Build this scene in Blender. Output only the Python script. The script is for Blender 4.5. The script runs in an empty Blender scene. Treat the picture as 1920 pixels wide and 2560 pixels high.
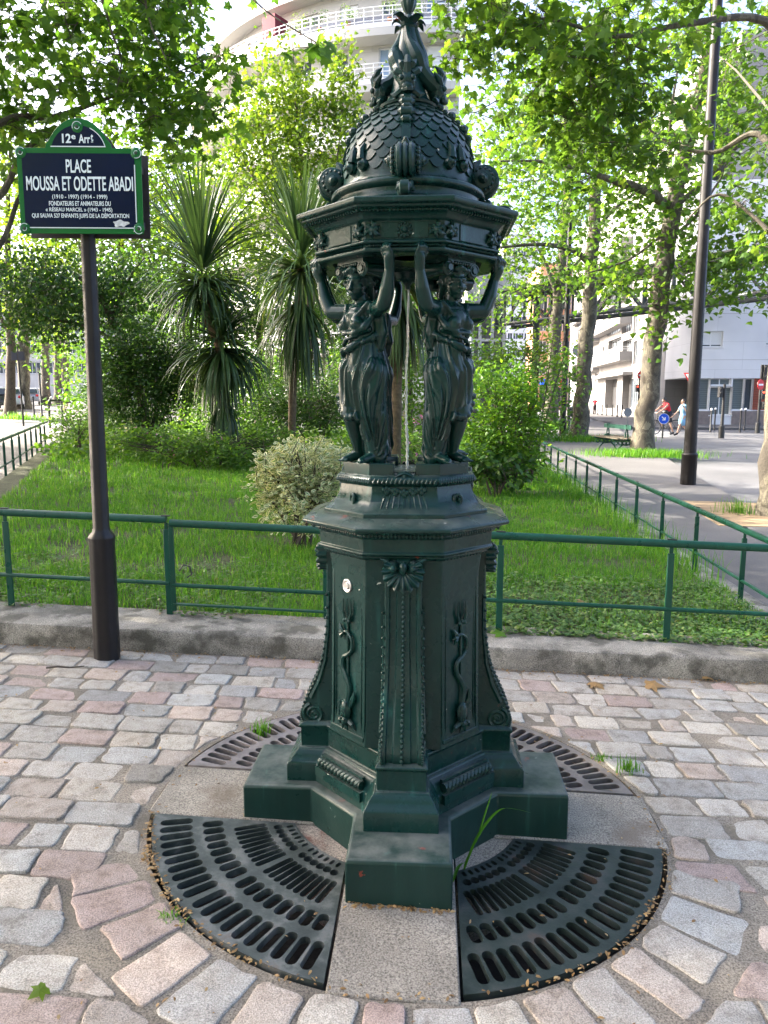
import bpy, math, random
import numpy as np
from mathutils import Vector, Matrix
R = math.radians
rnd = random.Random(7)
rng = np.random.default_rng(11)
S = bpy.context.scene
C = S.collection
# ---------------------------------------------------------------- camera
CAM = (-.082, -2.67, 1.55)
PITCH = R(8.6)
FPX = 1850.0
cd = bpy.data.cameras.new('camera')
cd.sensor_fit = 'VERTICAL'; cd.sensor_height = 24; cd.lens = FPX / 2560 * 24
cd.clip_start = .05; cd.clip_end = 2000
cam = bpy.data.objects.new('camera', cd); C.objects.link(cam)
cam.location = CAM; cam.rotation_euler = (R(90) - PITCH, 0, 0)
S.camera = cam
# ---------------------------------------------------------------- daylight
SUN_AZ, SUN_EL = R(-74), R(29)          # azimuth measured from +y towards +x
w = bpy.data.worlds.new('World'); S.world = w; w.use_nodes = True
nt = w.node_tree
sky = nt.nodes.new('ShaderNodeTexSky'); sky.sky_type = 'NISHITA'; sky.sun_disc = False
sky.sun_elevation = SUN_EL; sky.sun_rotation = SUN_AZ
sky.dust_density = 5.0; sky.air_density = .55; sky.ozone_density = .3
nt.links.new(sky.outputs[0], nt.nodes['Background'].inputs[0])
nt.nodes['Background'].inputs[1].default_value = .15
sl = bpy.data.lights.new('sun', 'SUN'); sl.energy = 3.2; sl.angle = R(.5); sl.color = (1, .93, .80)
so = bpy.data.objects.new('sun', sl); C.objects.link(so)
sd = Vector((math.sin(SUN_AZ) * math.cos(SUN_EL), math.cos(SUN_AZ) * math.cos(SUN_EL), math.sin(SUN_EL)))
so.rotation_euler = sd.to_track_quat('Z', 'Y').to_euler(); so.location = (-30, 8, 25)
vs = S.view_settings
vs.view_transform = 'Standard'; vs.look = 'None'; vs.gamma = 1; vs.use_curve_mapping = False
vs.exposure = 2.78
S.render.engine = 'CYCLES'
S.cycles.max_bounces = 7; S.cycles.transparent_max_bounces = 8
S.cycles.use_denoising = True
# ---------------------------------------------------------------- ground height, camera rays
def sst(a, b, x):
    t = min(1, max(0, (x - a) / (b - a))); return t * t * (3 - 2 * t)
def gz(x, y):
    z = -.037 * x if x < 4 else -.148 - .010 * (min(x, 22) - 4)
    return z + .0095 * min(45, max(0, y - 13)) * sst(1, 6, x)
def gzv(X, Y): return np.array([gz(a, b) for a, b in zip(X, Y)])
def gza(x, y):
    return np.vectorize(gz)(x, y)
DS = 1920 / 1659
def ray(u, v):
    a = (u * DS - 960) / FPX; b = (1280 - v * DS) / FPX
    return Vector((a, math.cos(PITCH) + b * math.sin(PITCH), -math.sin(PITCH) + b * math.cos(PITCH)))
def at(u, v, y):                        # point of the place seen at (u, v), y metres behind the fountain axis
    d = ray(u, v); return Vector(CAM) + d * ((y - CAM[1]) / d.y)
# ---------------------------------------------------------------- mesh helpers
def wloc(o):
    v = Vector((0, 0, 0))
    while o is not None:
        v += o.location; o = o.parent
    return v
def mk(name, V, F, mat=None, parent=None, smooth=True, sharp=35, attrs=None, local=False, mats=None, mi=None):
    V = np.asarray(V, dtype=np.float32).reshape(-1, 3)
    if parent is not None and not local:
        V = V - np.array(wloc(parent), dtype=np.float32)
    me = bpy.data.meshes.new(name)
    if isinstance(F, np.ndarray):
        n, k = F.shape
        me.vertices.add(len(V)); me.vertices.foreach_set('co', V.ravel())
        me.loops.add(n * k); me.loops.foreach_set('vertex_index', F.astype(np.int32).ravel())
        me.polygons.add(n); me.polygons.foreach_set('loop_start', np.arange(0, n * k, k, dtype=np.int32))
        me.update(calc_edges=True)
    else:
        me.from_pydata(V.tolist(), [], F); me.update()
    if attrs:
        for an, av in attrs.items():
            av = np.asarray(av, dtype=np.float32)
            if av.ndim == 1:
                a = me.attributes.new(an, 'FLOAT', 'POINT'); a.data.foreach_set('value', av)
            else:
                a = me.attributes.new(an, 'FLOAT_COLOR', 'POINT')
                a.data.foreach_set('color', np.c_[av, np.ones(len(av))].astype(np.float32).ravel())
    for m in (mats or [mat]):
        if m: me.materials.append(m)
    if mi is not None: me.polygons.foreach_set('material_index', np.asarray(mi, dtype=np.int32))
    me.polygons.foreach_set('use_smooth', [bool(smooth)] * len(me.polygons))
    if smooth and sharp: me.set_sharp_from_angle(angle=R(sharp))
    o = bpy.data.objects.new(name, me); C.objects.link(o)
    if parent is not None: o.parent = parent
    return o
def bevel(o, wd=.004, seg=2, ang=35):
    m = o.modifiers.new('bevel', 'BEVEL'); m.width = wd; m.segments = seg; m.limit_method = 'ANGLE'; m.angle_limit = R(ang)
    return o
class MB:
    def __init__(s): s.v = []; s.f = []
    def add(s, V, F):
        n = len(s.v); s.v += [tuple(map(float, p)) for p in V]; s.f += [tuple(i + n for i in f) for f in F]; return s
    def box(s, c, d, rz=0, rx=0):
        a, b, h = d[0] / 2, d[1] / 2, d[2] / 2
        M = Matrix.Rotation(rz, 3, 'Z') @ Matrix.Rotation(rx, 3, 'X')
        V = [M @ Vector((x * a, y * b, z * h)) + Vector(c) for z in (-1, 1) for x, y in ((-1, -1), (1, -1), (1, 1), (-1, 1))]
        return s.add(V, [(3, 2, 1, 0), (4, 5, 6, 7), (0, 1, 5, 4), (1, 2, 6, 5), (2, 3, 7, 6), (3, 0, 4, 7)])
    def bar(s, p, q, wx, wz):           # box from p to q, wx across horizontally, wz across vertically
        p, q = Vector(p), Vector(q); d = (q - p).normalized()
        sx = d.cross(Vector((0, 0, 1)));  sx = Vector((1, 0, 0)) if sx.length < 1e-4 else sx.normalized()
        sz = sx.cross(d).normalized()
        V = [e + sx * (i * wx / 2) + sz * (j * wz / 2) for e in (p, q) for i, j in ((-1, -1), (1, -1), (1, 1), (-1, 1))]
        return s.add(V, [(0, 1, 2, 3), (7, 6, 5, 4), (1, 0, 4, 5), (2, 1, 5, 6), (3, 2, 6, 7), (0, 3, 7, 4)])
    def loft(s, rings, caps=True, closed=True):
        n = len(rings[0]); V = [p for r in rings for p in r]; F = []
        for i in range(len(rings) - 1):
            for j in range(n if closed else n - 1):
                k = (j + 1) % n
                F.append((i * n + j, i * n + k, (i + 1) * n + k, (i + 1) * n + j))
        if caps and closed:
            F.append(tuple(range(n - 1, -1, -1))); F.append(tuple((len(rings) - 1) * n + j for j in range(n)))
        return s.add(V, F)
    def prism(s, poly, z0, z1):
        return s.loft([[(x, y, z0) for x, y in poly], [(x, y, z1) for x, y in poly]])
    def tube(s, path, rad, n=8, caps=True):
        P = [Vector(p) for p in path]
        if not hasattr(rad, '__len__'): rad = [rad] * len(P)
        t = (P[1] - P[0]).normalized()
        u = t.cross(Vector((0, 0, 1))); u = Vector((1, 0, 0)) if u.length < 1e-3 else u.normalized()
        rings = []
        for i, p in enumerate(P):
            t = (P[min(i + 1, len(P) - 1)] - P[max(i - 1, 0)])
            t = t.normalized() if t.length > 1e-9 else Vector((0, 0, 1))
            u = (u - t * u.dot(t)); u = u.normalized() if u.length > 1e-6 else t.orthogonal().normalized()
            v = t.cross(u)
            rings.append([p + (u * math.cos(2 * math.pi * j / n) + v * math.sin(2 * math.pi * j / n)) * rad[i] for j in range(n)])
        return s.loft(rings, caps)
    def lathe(s, prof, n=32, c=(0, 0, 0), ax='z'):
        rings = []
        for r, z in prof:
            ring = []
            for j in range(n):
                a = 2 * math.pi * j / n; p = (r * math.cos(a), r * math.sin(a), z)
                if ax == 'x': p = (p[2], p[0], p[1])
                if ax == 'y': p = (p[1], p[2], p[0])
                ring.append((p[0] + c[0], p[1] + c[1], p[2] + c[2]))
            rings.append(ring)
        return s.loft(rings)
    def sph(s, c, r, nu=10, nv=7, M=None):
        if not hasattr(r, '__len__'): r = (r, r, r)
        rings = []
        for i in range(nv + 1):
            t = math.pi * (i + .02) / (nv + .04) - math.pi / 2
            ring = []
            for j in range(nu):
                a = 2 * math.pi * j / nu
                p = Vector((r[0] * math.cos(t) * math.cos(a), r[1] * math.cos(t) * math.sin(a), r[2] * math.sin(t)))
                if M is not None: p = M @ p
                ring.append(p + Vector(c))
            rings.append(ring)
        return s.loft(rings)
    def cap(s, p, q, r0, r1, n=12):     # rounded cone
        p, q = Vector(p), Vector(q); d = (q - p).normalized()
        path = []; rad = []
        for k in range(4):
            a = math.pi / 2 * (1 - k / 4); path.append(p - d * r0 * math.sin(a)); rad.append(max(1e-4, r0 * math.cos(a)))
        path.append(p); rad.append(r0); path.append(q); rad.append(r1)
        for k in range(1, 5):
            a = math.pi / 2 * k / 4; path.append(q + d * r1 * math.sin(a)); rad.append(max(1e-4, r1 * math.cos(a)))
        return s.tube(path, rad, n)
    def rot(s, deg, i0=0, c=(0, 0)):    # turn everything from vertex i0 on about a vertical axis
        a = R(deg); ca, sa = math.cos(a), math.sin(a)
        s.v[i0:] = [(c[0] + (x - c[0]) * ca - (y - c[1]) * sa, c[1] + (x - c[0]) * sa + (y - c[1]) * ca, z) for x, y, z in s.v[i0:]]
        return s
    def build(s, name, mat, parent=None, **k):
        return mk(name, s.v, s.f, mat, parent, **k)
def evaluated(o):
    bpy.context.view_layer.update()
    return bpy.data.meshes.new_from_object(o.evaluated_get(bpy.context.evaluated_depsgraph_get()))
def thing(name, label, cat, loc=(0, 0, 0), rz=0, group=None):
    o = bpy.data.objects.new(name, None); C.objects.link(o); o.empty_display_size = .1
    o.location = loc; o.rotation_euler = (0, 0, rz); tag(o, label, cat, group); return o
def tag(o, label, cat, group=None, kind=None):
    o['label'] = label; o['category'] = cat
    if group: o['group'] = group
    if kind: o['kind'] = kind
    return o
def struct(o): o['kind'] = 'structure'; return o
def dup(root, loc, rz=None, label=None, scale=None):
    def cp(o, par):
        c = o.copy(); C.objects.link(c)
        if par is not None: c.parent = par
        for ch in list(o.children): cp(ch, c)
        return c
    r = cp(root, None); r.location = loc
    if rz is not None: r.rotation_euler = (0, 0, rz)
    if scale: r.scale = scale if hasattr(scale, '__len__') else (scale,) * 3
    if label: r['label'] = label
    return r
# ---------------------------------------------------------------- materials
def nodes(name):
    m = bpy.data.materials.new(name); m.use_nodes = True
    n = m.node_tree.nodes; l = m.node_tree.links
    return m, n, l, n['Principled BSDF']
def N(n, t, **k):
    x = n.new('ShaderNode' + t)
    for a, b in k.items():
        if a in x.inputs: x.inputs[a].default_value = b
        else: setattr(x, a, b)
    return x
def ramp(n, pts):
    r = n.new('ShaderNodeValToRGB'); e = r.color_ramp.elements
    while len(e) < len(pts): e.new(.5)
    for q, (p, c) in zip(e, pts):
        q.position = p; q.color = (*c, 1) if len(c) == 3 else c
    return r
def mixc(n, l, fac, a, b, mode='MIX'):
    m = n.new('ShaderNodeMix'); m.data_type = 'RGBA'; m.blend_type = mode
    for i, x in ((0, fac), (6, a), (7, b)):
        if hasattr(x, 'links'): l.new(x, m.inputs[i])
        elif i == 0: m.inputs[0].default_value = x
        else: m.inputs[i].default_value = (*x, 1)
    return m.outputs[2]
def noise(n, l, scale, detail=4, coord='Object', rough=.55, vec=None, dist=0):
    t = N(n, 'TexNoise'); t.inputs['Scale'].default_value = scale; t.inputs['Detail'].default_value = detail
    t.inputs['Roughness'].default_value = rough; t.inputs['Distortion'].default_value = dist
    if vec is None:
        tc = n.new('ShaderNodeTexCoord'); vec = tc.outputs[coord]
    l.new(vec, t.inputs['Vector']); return t.outputs['Fac']
def bump(n, l, b, h, strength=.3, dist=.01):
    q = N(n, 'Bump'); q.inputs['Strength'].default_value = strength; q.inputs['Distance'].default_value = dist
    l.new(h, q.inputs['Height']); l.new(q.outputs[0], b.inputs['Normal']); return q
def plain(name, col, rough=.6, metal=0, var=.0, scale=8, bmp=0, bscale=60, spec=.5, bdist=.004, coord='Object'):
    m, n, l, b = nodes(name)
    b.inputs['Roughness'].default_value = rough; b.inputs['Metallic'].default_value = metal
    b.inputs['Specular IOR Level'].default_value = spec
    if var:
        f = noise(n, l, scale, 5, coord)
        r = ramp(n, [(.3, tuple(c * (1 - var) for c in col)), (.7, tuple(min(1, c * (1 + var)) for c in col))])
        l.new(f, r.inputs[0]); l.new(r.outputs[0], b.inputs['Base Color'])
    else: b.inputs['Base Color'].default_value = (*col, 1)
    if bmp: bump(n, l, b, noise(n, l, bscale, 4, coord), bmp, bdist)
    return m
def emit(name, col, st):
    m, n, l, b = nodes(name)
    b.inputs['Base Color'].default_value = (*col, 1); b.inputs['Emission Color'].default_value = (*col, 1)
    b.inputs['Emission Strength'].default_value = st; return m
def leafmat(name, c1, c2, c3=None, trans=.5, rough=.45, tgain=1.6, rim=None, spec=.35):
    """each leaf takes its own colour from the per-leaf value 'r'; thin leaves let light through"""
    m, n, l, b = nodes(name)
    a = N(n, 'Attribute'); a.attribute_name = 'r'
    pts = [(0, c1), (.75, c2)] + ([(1, c3)] if c3 else [])
    r = ramp(n, pts); l.new(a.outputs['Fac'], r.inputs[0]); col = r.outputs[0]
    if rim:
        e = N(n, 'Attribute'); e.attribute_name = 'rim'
        rr = ramp(n, [(.35, (0, 0, 0)), (.75, (1, 1, 1))]); l.new(e.outputs['Fac'], rr.inputs[0])
        col = mixc(n, l, rr.outputs[0], col, rim)
    l.new(col, b.inputs['Base Color']); b.inputs['Roughness'].default_value = rough
    b.inputs['Specular IOR Level'].default_value = spec
    t = N(n, 'BsdfTranslucent')
    tc = mixc(n, l, 1.0, col, (tgain * 1.15, tgain, tgain * .55), 'MULTIPLY'); l.new(tc, t.inputs['Color'])
    ms = N(n, 'MixShader'); ms.inputs[0].default_value = trans
    l.new(b.outputs[0], ms.inputs[1]); l.new(t.outputs[0], ms.inputs[2])
    l.new(ms.outputs[0], n['Material Output'].inputs['Surface'])
    return m
def paint(name, col, rough, chip=None, chipcol=(.16, .035, .022), chipscale=9, chipat=.70, streak=.25, second=None, bmp=.12, topdust_sheen=0.0):
    """old gloss paint on cast iron: uneven film, faint streaks, flakes down to primer"""
    m, n, l, b = nodes(name)
    tc = n.new('ShaderNodeTexCoord')
    mp = N(n, 'Mapping'); mp.inputs['Scale'].default_value = (26, 26, 2.2); l.new(tc.outputs['Object'], mp.inputs[0])
    st = noise(n, l, 1, 5, vec=mp.outputs[0])
    r = ramp(n, [(.35, tuple(c * .8 for c in col)), (.62, col), (.74, tuple(c * (1 + 2.2 * streak) + .006 * streak for c in col))])
    l.new(st, r.inputs[0]); c = r.outputs[0]
    big = noise(n, l, 3.2, 4, vec=tc.outputs['Object'])
    rb = ramp(n, [(.4, (0, 0, 0)), (.75, (1, 1, 1))]); l.new(big, rb.inputs[0])
    c = mixc(n, l, mixv(n, l, rb.outputs[0], .35), c, tuple(x * 1.5 + .004 for x in col))
    rg = ramp(n, [(.3, (rough * .75,) * 3), (.7, (min(1, rough * 1.35),) * 3)]); l.new(noise(n, l, 14, 5, vec=tc.outputs['Object']), rg.inputs[0])
    rough_out = rg.outputs[0]
    if chip:
        f = noise(n, l, chipscale, 8, vec=tc.outputs['Object'], rough=.62)
        rc = ramp(n, [(chipat, (0, 0, 0)), (chipat + .012, (1, 1, 1))]); l.new(f, rc.inputs[0])
        c = mixc(n, l, rc.outputs[0], c, chipcol)
    if second:
        f = noise(n, l, second[1], 6, vec=tc.outputs['Object'], rough=.6)
        rc = ramp(n, [(second[2], (0, 0, 0)), (second[2] + .01, (1, 1, 1))]); l.new(f, rc.inputs[0])
        c = mixc(n, l, rc.outputs[0], c, second[0])
    if topdust_sheen:                          # dust on upward faces, sky reflection put into the same pale grey
        g = n.new('ShaderNodeNewGeometry'); sx = n.new('ShaderNodeSeparateXYZ'); l.new(g.outputs['Normal'], sx.inputs[0])
        rt = ramp(n, [(.75, (0, 0, 0)), (.97, (1, 1, 1))]); l.new(sx.outputs[2], rt.inputs[0])
        rn = ramp(n, [(.32, (0, 0, 0)), (.62, (1, 1, 1))]); l.new(noise(n, l, 8, 6, vec=tc.outputs['Object'], rough=.65), rn.inputs[0])
        k = N(n, 'Math'); k.operation = 'MULTIPLY'; l.new(rt.outputs[0], k.inputs[0]); l.new(rn.outputs[0], k.inputs[1])
        c = mixc(n, l, mixv(n, l, k.outputs[0], topdust_sheen), c, (.20, .205, .19))
    l.new(c, b.inputs['Base Color']); l.new(rough_out, b.inputs['Roughness'])
    b.inputs['Specular IOR Level'].default_value = .30
    bump(n, l, b, noise(n, l, 55, 5, vec=tc.outputs['Object']), bmp, .006)
    return m
def mixv(n, l, x, k):
    q = N(n, 'Math'); q.operation = 'MULTIPLY'; l.new(x, q.inputs[0]); q.inputs[1].default_value = k; return q.outputs[0]
GREEN = (.0042, .0285, .0250)
M = {}
M['iron'] = paint('dark_green_gloss_paint', GREEN, .27, bmp=.14, streak=.7, chip=True, chipscale=13, chipat=.71, second=((.55, .55, .5), 24, .722), topdust_sheen=.35)
M['statue'] = paint('dark_green_statue_paint', (.0038, .0255, .0220), .22, bmp=.08, second=((.55, .54, .5), 17, .728))
M['ledge'] = paint('flaking_green_paint', (.008, .031, .027), .28, chip=True, chipscale=11, chipat=.60, second=((.5, .48, .44), 21, .70), topdust_sheen=.35)
M['step'] = paint('scuffed_green_paint', (.0085, .031, .0265), .36, chip=True, chipscale=7, chipat=.685, streak=.8, second=((.30, .33, .31), 13, .68), topdust_sheen=.55)
M['steel'] = plain('brushed_steel', (.62, .60, .57), .35, .9, var=.08, scale=40)
M['rail'] = paint('green_rail_paint', (.006, .058, .036), .32, bmp=.05, streak=.3)
M['pole'] = paint('dark_brown_pole_paint', (.0125, .0108, .0112), .45, bmp=.06, streak=.5)
M['black'] = plain('black_paint', (.018, .018, .019), .45, var=.2)
M['white'] = plain('white_enamel', (.80, .81, .82), .3)
# ================================================================ GROUND, PAVING
FROT = -3.6                              # the fountain's arms stand turned by this much
def frot(x, y):
    a = R(FROT); return x * math.cos(a) - y * math.sin(a), x * math.sin(a) + y * math.cos(a)
def grid(name, xs, ys, dz, mat, keep=None, wob=0):
    xs = np.asarray(xs, float); ys = np.asarray(ys, float)
    X, Y = np.meshgrid(xs, ys); Z = gza(X, Y) + dz
    if wob: Z += wob * np.sin(X * 2.1 + Y) * np.cos(Y * 1.7 - X * .6)
    nx = len(xs); V = np.c_[X.ravel(), Y.ravel(), Z.ravel()]
    i, j = np.meshgrid(np.arange(nx - 1), np.arange(len(ys) - 1)); a = (j * nx + i).ravel()
    F = np.c_[a, a + 1, a + nx + 1, a + nx]
    if keep is not None:
        c = V[F].mean(1); F = F[keep(c[:, 0], c[:, 1])]
    return struct(mk(name, V, F, mat))
def sheet(name, poly, dz, mat, step=1.0, thick=0):   # a polygon laid on the ground, cut fine enough to follow it
    import bmesh
    bm = bmesh.new(); f = bm.faces.new([bm.verts.new((x, y, 0)) for x, y in poly])
    xs = [p[0] for p in poly]; ys = [p[1] for p in poly]
    for ax, lo, hi in ((0, min(xs), max(xs)), (1, min(ys), max(ys))):
        q = math.ceil(lo / step) * step
        while q < hi:
            co = [0, 0, 0]; co[ax] = q; no = [0, 0, 0]; no[ax] = 1
            bmesh.ops.bisect_plane(bm, geom=bm.verts[:] + bm.edges[:] + bm.faces[:], plane_co=co, plane_no=no); q += step
    if thick:
        g = bmesh.ops.extrude_face_region(bm, geom=bm.faces[:])
        for v in [v for v in g['geom'] if isinstance(v, bmesh.types.BMVert)]: v.co.z -= thick
    bmesh.ops.recalc_face_normals(bm, faces=bm.faces[:])
    for v in bm.verts: v.co.z += gz(v.co.x, v.co.y) + dz
    if not thick:
        for f in bm.faces:
            f.normal_update()
            if f.normal.z < 0: f.normal_flip()
    me = bpy.data.meshes.new(name); bm.to_mesh(me); bm.free(); me.materials.append(mat)
    o = bpy.data.objects.new(name, me); C.objects.link(o); return o
def asphalt(name, col, var=.3, sc=.35):
    m, n, l, b = nodes(name)
    g = n.new('ShaderNodeNewGeometry')
    f1 = noise(n, l, sc, 5, vec=g.outputs['Position']); f2 = noise(n, l, 130, 3, vec=g.outputs['Position'])
    r1 = ramp(n, [(.3, tuple(c * (1 - var) for c in col)), (.7, tuple(c * (1 + var) for c in col))]); l.new(f1, r1.inputs[0])
    r2 = ramp(n, [(.3, (.72,) * 3), (.7, (1.2,) * 3)]); l.new(f2, r2.inputs[0])
    l.new(mixc(n, l, 1, r1.outputs[0], r2.outputs[0], 'MULTIPLY'), b.inputs['Base Color'])
    b.inputs['Roughness'].default_value = .85; bump(n, l, b, f2, .35, .004); return m
def stonemat(name):
    m, n, l, b = nodes(name)
    a = N(n, 'Attribute'); a.attribute_name = 'Col'
    g = n.new('ShaderNodeNewGeometry')
    f1 = noise(n, l, 240, 3, vec=g.outputs['Position']); f2 = noise(n, l, 16, 6, vec=g.outputs['Position'], rough=.65)
    r1 = ramp(n, [(.34, (.58,) * 3), (.5, (1, 1, 1)), (.66, (1.38,) * 3)]); l.new(f1, r1.inputs[0])
    r2 = ramp(n, [(.28, (.52, .49, .45)), (.46, (.92, .90, .88)), (.58, (1, 1, 1)), (.8, (1.2,) * 3)]); l.new(f2, r2.inputs[0])
    c = mixc(n, l, 1, a.outputs['Color'], r1.outputs[0], 'MULTIPLY'); c = mixc(n, l, 1, c, r2.outputs[0], 'MULTIPLY')
    l.new(c, b.inputs['Base Color']); b.inputs['Roughness'].default_value = .7
    ad = N(n, 'Math'); ad.operation = 'ADD'; l.new(f2, ad.inputs[0]); l.new(f1, ad.inputs[1])
    bump(n, l, b, ad.outputs[0], .55, .006); return m
def concrete(name, col, spots=None, dark=.45, sc=2.2):
    m, n, l, b = nodes(name)
    g = n.new('ShaderNodeNewGeometry')
    f1 = noise(n, l, sc, 6, vec=g.outputs['Position'], rough=.6); f2 = noise(n, l, 170, 4, vec=g.outputs['Position'], rough=.7)
    r1 = ramp(n, [(.3, tuple(c * dark for c in col)), (.6, col), (.8, tuple(c * 1.2 for c in col))]); l.new(f1, r1.inputs[0])
    r2 = ramp(n, [(.36, (.35,) * 3), (.5, (1, 1, 1)), (.64, (1.5,) * 3)]); l.new(f2, r2.inputs[0])
    c = mixc(n, l, 1, r1.outputs[0], r2.outputs[0], 'MULTIPLY')
    if spots:
        f3 = noise(n, l, spots[1], 5, vec=g.outputs['Position'])
        r3 = ramp(n, [(spots[2], (0, 0, 0)), (spots[2] + .12, (1, 1, 1))]); l.new(f3, r3.inputs[0])
        c = mixc(n, l, mixv(n, l, r3.outputs[0], .75), c, spots[0])
    l.new(c, b.inputs['Base Color']); b.inputs['Roughness'].default_value = .88
    bump(n, l, b, f2, .6, .006); return m
M['road'] = asphalt('road_asphalt', (.125, .125, .13))
M['walk'] = asphalt('pavement_asphalt', (.115, .11, .108))
M['walkL'] = asphalt('pale_pavement', (.15, .137, .128))
M['mortar'] = concrete('sandy_mortar', (.25, .215, .17), ((.13, .11, .08), 5, .54))
M['cobble'] = stonemat('granite_cobbles')
M['conc'] = concrete('weathered_concrete', (.29, .26, .215), ((.15, .115, .085), 3.4, .55), .6, sc=3)
M['concrust'] = concrete('rust_stained_concrete', (.34, .29, .24), ((.13, .035, .022), 7, .47), sc=6)
M['kerb'] = concrete('mossy_kerb_concrete', (.31, .285, .24), ((.045, .042, .03), 5.5, .49), dark=.35, sc=3.5)
M['soil'] = plain('garden_soil', (.055, .06, .022), .95, var=.5, scale=5, bmp=.6, bscale=25, bdist=.03)
M['pit'] = plain('damp_pit_soil', (.02, .017, .013), .9, var=.6, scale=12, bmp=.5, bscale=20, bdist=.02)
def spread(a, b, fine, far, ffine):
    return np.r_[np.linspace(-far, a, 12)[:-1], np.arange(a, b, fine), np.linspace(b, ffine, 12)]
grid('road', spread(-40, 40, 1.0, 260, 260), np.r_[np.arange(-12, 75, 1.0), np.linspace(75, 420, 14)], -.14, M['road'],
     keep=lambda x, y: ~((np.abs(x) < 3.6) & (np.abs(y) < 4)))
# plaza bed: a ring of mortar round the grates, cut off at the kerb
RR = .955
def plaza_bed():
    V = []; F = []; n = 120; rs = [(RR, -.30), (RR, -.004), (1.0, -.0045), (1.15, -.005), (1.3, -.005), (1.7, -.005), (2.4, -.005), (3.4, -.005), (5, -.005), (8, -.005)]
    for r, dz in rs:
        for j in range(n):
            a = 2 * math.pi * j / n; x = r * math.sin(a); y = -r * math.cos(a)
            lim = 1.60 - .045 * x
            if y > lim: y = lim
            V.append((x, y, gz(x, y) + dz))
    for i in range(len(rs) - 1):
        for j in range(n):
            k = (j + 1) % n; F.append((i * n + j, i * n + k, (i + 1) * n + k, (i + 1) * n + j))
    return struct(mk('plaza_ground', V, F, M['mortar'], sharp=40))
plaza_bed()
# granite setts in courses parallel to the kerb, with a ring of setts laid round the grates
SV, SF, SC = [], [], []
PAL = [(.325, .325, .322), (.35, .347, .34), (.40, .385, .36), (.43, .41, .375), (.37, .33, .30), (.345, .28, .26), (.37, .295, .28),
       (.43, .365, .325), (.29, .292, .295), (.335, .34, .338), (.26, .25, .235), (.40, .37, .33), (.35, .335, .315), (.385, .365, .34), (.36, .345, .325)]
def inset(P, d):
    c = sum(P, Vector((0, 0))) / len(P)
    return [p + (c - p).normalized() * d for p in P]
def sett(Q, th=.004):
    Q = [Vector(q) for q in Q]; P = []; m = len(Q)
    c = sum(Q, Vector((0, 0))) / m
    for i, q in enumerate(Q):
        a, b = Q[i - 1], Q[(i + 1) % m]
        da, db = (a - q), (b - q); la, lb = da.length, db.length
        if la < .02 or lb < .02: P.append(q); continue
        rr = min(rnd.uniform(.007, .026), la * .4, lb * .4)
        p0 = q + da / la * rr; p1 = q + db / lb * rr; P += [p0, (p0 + p1) * .5 * .55 + q * .45, p1]
        for t in (.36, .66):
            e = q.lerp(b, t); P.append(e + (e - c).normalized() * rnd.uniform(-.007, .005))
    P = [p + Vector((rnd.gauss(0, .0018), rnd.gauss(0, .0018))) for p in P]
    n = len(P); z0 = rnd.gauss(0, .0028); tx, ty = rnd.gauss(0, .018), rnd.gauss(0, .018)
    col = rnd.choice(PAL); k = rnd.uniform(.84, 1.12); col = tuple(min(.6, x * k * q) for x, q in zip(col, (1.03, .99, .92)))
    b0 = len(SV)
    for ins, dz in ((0, -.035), (0, -.0042), (.0015, -.0015), (.0045, -.0003), (.012, 0)):
        for p in inset(P, ins):
            SV.append((p.x, p.y, gz(p.x, p.y) + z0 + dz + tx * (p.x - c.x) + ty * (p.y - c.y))); SC.append(col)
    SV.append((c.x, c.y, gz(c.x, c.y) + z0 + .0022)); SC.append(col)
    for i in range(4):
        for j in range(n):
            k2 = (j + 1) % n; SF.append((b0 + i * n + j, b0 + i * n + k2, b0 + (i + 1) * n + k2, b0 + (i + 1) * n + j))
    for j in range(n): SF.append((b0 + 4 * n + j, b0 + 4 * n + (j + 1) % n, b0 + 5 * n))
RO = 1.225
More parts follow.
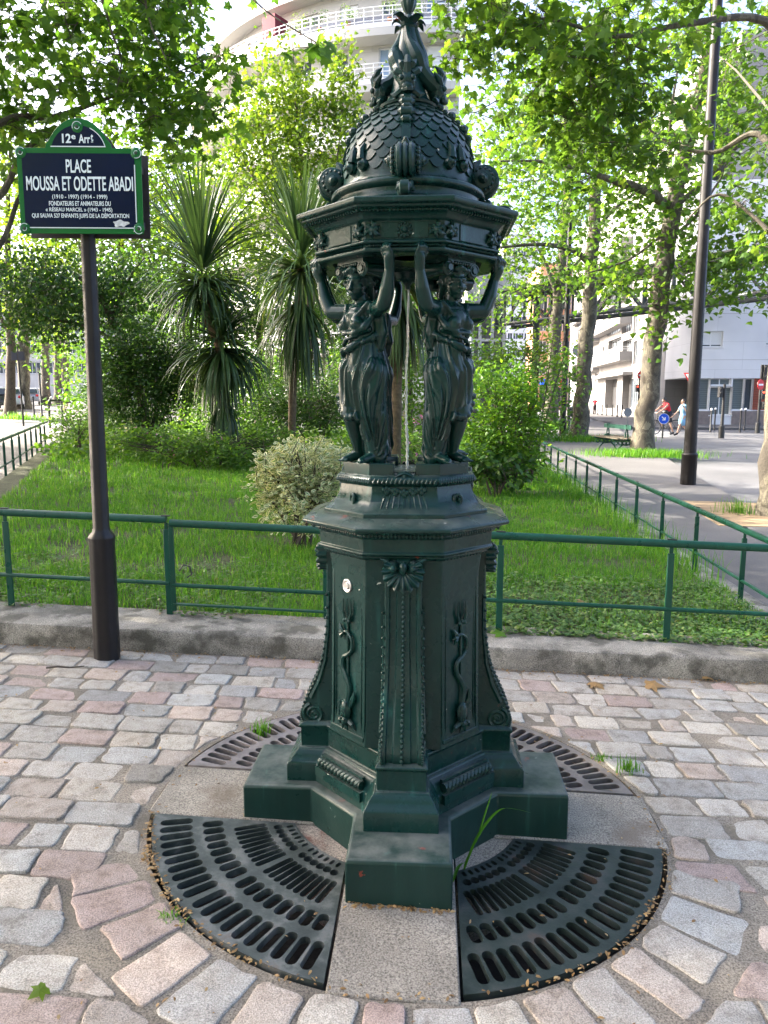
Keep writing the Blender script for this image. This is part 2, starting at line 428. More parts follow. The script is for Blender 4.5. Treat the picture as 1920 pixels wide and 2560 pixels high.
def paving():
    RO = 1.225
    # ring course of radial setts, laid only round the front of the grates
    a = -R(68)
    while a < R(66):
        wd = rnd.uniform(.135, .185); da = wd / 1.1; g = .008
        ri, ro = RR + rnd.uniform(.012, .034), RO - .016 + rnd.uniform(-.05, .012)
        Q = [(r * math.sin(t), -r * math.cos(t)) for r, t in ((ri, a + g / ri), (ro, a + g / ro + rnd.gauss(0, .012)), (ro, a + da - g / ro + rnd.gauss(0, .012)), (ri, a + da - g / ri))]
        sett(Q); a += da
    v = 1.535; row = 0
    while v > -4.2:
        h = rnd.uniform(.138, .162); u = -5.2 + rnd.uniform(0, .2)
        while u < 5.2:
            wd = rnd.uniform(.165, .265) if rnd.random() > .12 else rnd.uniform(.11, .15)
            gx, gy = rnd.uniform(.004, .0095), rnd.uniform(.004, .009)
            j = lambda: rnd.gauss(0, .005)
            Q = [(u + gx + j(), v - h + gy + j()), (u + wd - gx + j(), v - h + gy + j()), (u + wd - gx + j(), v - gy + j()), (u + gx + j(), v - gy + j())]
            Q = [(x, y - .045 * x + .006 * math.sin(2.3 * x + row)) for x, y in Q]
            cxq = sum(q[0] for q in Q) / 4; cyq = sum(q[1] for q in Q) / 4; an = abs(math.atan2(cxq, -cyq))
            RO = 1.225 if an < R(67) else .970
            rr = [math.hypot(*q) for q in Q]
            if min(rr) < RO:
                nv = Vector((cxq, cyq)).normalized(); D = []      # trim the sett square to the ring
                for i in range(4):
                    p, q = Vector(Q[i]), Vector(Q[(i + 1) % 4]); dp, dq = p.dot(nv) - RO - .008, q.dot(nv) - RO - .008
                    if dp >= 0: D.append(p)
                    if (dp >= 0) != (dq >= 0): D.append(p.lerp(q, dp / (dp - dq)))
                E = []
                for p in D:
                    if not E or (p - E[-1]).length > .02: E.append(p)
                if len(E) > 2 and (E[0] - E[-1]).length < .02: E.pop()
                ar = abs(sum(E[i].x * E[(i + 1) % len(E)].y - E[(i + 1) % len(E)].x * E[i].y for i in range(len(E)))) / 2 if len(E) > 2 else 0
                if ar > .0042: sett([tuple(p) for p in E])
            else: sett(Q)
            u += wd
        v -= h; row += 1
    return struct(mk('cobblestone_paving', SV, SF, M['cobble'], attrs={'Col': SC}, sharp=60))
paving()
# concrete cross under the fountain's arms, with the floor of the drain pit
def cross_slab():
    mb = MB(); wd = .178
    for k in range(4):
        i0 = len(mb.v)
        mb.prism([(-wd, -RR + .004), (wd, -RR + .004), (wd, -.2), (-wd, -.2)], -.30, 0)
        mb.rot(90 * k + FROT, i0)
    mb.v = [(x, y, z + gz(x, y) + .001) for x, y, z in mb.v]
    return struct(bevel(mb.build('concrete_slab', M['conc']), .006))
cross_slab()
for k, nm in enumerate(('conc', 'conc', 'conc', 'concrust')):
    mb = MB(); pts = [(.18, -.18)] + [(.44 * math.sin(t), -.44 * math.cos(t)) for t in np.linspace(math.asin(.185 / .44), math.pi / 2 - math.asin(.185 / .44), 10)]
    mb.prism(pts[::-1] if False else pts, -.3, -.004); mb.rot(90 * k + FROT)
    mb.v = [(x, y, z + gz(x, y)) for x, y, z in mb.v]
    struct(mb.build('concrete_footing', M[nm], sharp=40))
grid('pit_floor', np.linspace(-1.0, 1.0, 9), np.linspace(-1.0, 1.0, 9), -.28, M['pit'])
# cast-iron drain grates: quarter rings pierced with radial slots
def grate_mesh():
    cu = bpy.data.curves.new('grate', 'CURVE'); cu.dimensions = '2D'; cu.fill_mode = 'BOTH'; cu.extrude = .011
    def loop(pts):
        sp = cu.splines.new('POLY'); sp.points.add(len(pts) - 1); sp.use_cyclic_u = True
        for q, (x, y) in zip(sp.points, pts): q.co = (x, y, 0, 1)
    ri, ro, e = .438, .938, .186
    t0 = lambda r: math.asin(e / r); t1 = lambda r: math.pi / 2 - math.asin(e / r)
    pol = lambda r, t: (r * math.sin(t), -r * math.cos(t))
    loop([pol(ri, t) for t in np.linspace(t0(ri), t1(ri), 16)] + [pol(ro, t) for t in np.linspace(t1(ro), t0(ro), 40)])
    def slot(ra, rb, t, hw):
        d = Vector(pol(1, t)); s = Vector((-d.y, d.x)); P = []
        for c, sg in ((ra + hw, -1), (rb - hw, 1)):
            for q in range(7):
                a = math.pi * q / 6
                P.append(d * (c + sg * hw * math.sin(a)) + s * (-sg) * hw * math.cos(a) * (1 if True else 1))
        loop([(p.x, p.y) for p in P])
    # (inner r, outer r, half width, number each side of the middle bar)
    for ra, rb, hw, nn in ((.796, .912, .0180, 10), (.688, .764, .0190, 8), (.538, .657, .0115, 9), (.485, .519, .0145, 6), (.447, .475, .0066, 6)):
        rm = (ra + rb) / 2; ga = (hw + .012) / ra; mid = math.pi / 4
        for lo, hi in ((t0(ra) + ga, mid - (hw + .011) / rm), (mid + (hw + .011) / rm, t1(ra) - ga)):
            for t in np.linspace(lo, hi, nn): slot(ra, rb, t, hw)
    o = bpy.data.objects.new('tmp', cu); C.objects.link(o); me = evaluated(o); bpy.data.objects.remove(o); return me
GM = grate_mesh()
def grate_mat(name, base, wear):
    m, n, l, b = nodes(name); g = n.new('ShaderNodeNewGeometry')
    f = noise(n, l, 9, 7, vec=g.outputs['Position'], rough=.65); f2 = noise(n, l, 90, 4, vec=g.outputs['Position'])
    r = ramp(n, [(.36, base), (.5, tuple(x * 1.5 for x in base)), (.6, wear), (.75, (.10, .062, .045))]); l.new(f, r.inputs[0])
    l.new(r.outputs[0], b.inputs['Base Color']); b.inputs['Metallic'].default_value = .15; b.inputs['Specular IOR Level'].default_value = .3
    rr = ramp(n, [(.3, (.30,) * 3), (.7, (.55,) * 3)]); l.new(f, rr.inputs[0]); l.new(rr.outputs[0], b.inputs['Roughness'])
    bump(n, l, b, f2, .25, .003); return m
gmats = [grate_mat('green_cast_iron', (.018, .026, .0245), (.045, .052, .05)), grate_mat('rusty_cast_iron', (.105, .092, .088), (.19, .17, .16)),
         grate_mat('pinkish_cast_iron', (.145, .128, .124), (.25, .225, .22)), grate_mat('worn_sheen_cast_iron', (.042, .050, .048), (.13, .138, .134))]  # left front grate: sky sheen put into the pale colour of worn iron
glab = ['dark green slotted cast iron grate in the right front corner of the fountain base', 'rusty slotted drain grate behind the right arm of the fountain base',
        'pinkish slotted drain grate behind the left arm of the fountain base', 'worn slotted grate painted pale with sky sheen beside the red stained footing at left front']
for k in range(4):
    me = GM.copy(); me.materials.clear(); me.materials.append(gmats[k])
    a = R(90 * k + FROT); co = np.empty(len(me.vertices) * 3, np.float32); me.vertices.foreach_get('co', co); co = co.reshape(-1, 3)
    x = co[:, 0] * math.cos(a) - co[:, 1] * math.sin(a); y = co[:, 0] * math.sin(a) + co[:, 1] * math.cos(a)
    co = np.c_[x, y, co[:, 2] - .011 + (-.037 * x) + .003]
    me.vertices.foreach_set('co', co.astype(np.float32).ravel()); me.update()
    o = bpy.data.objects.new('drain_grate', me); C.objects.link(o); tag(o, glab[k], 'drain grate', 'cast iron grates round the fountain')
    bevel(o, .002, 1, 50)
# ---------------------------------------------------------------- kerb, lawn, pavements
LX = lambda y: -3.02 - .345 * y              # line of the left fence
RX = lambda y: 2.47 + .088 * y               # line of the right fence
KY = lambda x: 1.545 - .045 * x
sheet('lawn_ground', [(-3.4, 1.95), (2.5, 1.72), (RX(15), 15), (RX(30), 30), (LX(30), 30), (LX(15), 15), (LX(2.2), 2.2)], .10, M['soil'], 1.0, .2)['kind'] = 'structure'
def kerb_run(name, pts, wd, h, side=1):      # a low kerb whose front bottom edge runs along pts
    mb = MB(); rings = []
    for i, (x, y) in enumerate(pts):
        p = Vector((x, y, gz(x, y))); d = (Vector(pts[min(i + 1, len(pts) - 1)]) - Vector(pts[max(i - 1, 0)])).normalized()
        nrm = Vector((-d.y, d.x, 0)) * side; u = Vector((0, 0, 1)); r = .018
        jz = rnd.gauss(0, .003); jn = nrm * rnd.gauss(0, .003)
        prof = [(0, -.2), (.004, h * .5), (.006, h - r), (.012, h - r * .3), (.03, h + jz), (wd * .5, h + .004), (wd, h + .002), (wd, -.2)]
        rings.append([p + nrm * a + u * b + jn for a, b in prof])
    if side < 0: rings = [r[::-1] for r in rings]
    mb.loft(rings[::-1]); return struct(mb.build(name, M['kerb'], sharp=40))
kerb_run('kerb', [(x, KY(x)) for x in np.arange(-4.6, 2.78, .16)], .42, .132)
kerb_run('lawn_border', [(RX(y) + .22, y) for y in np.arange(1.65, 32, .5)], .36, .06)
kerb_run('lawn_border', [(LX(y) - .16, y) for y in np.arange(1.9, 26, .5)], .30, .07, -1)
M['sand'] = plain('sandy_tree_pit', (.30, .21, .12), .95, var=.3, scale=6, bmp=.4, bscale=40)
KX = lambda y: 3.75 + .235 * y               # line between pavement and road on the right
sheet('sidewalk', [(RX(1.2) - .2, 1.2), (4, -3), (8, -3), (KX(1), 1), (KX(34), 34), (KX(52), 50), (RX(50), 52), (RX(30), 30)], -.012, M['walk'], 1.0, .12)['kind'] = 'structure'
sheet('sidewalk', [(LX(-4), -4), (LX(26), 26), (-12.6, 27), (-15.7, 28.6), (-40, 30), (-40, -4)], -.012, M['walkL'], 1.0, .12)['kind'] = 'structure'
sheet('sidewalk', [(-9, 33), (-6, 120), (-26, 150), (-30.5, 60), (-24.5, 37)], -.012, M['walkL'], 2.0, .12)['kind'] = 'structure'
sheet('sidewalk', [(13.2, 41), (80, 41), (80, 52), (24, 52), (32, 150), (26, 150), (17.3, 60)], -.012, M['walk'], 1.0, .12)['kind'] = 'structure'

sheet('tree_pit', [(4.55, 7.4), (6.6, 7.2), (7.0, 9.6), (5.0, 10.0)], -.004, M['sand'], 1.0, .03)['kind'] = 'structure'
# ================================================================ FOUNTAIN
FT = thing('drinking_fountain', 'tall dark green cast iron drinking fountain with scaled dome held up by draped female figures', 'fountain', (0, 0, 0), R(FROT))
def fp(mb, name, mat='iron', parent=None, bv=0, **k):
    o = mk(name, mb.v, mb.f, M[mat], parent or FT, local=True, **k)
    if bv: bevel(o, bv)
    return o
def octa(a, h, z):
    return [(-h, -a, z), (h, -a, z), (a, -h, z), (a, h, z), (h, a, z), (-h, a, z), (-a, h, z), (-a, -h, z)]
def crossp(e, wd, i, z):
    q = [(-wd, -e), (wd, -e), (wd, -i), (i, -wd)]; out = []
    for k in range(4):
        c, s = round(math.cos(k * math.pi / 2)), round(math.sin(k * math.pi / 2))
        out += [(x * c - y * s, x * s + y * c, z) for x, y in q]
    return out
def quad4(f):                              # the same piece on the four sides
    mb = MB()
    for k in range(4):
        i0 = len(mb.v); f(mb); mb.rot(90 * k, i0)
    return mb
fp(MB().loft([crossp(.592, .166, .338, -.16), crossp(.592, .166, .338, .144), crossp(.586, .160, .334, .152)]), 'base_step', 'step', bv=.006)
fp(MB().loft([crossp(*p) for p in ((.436, .124, .327, .146), (.436, .124, .327, .214), (.431, .121, .323, .222), (.423, .117, .318, .226), (.413, .108, .309, .244), (.403, .098, .300, .258), (.397, .092, .294, .263),
    (.397, .092, .294, .268), (.388, .083, .284, .270), (.388, .083, .284, .340), (.395, .087, .289, .346), (.395, .087, .289, .354), (.381, .081, .280, .362), (.362, .077, .272, .366))]), 'plinth', bv=.003)
# leaf band on the slanting faces of the plinth
for k in range(4):
    mbl = MB(); i0 = 0
    mbl.tube([(-.118, -.315, .240), (.118, -.315, .240)], .0165, 12)
    for t in np.linspace(-.105, .105, 12): mbl.tube([(t - .008, -.330, .230), (t, -.3315, .243), (t + .010, -.320, .255)], [.004, .0070, .004], 6)
    mbl.box((0, -.326, .205), (.256, .016, .034)); mbl.box((0, -.304, .262), (.232, .014, .008))
    mbl.rot(45 + 90 * k, i0); fp(mbl, 'leaf_band')
# shaft: octagon with framed slanting faces
BZ0, BZ1 = .36, 1.036
fp(MB().loft([octa(.272, .131, BZ0), octa(.262, .128, .45), octa(.258, .127, .7), octa(.258, .127, .96), octa(.266, .130, BZ1)]), 'pedestal_shaft', bv=.003)
mb = MB()
for k in range(4):
    i0 = len(mb.v)
    A = (.131 + .262) / 2 * math.sqrt(2) - .0015      # distance of the slanting face
    for x in (-.086, .086): mb.bar((x, -A - .002, .37), (x * .985, -A + .010, 1.025), .014, .010)
    for x in (-.071, .071): mb.bar((x, -A - .001, .38), (x * .985, -A + .0095, 1.02), .005, .007)
    mb.bar((-.09, -A - .004, .385), (.09, -A - .004, .385), .012, .016)
    mb.bar((-.09, -A + .008, 1.0), (.09, -A + .008, 1.0), .010, .014)
    mb.rot(45 + 90 * k, i0)
fp(mb, 'panel_moulding', bv=.002)
# consoles: flaring pilasters that end in a scroll, one on each side
cons = [(.270, 1.030), (.292, 1.025), (.288, .95), (.290, .80), (.295, .70), (.307, .62), (.325, .555), (.349, .50), (.371, .45), (.386, .408), (.390, .385), (.384, .362), (.368, .345), (.346, .340)]
def smoothpath(P, m=4):
    out = []
    for i in range(len(P) - 1):
        p0, p1, p2, p3 = P[max(i - 1, 0)], P[i], P[i + 1], P[min(i + 2, len(P) - 1)]
        for t in np.arange(m) / m:
            out.append(tuple(.5 * ((2 * b) + (c - a) * t + (2 * a - 5 * b + 4 * c - d) * t * t + (-a + 3 * b - 3 * c + d) * t ** 3) for a, b, c, d in zip(p0, p1, p2, p3)))
    return out + [tuple(P[-1])]
cs = smoothpath(cons, 3)
def console():
    mb = MB(); rings = []
    for r, z in cs:
        tap = .062 + .008 * min(1, max(0, (.75 - z) / .35))
        rings.append([(-tap, -.24, z), (-tap, -r + .004, z), (-tap + .004, -r, z), (-tap + .015, -r, z), (-tap + .019, -r + .009, z), (-tap + .038, -r + .009, z), (-tap + .042, -r + .003, z),
                      (tap - .042, -r + .003, z), (tap - .038, -r + .009, z), (tap - .019, -r + .009, z), (tap - .015, -r, z), (tap - .004, -r, z), (tap, -r + .004, z), (tap, -.24, z)])
    mb.loft(rings); return mb
def console_extra():
    mb = MB()
    L = [0.0]
    for a, b in zip(cs, cs[1:]): L.append(L[-1] + math.dist(a, b))
    for s in np.arange(.10, L[-1] - .02, .0165):
        r = np.interp(s, L, [p[0] for p in cs]); z = np.interp(s, L, [p[1] for p in cs]); mb.sph((0, -r + .001, z), .0072, 8, 5)
    return mb
def spiral(mb, x, c, r0, turns, rad):
    P = []
    for k in range(int(turns * 16) + 1):
        a = k / 16 * 2 * math.pi; r = r0 * (1 - k / 16 / turns * .9); P.append((x, c[0] + r * math.cos(a + 1.9), c[1] + r * math.sin(a + 1.9)))
    mb.tube(P, [rad * (1 - .5 * i / len(P)) for i in range(len(P))], 6)
def console_sides():
    mb = MB()
    for sx in (-1, 1):
        spiral(mb, sx * .0695, (-.340, .392), .042, 2.3, .0085)
        mb.sph((sx * .070, -.335, .392), (.007, .009, .009), 8, 5)
        mb.tube([(sx * .0685, -.350, .455), (sx * .067, -.318, .52), (sx * .065, -.295, .60), (sx * .063, -.282, .72), (sx * .063, -.280, .86)], [.010, .009, .008, .006, .004], 6)
        for t in np.linspace(0, 1, 30):      # beaded edge
            q = cs[int(8 + t * (len(cs) - 14))]; mb.sph((sx * .068, -q[0] + .001, q[1]), .0055, 6, 4)
    return mb
def place4(builder, name, mat, bv=0, extra=()):
    out = []
    base = builder()
    for k in range(4):
        mb = MB(); mb.v = list(base.v); mb.f = list(base.f); mb.rot(90 * k); o = fp(mb, name, mat, bv=bv); out.append(o)
        for bn, b2 in extra:
            q = b2(); q.rot(90 * k); fp(q, bn, mat, parent=o)
    return out
place4(console, 'pilaster', 'iron', .002, (('bead_line', console_extra), ('scroll', console_sides)))
# scallop shells under the band
def shell():
    mb = MB(); rings = []; nr, na = 7, 121
    for i in range(nr):
        f = i / (nr - 1); ring = []
        for j in range(na):
            a = R(-122) + R(244) * j / (na - 1)
            rib = .5 + .5 * math.cos(16.5 * a)
            rad = (.008 + .060 * f) * (1 + .07 * f * rib) * (1.0 if abs(a) < R(88) else 1 - .12 * (abs(a) - R(88)) / R(34))
            x = rad * math.sin(a) * .98; z = .972 - rad * math.cos(a) * (1.0)
            y = -.302 - .020 * math.sin(f * math.pi * .62) - (.011 * f * rib) + .006 * f * f
            ring.append((x, y, z))
        rings.append(ring)
    mb.loft(rings, closed=False)
    back = [[(x, -.286, z) for x, y, z in rings[-1]]]
    mb.loft([rings[-1], back[0]], closed=False)
    SHZ = .028
    mb.sph((0, -.318, .982), (.0145, .016, .022), 10, 8)
    for sx in (-1, 1):
        mb.lathe([(.0001, -.024), (.012, -.022), (.020, -.012), (.021, 0), (.020, .03)], 14, (sx * .034, -.302, .980), 'y')
        mb.sph((sx * .034, -.325, .980), .010, 8, 6)
        mb.tube([(sx * .050, -.300, .996), (sx * .064, -.298, 1.003), (sx * .076, -.296, 1.006)], [.008, .005, .002], 8)
    mb.v = [(x, y, z + SHZ) for x, y, z in mb.v]; return mb
place4(shell, 'shell_ornament', 'iron')
# dolphin and trident in relief on the slanting faces
def relief():
    mb = MB(); A = .1945 * math.sqrt(2) + .0
    A = (.1275 + .2585) / 2 * math.sqrt(2) + .002
    y = lambda z: -A - .002 - .004 * max(0, (.6 - z) / .2)
    mb.tube([(0, y(.50), .50), (0, y(.80), .80)], .0045, 6)
    mb.tube([(0, y(.8), .78), (.002, y(.8) - .002, .872)], [.004, .002], 6)
    for sx in (-1, 1): mb.tube([(0, y(.8), .795), (sx * .012, y(.8) - .004, .800), (sx * .022, y(.8) - .004, .825), (sx * .020, y(.8) - .003, .868)], [.005, .006, .005, .0015], 6)
    for k in range(3): mb.sph(((k - 1) * .012, y(.8) - .005, .793 + .004 * (k % 2)), .0075, 8, 5)
    P = [(.004, .505), (.012, .55), (-.004, .588), (-.024, .62), (-.021, .655), (.004, .672), (.026, .695), (.024, .732), (-.002, .752), (-.022, .748)]
    P = smoothpath(P, 4); rad = list(np.interp(np.linspace(0, 1, len(P)), [0, .15, .4, .8, 1], [.013, .011, .0085, .0055, .004]))
    mb.tube([(x, y(z) - .004, z) for x, z in P], rad, 7)
    for a, b in ((-.040, .775), (-.044, .742), (-.036, .722)): mb.tube([(-.018, y(.75) - .004, .748), ((a - .018) / 2 - .004, y(.75) - .006, (b + .748) / 2), (a, y(.75) - .003, b)], [.006, .008, .002], 6)
    mb.sph((0, y(.46) - .010, .470), (.025, .017, .040), 12, 8)
    mb.sph((.002, y(.43) - .014, .432), (.018, .014, .016), 10, 6)
    for sx in (-1, 1):
        mb.tube([(sx * .012, y(.43) - .008, .432), (sx * .034, y(.43) - .008, .424), (sx * .046, y(.43) - .002, .404)], [.010, .008, .002], 6)
        mb.sph((sx * .010, y(.43) - .026, .440), .005, 6, 4)
        mb.tube([(sx * .004, y(.42) - .014, .420), (sx * .014, y(.4) - .012, .398)], [.008, .003], 6)
    mb.tube([(.020, y(.5) - .006, .488), (.036, y(.5) - .008, .515), (.040, y(.5) - .004, .545)], [.010, .011, .002], 6)
    for k in range(4): mb.bar((-.020 + k * .011, y(.47) - .024, .448), (-.018 + k * .011, y(.5) - .020, .502), .003, .004)
    mb.rot(45); return mb
rl = place4(relief, 'dolphin_relief', 'iron')
# push button on the left slanting face
mb = MB(); A = .2725
mb.lathe([(.0, -.006), (.011, -.006), (.0125, -.004), (.013, -.0015), (.021, -.0035), (.0235, -.002), (.0235, .006)], 28, (0, 0, 0), 'y')
mb.v = [(x - .005, y - A - .002, z + .915) for x, y, z in mb.v]; mb.rot(-45)
fp(mb, 'push_button', 'steel')
# band and ledge
def ledge(p, k=1): return [octa(a * k, h * k, z) for a, h, z in p]
fp(MB().loft(ledge([(.272, .132, 1.020), (.292, .138, 1.028), (.300, .140, 1.035), (.300, .140, 1.041), (.318, .141, 1.047), (.318, .141, 1.053), (.312, .139, 1.057), (.314, .139, 1.100), (.322, .142, 1.106), (.328, .144, 1.111),
    (.328, .144, 1.116), (.346, .150, 1.122), (.352, .152, 1.127)], .955)), 'pedestal_band', bv=.0025)
fp(MB().loft(ledge([(.352, .152, 1.1275), (.370, .158, 1.130), (.374, .159, 1.135), (.374, .159, 1.142), (.368, .157, 1.147), (.31, .135, 1.166), (.26, .12, 1.168)], .955)), 'ledge', 'ledge', bv=.003)
for k in range(4):                              # dentils and leaf cuts under ledge and band
    for a_, hw_, z_, n_, tn in ((.318, .096, 1.1145, 17, 45), (.287, .096, 1.031, 13, 45), (.322, .124, 1.1145, 21, 0)):
        mb = MB()
        for x in np.linspace(-hw_, hw_, n_): mb.sph((x, -a_, z_), (.0052, .006, .008), 6, 5)
        mb.bar((-hw_, -a_ + .004, z_), (hw_, -a_ + .004, z_), .006, .006); mb.rot(tn + 90 * k); fp(mb, 'dentil_row')
# little scrolls that stick out under the band on the four sides are the consoles' heads
def head_scroll():
    mb = MB()
    mb.lathe([(.0, -.030), (.008, -.030), (.012, -.024), (.015, -.020), (.017, -.006), (.017, .006), (.015, .020), (.012, .024), (.008, .030), (.0, .030)], 14, (0, -.318, .995), 'x'); return mb
# upper bowl
fp(MB().loft(ledge([(.300, .142, 1.160), (.304, .143, 1.164), (.304, .143, 1.180), (.296, .139, 1.184), (.272, .128, 1.197), (.256, .121, 1.216), (.247, .117, 1.243), (.243, .115, 1.266), (.250, .118, 1.270),
    (.256, .122, 1.278), (.258, .123, 1.287), (.254, .121, 1.295), (.244, .117, 1.301), (.236, .113, 1.303)], .93)), 'basin', bv=.0025)
for k in range(8):
    mb = MB(); i0 = 0
    hl = .102 if k % 2 == 0 else .082
    A = .240 if k % 2 == 0 else (.258 + .123) / math.sqrt(2) * .93
    for x in np.linspace(-hl, hl, 15): mb.cap((x, -A + .000, 1.279), (x + .005, -A + .006, 1.292), .0056, .0042, 6)
    mb.bar((-hl, -A + .004, 1.286), (hl, -A + .004, 1.286), .006, .006)
    mb.rot(45 * k, i0); fp(mb, 'leaf_moulding')
def acanthus():                                # leaf relief on the front of the bowl
    mb = MB(); r = lambda z: .93 * np.interp(z, [1.184, 1.197, 1.216, 1.243, 1.266], [.296, .272, .256, .247, .243])
    for x, z in ((-.058, 1.252), (-.030, 1.248), (0, 1.242), (.030, 1.248), (.058, 1.252)):
        for dx, dz, s in ((-.009, .003, .0085), (.009, .003, .0085), (0, -.006, .010), (0, .008, .0075)):
            mb.sph((x + dx, -r(z) - .002, z + dz), (s, .007, s * 1.15), 8, 6)
    for x in np.linspace(-.062, .062, 9):
        P = [(x * (1 + .25 * t), -r(1.240 - .045 * t) + .0005, 1.240 - .045 * t) for t in np.linspace(0, 1, 6)]
        mb.tube(P, [.0030, .0036, .0038, .0036, .003, .0015], 6)
    mb.bar((-.075, -.227, 1.262), (.075, -.227, 1.262), .006, .005)
    return mb
place4(acanthus, 'acanthus_relief', 'iron')
def lug():                                     # small rings on the slanting faces of the bowl
    mb = MB(); z = 1.216; A = (.256 + .121) / math.sqrt(2) * .93
    mb.tube([(.014 * math.cos(a), -A - .004 - .004 * math.cos(a) , z + .018 * math.sin(a)) for a in np.linspace(0, 2 * math.pi, 17)], .0065, 7)
    mb.sph((.006, -A - .004, z), (.008, .010, .010), 8, 5); mb.rot(45); return mb
place4(lug, 'ring_lug', 'iron')
mb = MB()
blk = [(-.036, -.216), (-.117, -.216), (-.216, -.117), (-.216, -.036), (-.115, -.036), (-.036, -.115)]
def statue_block():
    mb = MB(); p = blk[::-1]; c = (-.14, -.14)
    sc = lambda f, z: [(c[0] + (x - c[0]) * f, c[1] + (y - c[1]) * f, z) for x, y in p]
    mb.loft([sc(1, 1.30), sc(1, 1.336), sc(.985, 1.341)]); return mb
place4(statue_block, 'statue_plinth', 'statue', .0025)
def rim():                                     # scalloped rim of the bowl between the plinths
    mb = MB()
    pts = [(-.036, 1.315), (-.030, 1.303), (-.016, 1.312), (0, 1.318), (.016, 1.312), (.030, 1.303), (.036, 1.315)]
    P = smoothpath([(x, z) for x, z in pts], 3)
    mb.loft([[(x, -.224, 1.29), (x, -.227, z - .004), (x, -.221, z), (x, -.211, z), (x, -.209, 1.26)] for x, z in P])
    mb.sph((0, -.228, 1.296), (.008, .007, .014), 8, 6)
    mb.tube([(-.03, -.229, 1.297), (-.014, -.231, 1.306), (0, -.231, 1.310), (.014, -.231, 1.306), (.03, -.229, 1.297)], .0035, 6)
    return mb
place4(rim, 'bowl_rim', 'iron')
# ---------------------------------------------------------------- canopy
fp(MB().loft(ledge([(.292, .121, 2.000), (.306, .127, 2.002), (.312, .129, 2.007), (.312, .129, 2.015), (.304, .126, 2.018), (.304, .126, 2.024), (.318, .132, 2.029), (.318, .132, 2.035), (.309, .128, 2.039),
    (.309, .128, 2.094), (.314, .130, 2.097), (.318, .132, 2.101), (.325, .135, 2.110), (.341, .141, 2.119), (.357, .148, 2.125), (.361, .150, 2.1265), (.361, .150, 2.131), (.375, .155, 2.134), (.378, .156, 2.138),
    (.378, .156, 2.149), (.373, .154, 2.152), (.33, .137, 2.160), (.28, .116, 2.163)], .955), caps=False), 'entablature', bv=.0022)
fp(MB().loft(ledge([(.306, .127, 2.0005), (.262, .108, 2.0004), (.256, .106, 2.030), (.05, .02, 2.036)], .955)[::-1], caps=False), 'canopy_ceiling')
for k in range(8):                             # enriched mouldings
    mb = MB()
    for x in np.linspace(-.107, .107, 34): mb.sph((x, -.2975, 2.021), (.0026, .0075, .004), 5, 4)
    mb.bar((-.107, -.297, 2.021), (.107, -.297, 2.021), .006, .003); mb.rot(45 * k); fp(mb, 'egg_moulding')
    mb = MB()
    for x in np.linspace(-.129, .129, 22): mb.sph((x, -.330, 2.118), (.0048, .009, .006), 6, 4)
    mb.bar((-.129, -.328, 2.118), (.129, -.328, 2.118), .006, .004); mb.rot(45 * k); fp(mb, 'leaf_moulding')
def rosette():
    mb = MB()
    mb.lathe([(0, -.018), (.006, -.017), (.010, -.010), (.011, -.006), (.020, -.005), (.0225, 0), (.0225, .004)], 22, (0, 0, 0), 'y')
    for k in range(12):
        a = 2 * math.pi * k / 12; mb.sph((.0195 * math.cos(a), -.005, .0195 * math.sin(a)), (.0055, .006, .0055), 6, 5)
    mb.v = [(x, y - .295, z + 2.0665) for x, y, z in mb.v]; return mb
def starfish(cx):
    mb = MB()
    for k in range(6):
        a = 2 * math.pi * k / 6 + .3; l = .030 if k % 2 else .026
        mb.tube([(cx, -.301, 2.0665), (cx + .6 * l * math.cos(a), -.304, 2.0665 + .6 * l * math.sin(a)), (cx + l * math.cos(a + .25), -.297, 2.0665 + l * math.sin(a + .25))], [.009, .0075, .0015], 7)
    mb.sph((cx, -.303, 2.0665), (.012, .010, .012), 8, 6)
    return mb
for k in range(8):
    b = rosette(); b.rot(45 * k)
    if k % 2 == 0: fp(b, 'rosette')
    for sx in (-1, 1):
        if k % 2 == 0: b = starfish(sx * .099)
        else: b = starfish(sx * .095)
        b.rot(45 * k); fp(b, 'leaf_rosette')
for k in range(4):                             # plain panels beside the rosettes
    for sx in (-1, 1): fp(MB().box((sx * .046, -.2965, 2.0665), (.054, .004, .046)).rot(90 * k), 'frieze_panel', bv=.0015)
    fp(MB().box((0, -.2965, 2.0665), (.110, .004, .050)).rot(45 + 90 * k), 'frieze_panel', bv=.0015)
# dome
dome = smoothpath([(.284, 2.155), (.284, 2.166), (.277, 2.172), (.262, 2.176), (.251, 2.182), (.246, 2.195), (.246, 2.210), (.256, 2.215), (.262, 2.221), (.262, 2.231), (.254, 2.238), (.236, 2.243), (.225, 2.250), (.2225, 2.27), (.220, 2.305), (.2135, 2.345),
    (.202, 2.385), (.186, 2.42), (.163, 2.452), (.138, 2.476), (.110, 2.497), (.095, 2.508), (.090, 2.513)], 2)
fp(MB().lathe(dome, 64), 'dome')
DR = smoothpath([(.2235, 2.262), (.2225, 2.27), (.220, 2.305), (.2135, 2.345), (.202, 2.385), (.186, 2.42), (.163, 2.452), (.138, 2.476), (.110, 2.497), (.097, 2.507)], 6)
DL = [0.0]
for a, b in zip(DR, DR[1:]): DL.append(DL[-1] + math.dist(a, b))
def dpt(s, th, off):
    r = np.interp(s, DL, [p[0] for p in DR]); z = np.interp(s, DL, [p[1] for p in DR])
    s2 = min(DL[-1], s + .004); s1 = max(0, s - .004)
    dr = np.interp(s2, DL, [p[0] for p in DR]) - np.interp(s1, DL, [p[0] for p in DR]); dz = np.interp(s2, DL, [p[1] for p in DR]) - np.interp(s1, DL, [p[1] for p in DR])
    L = math.hypot(dr, dz); nr, nz = dz / L, -dr / L
    return ((r + nr * off) * math.sin(th), -(r + nr * off) * math.cos(th), z + nz * off)
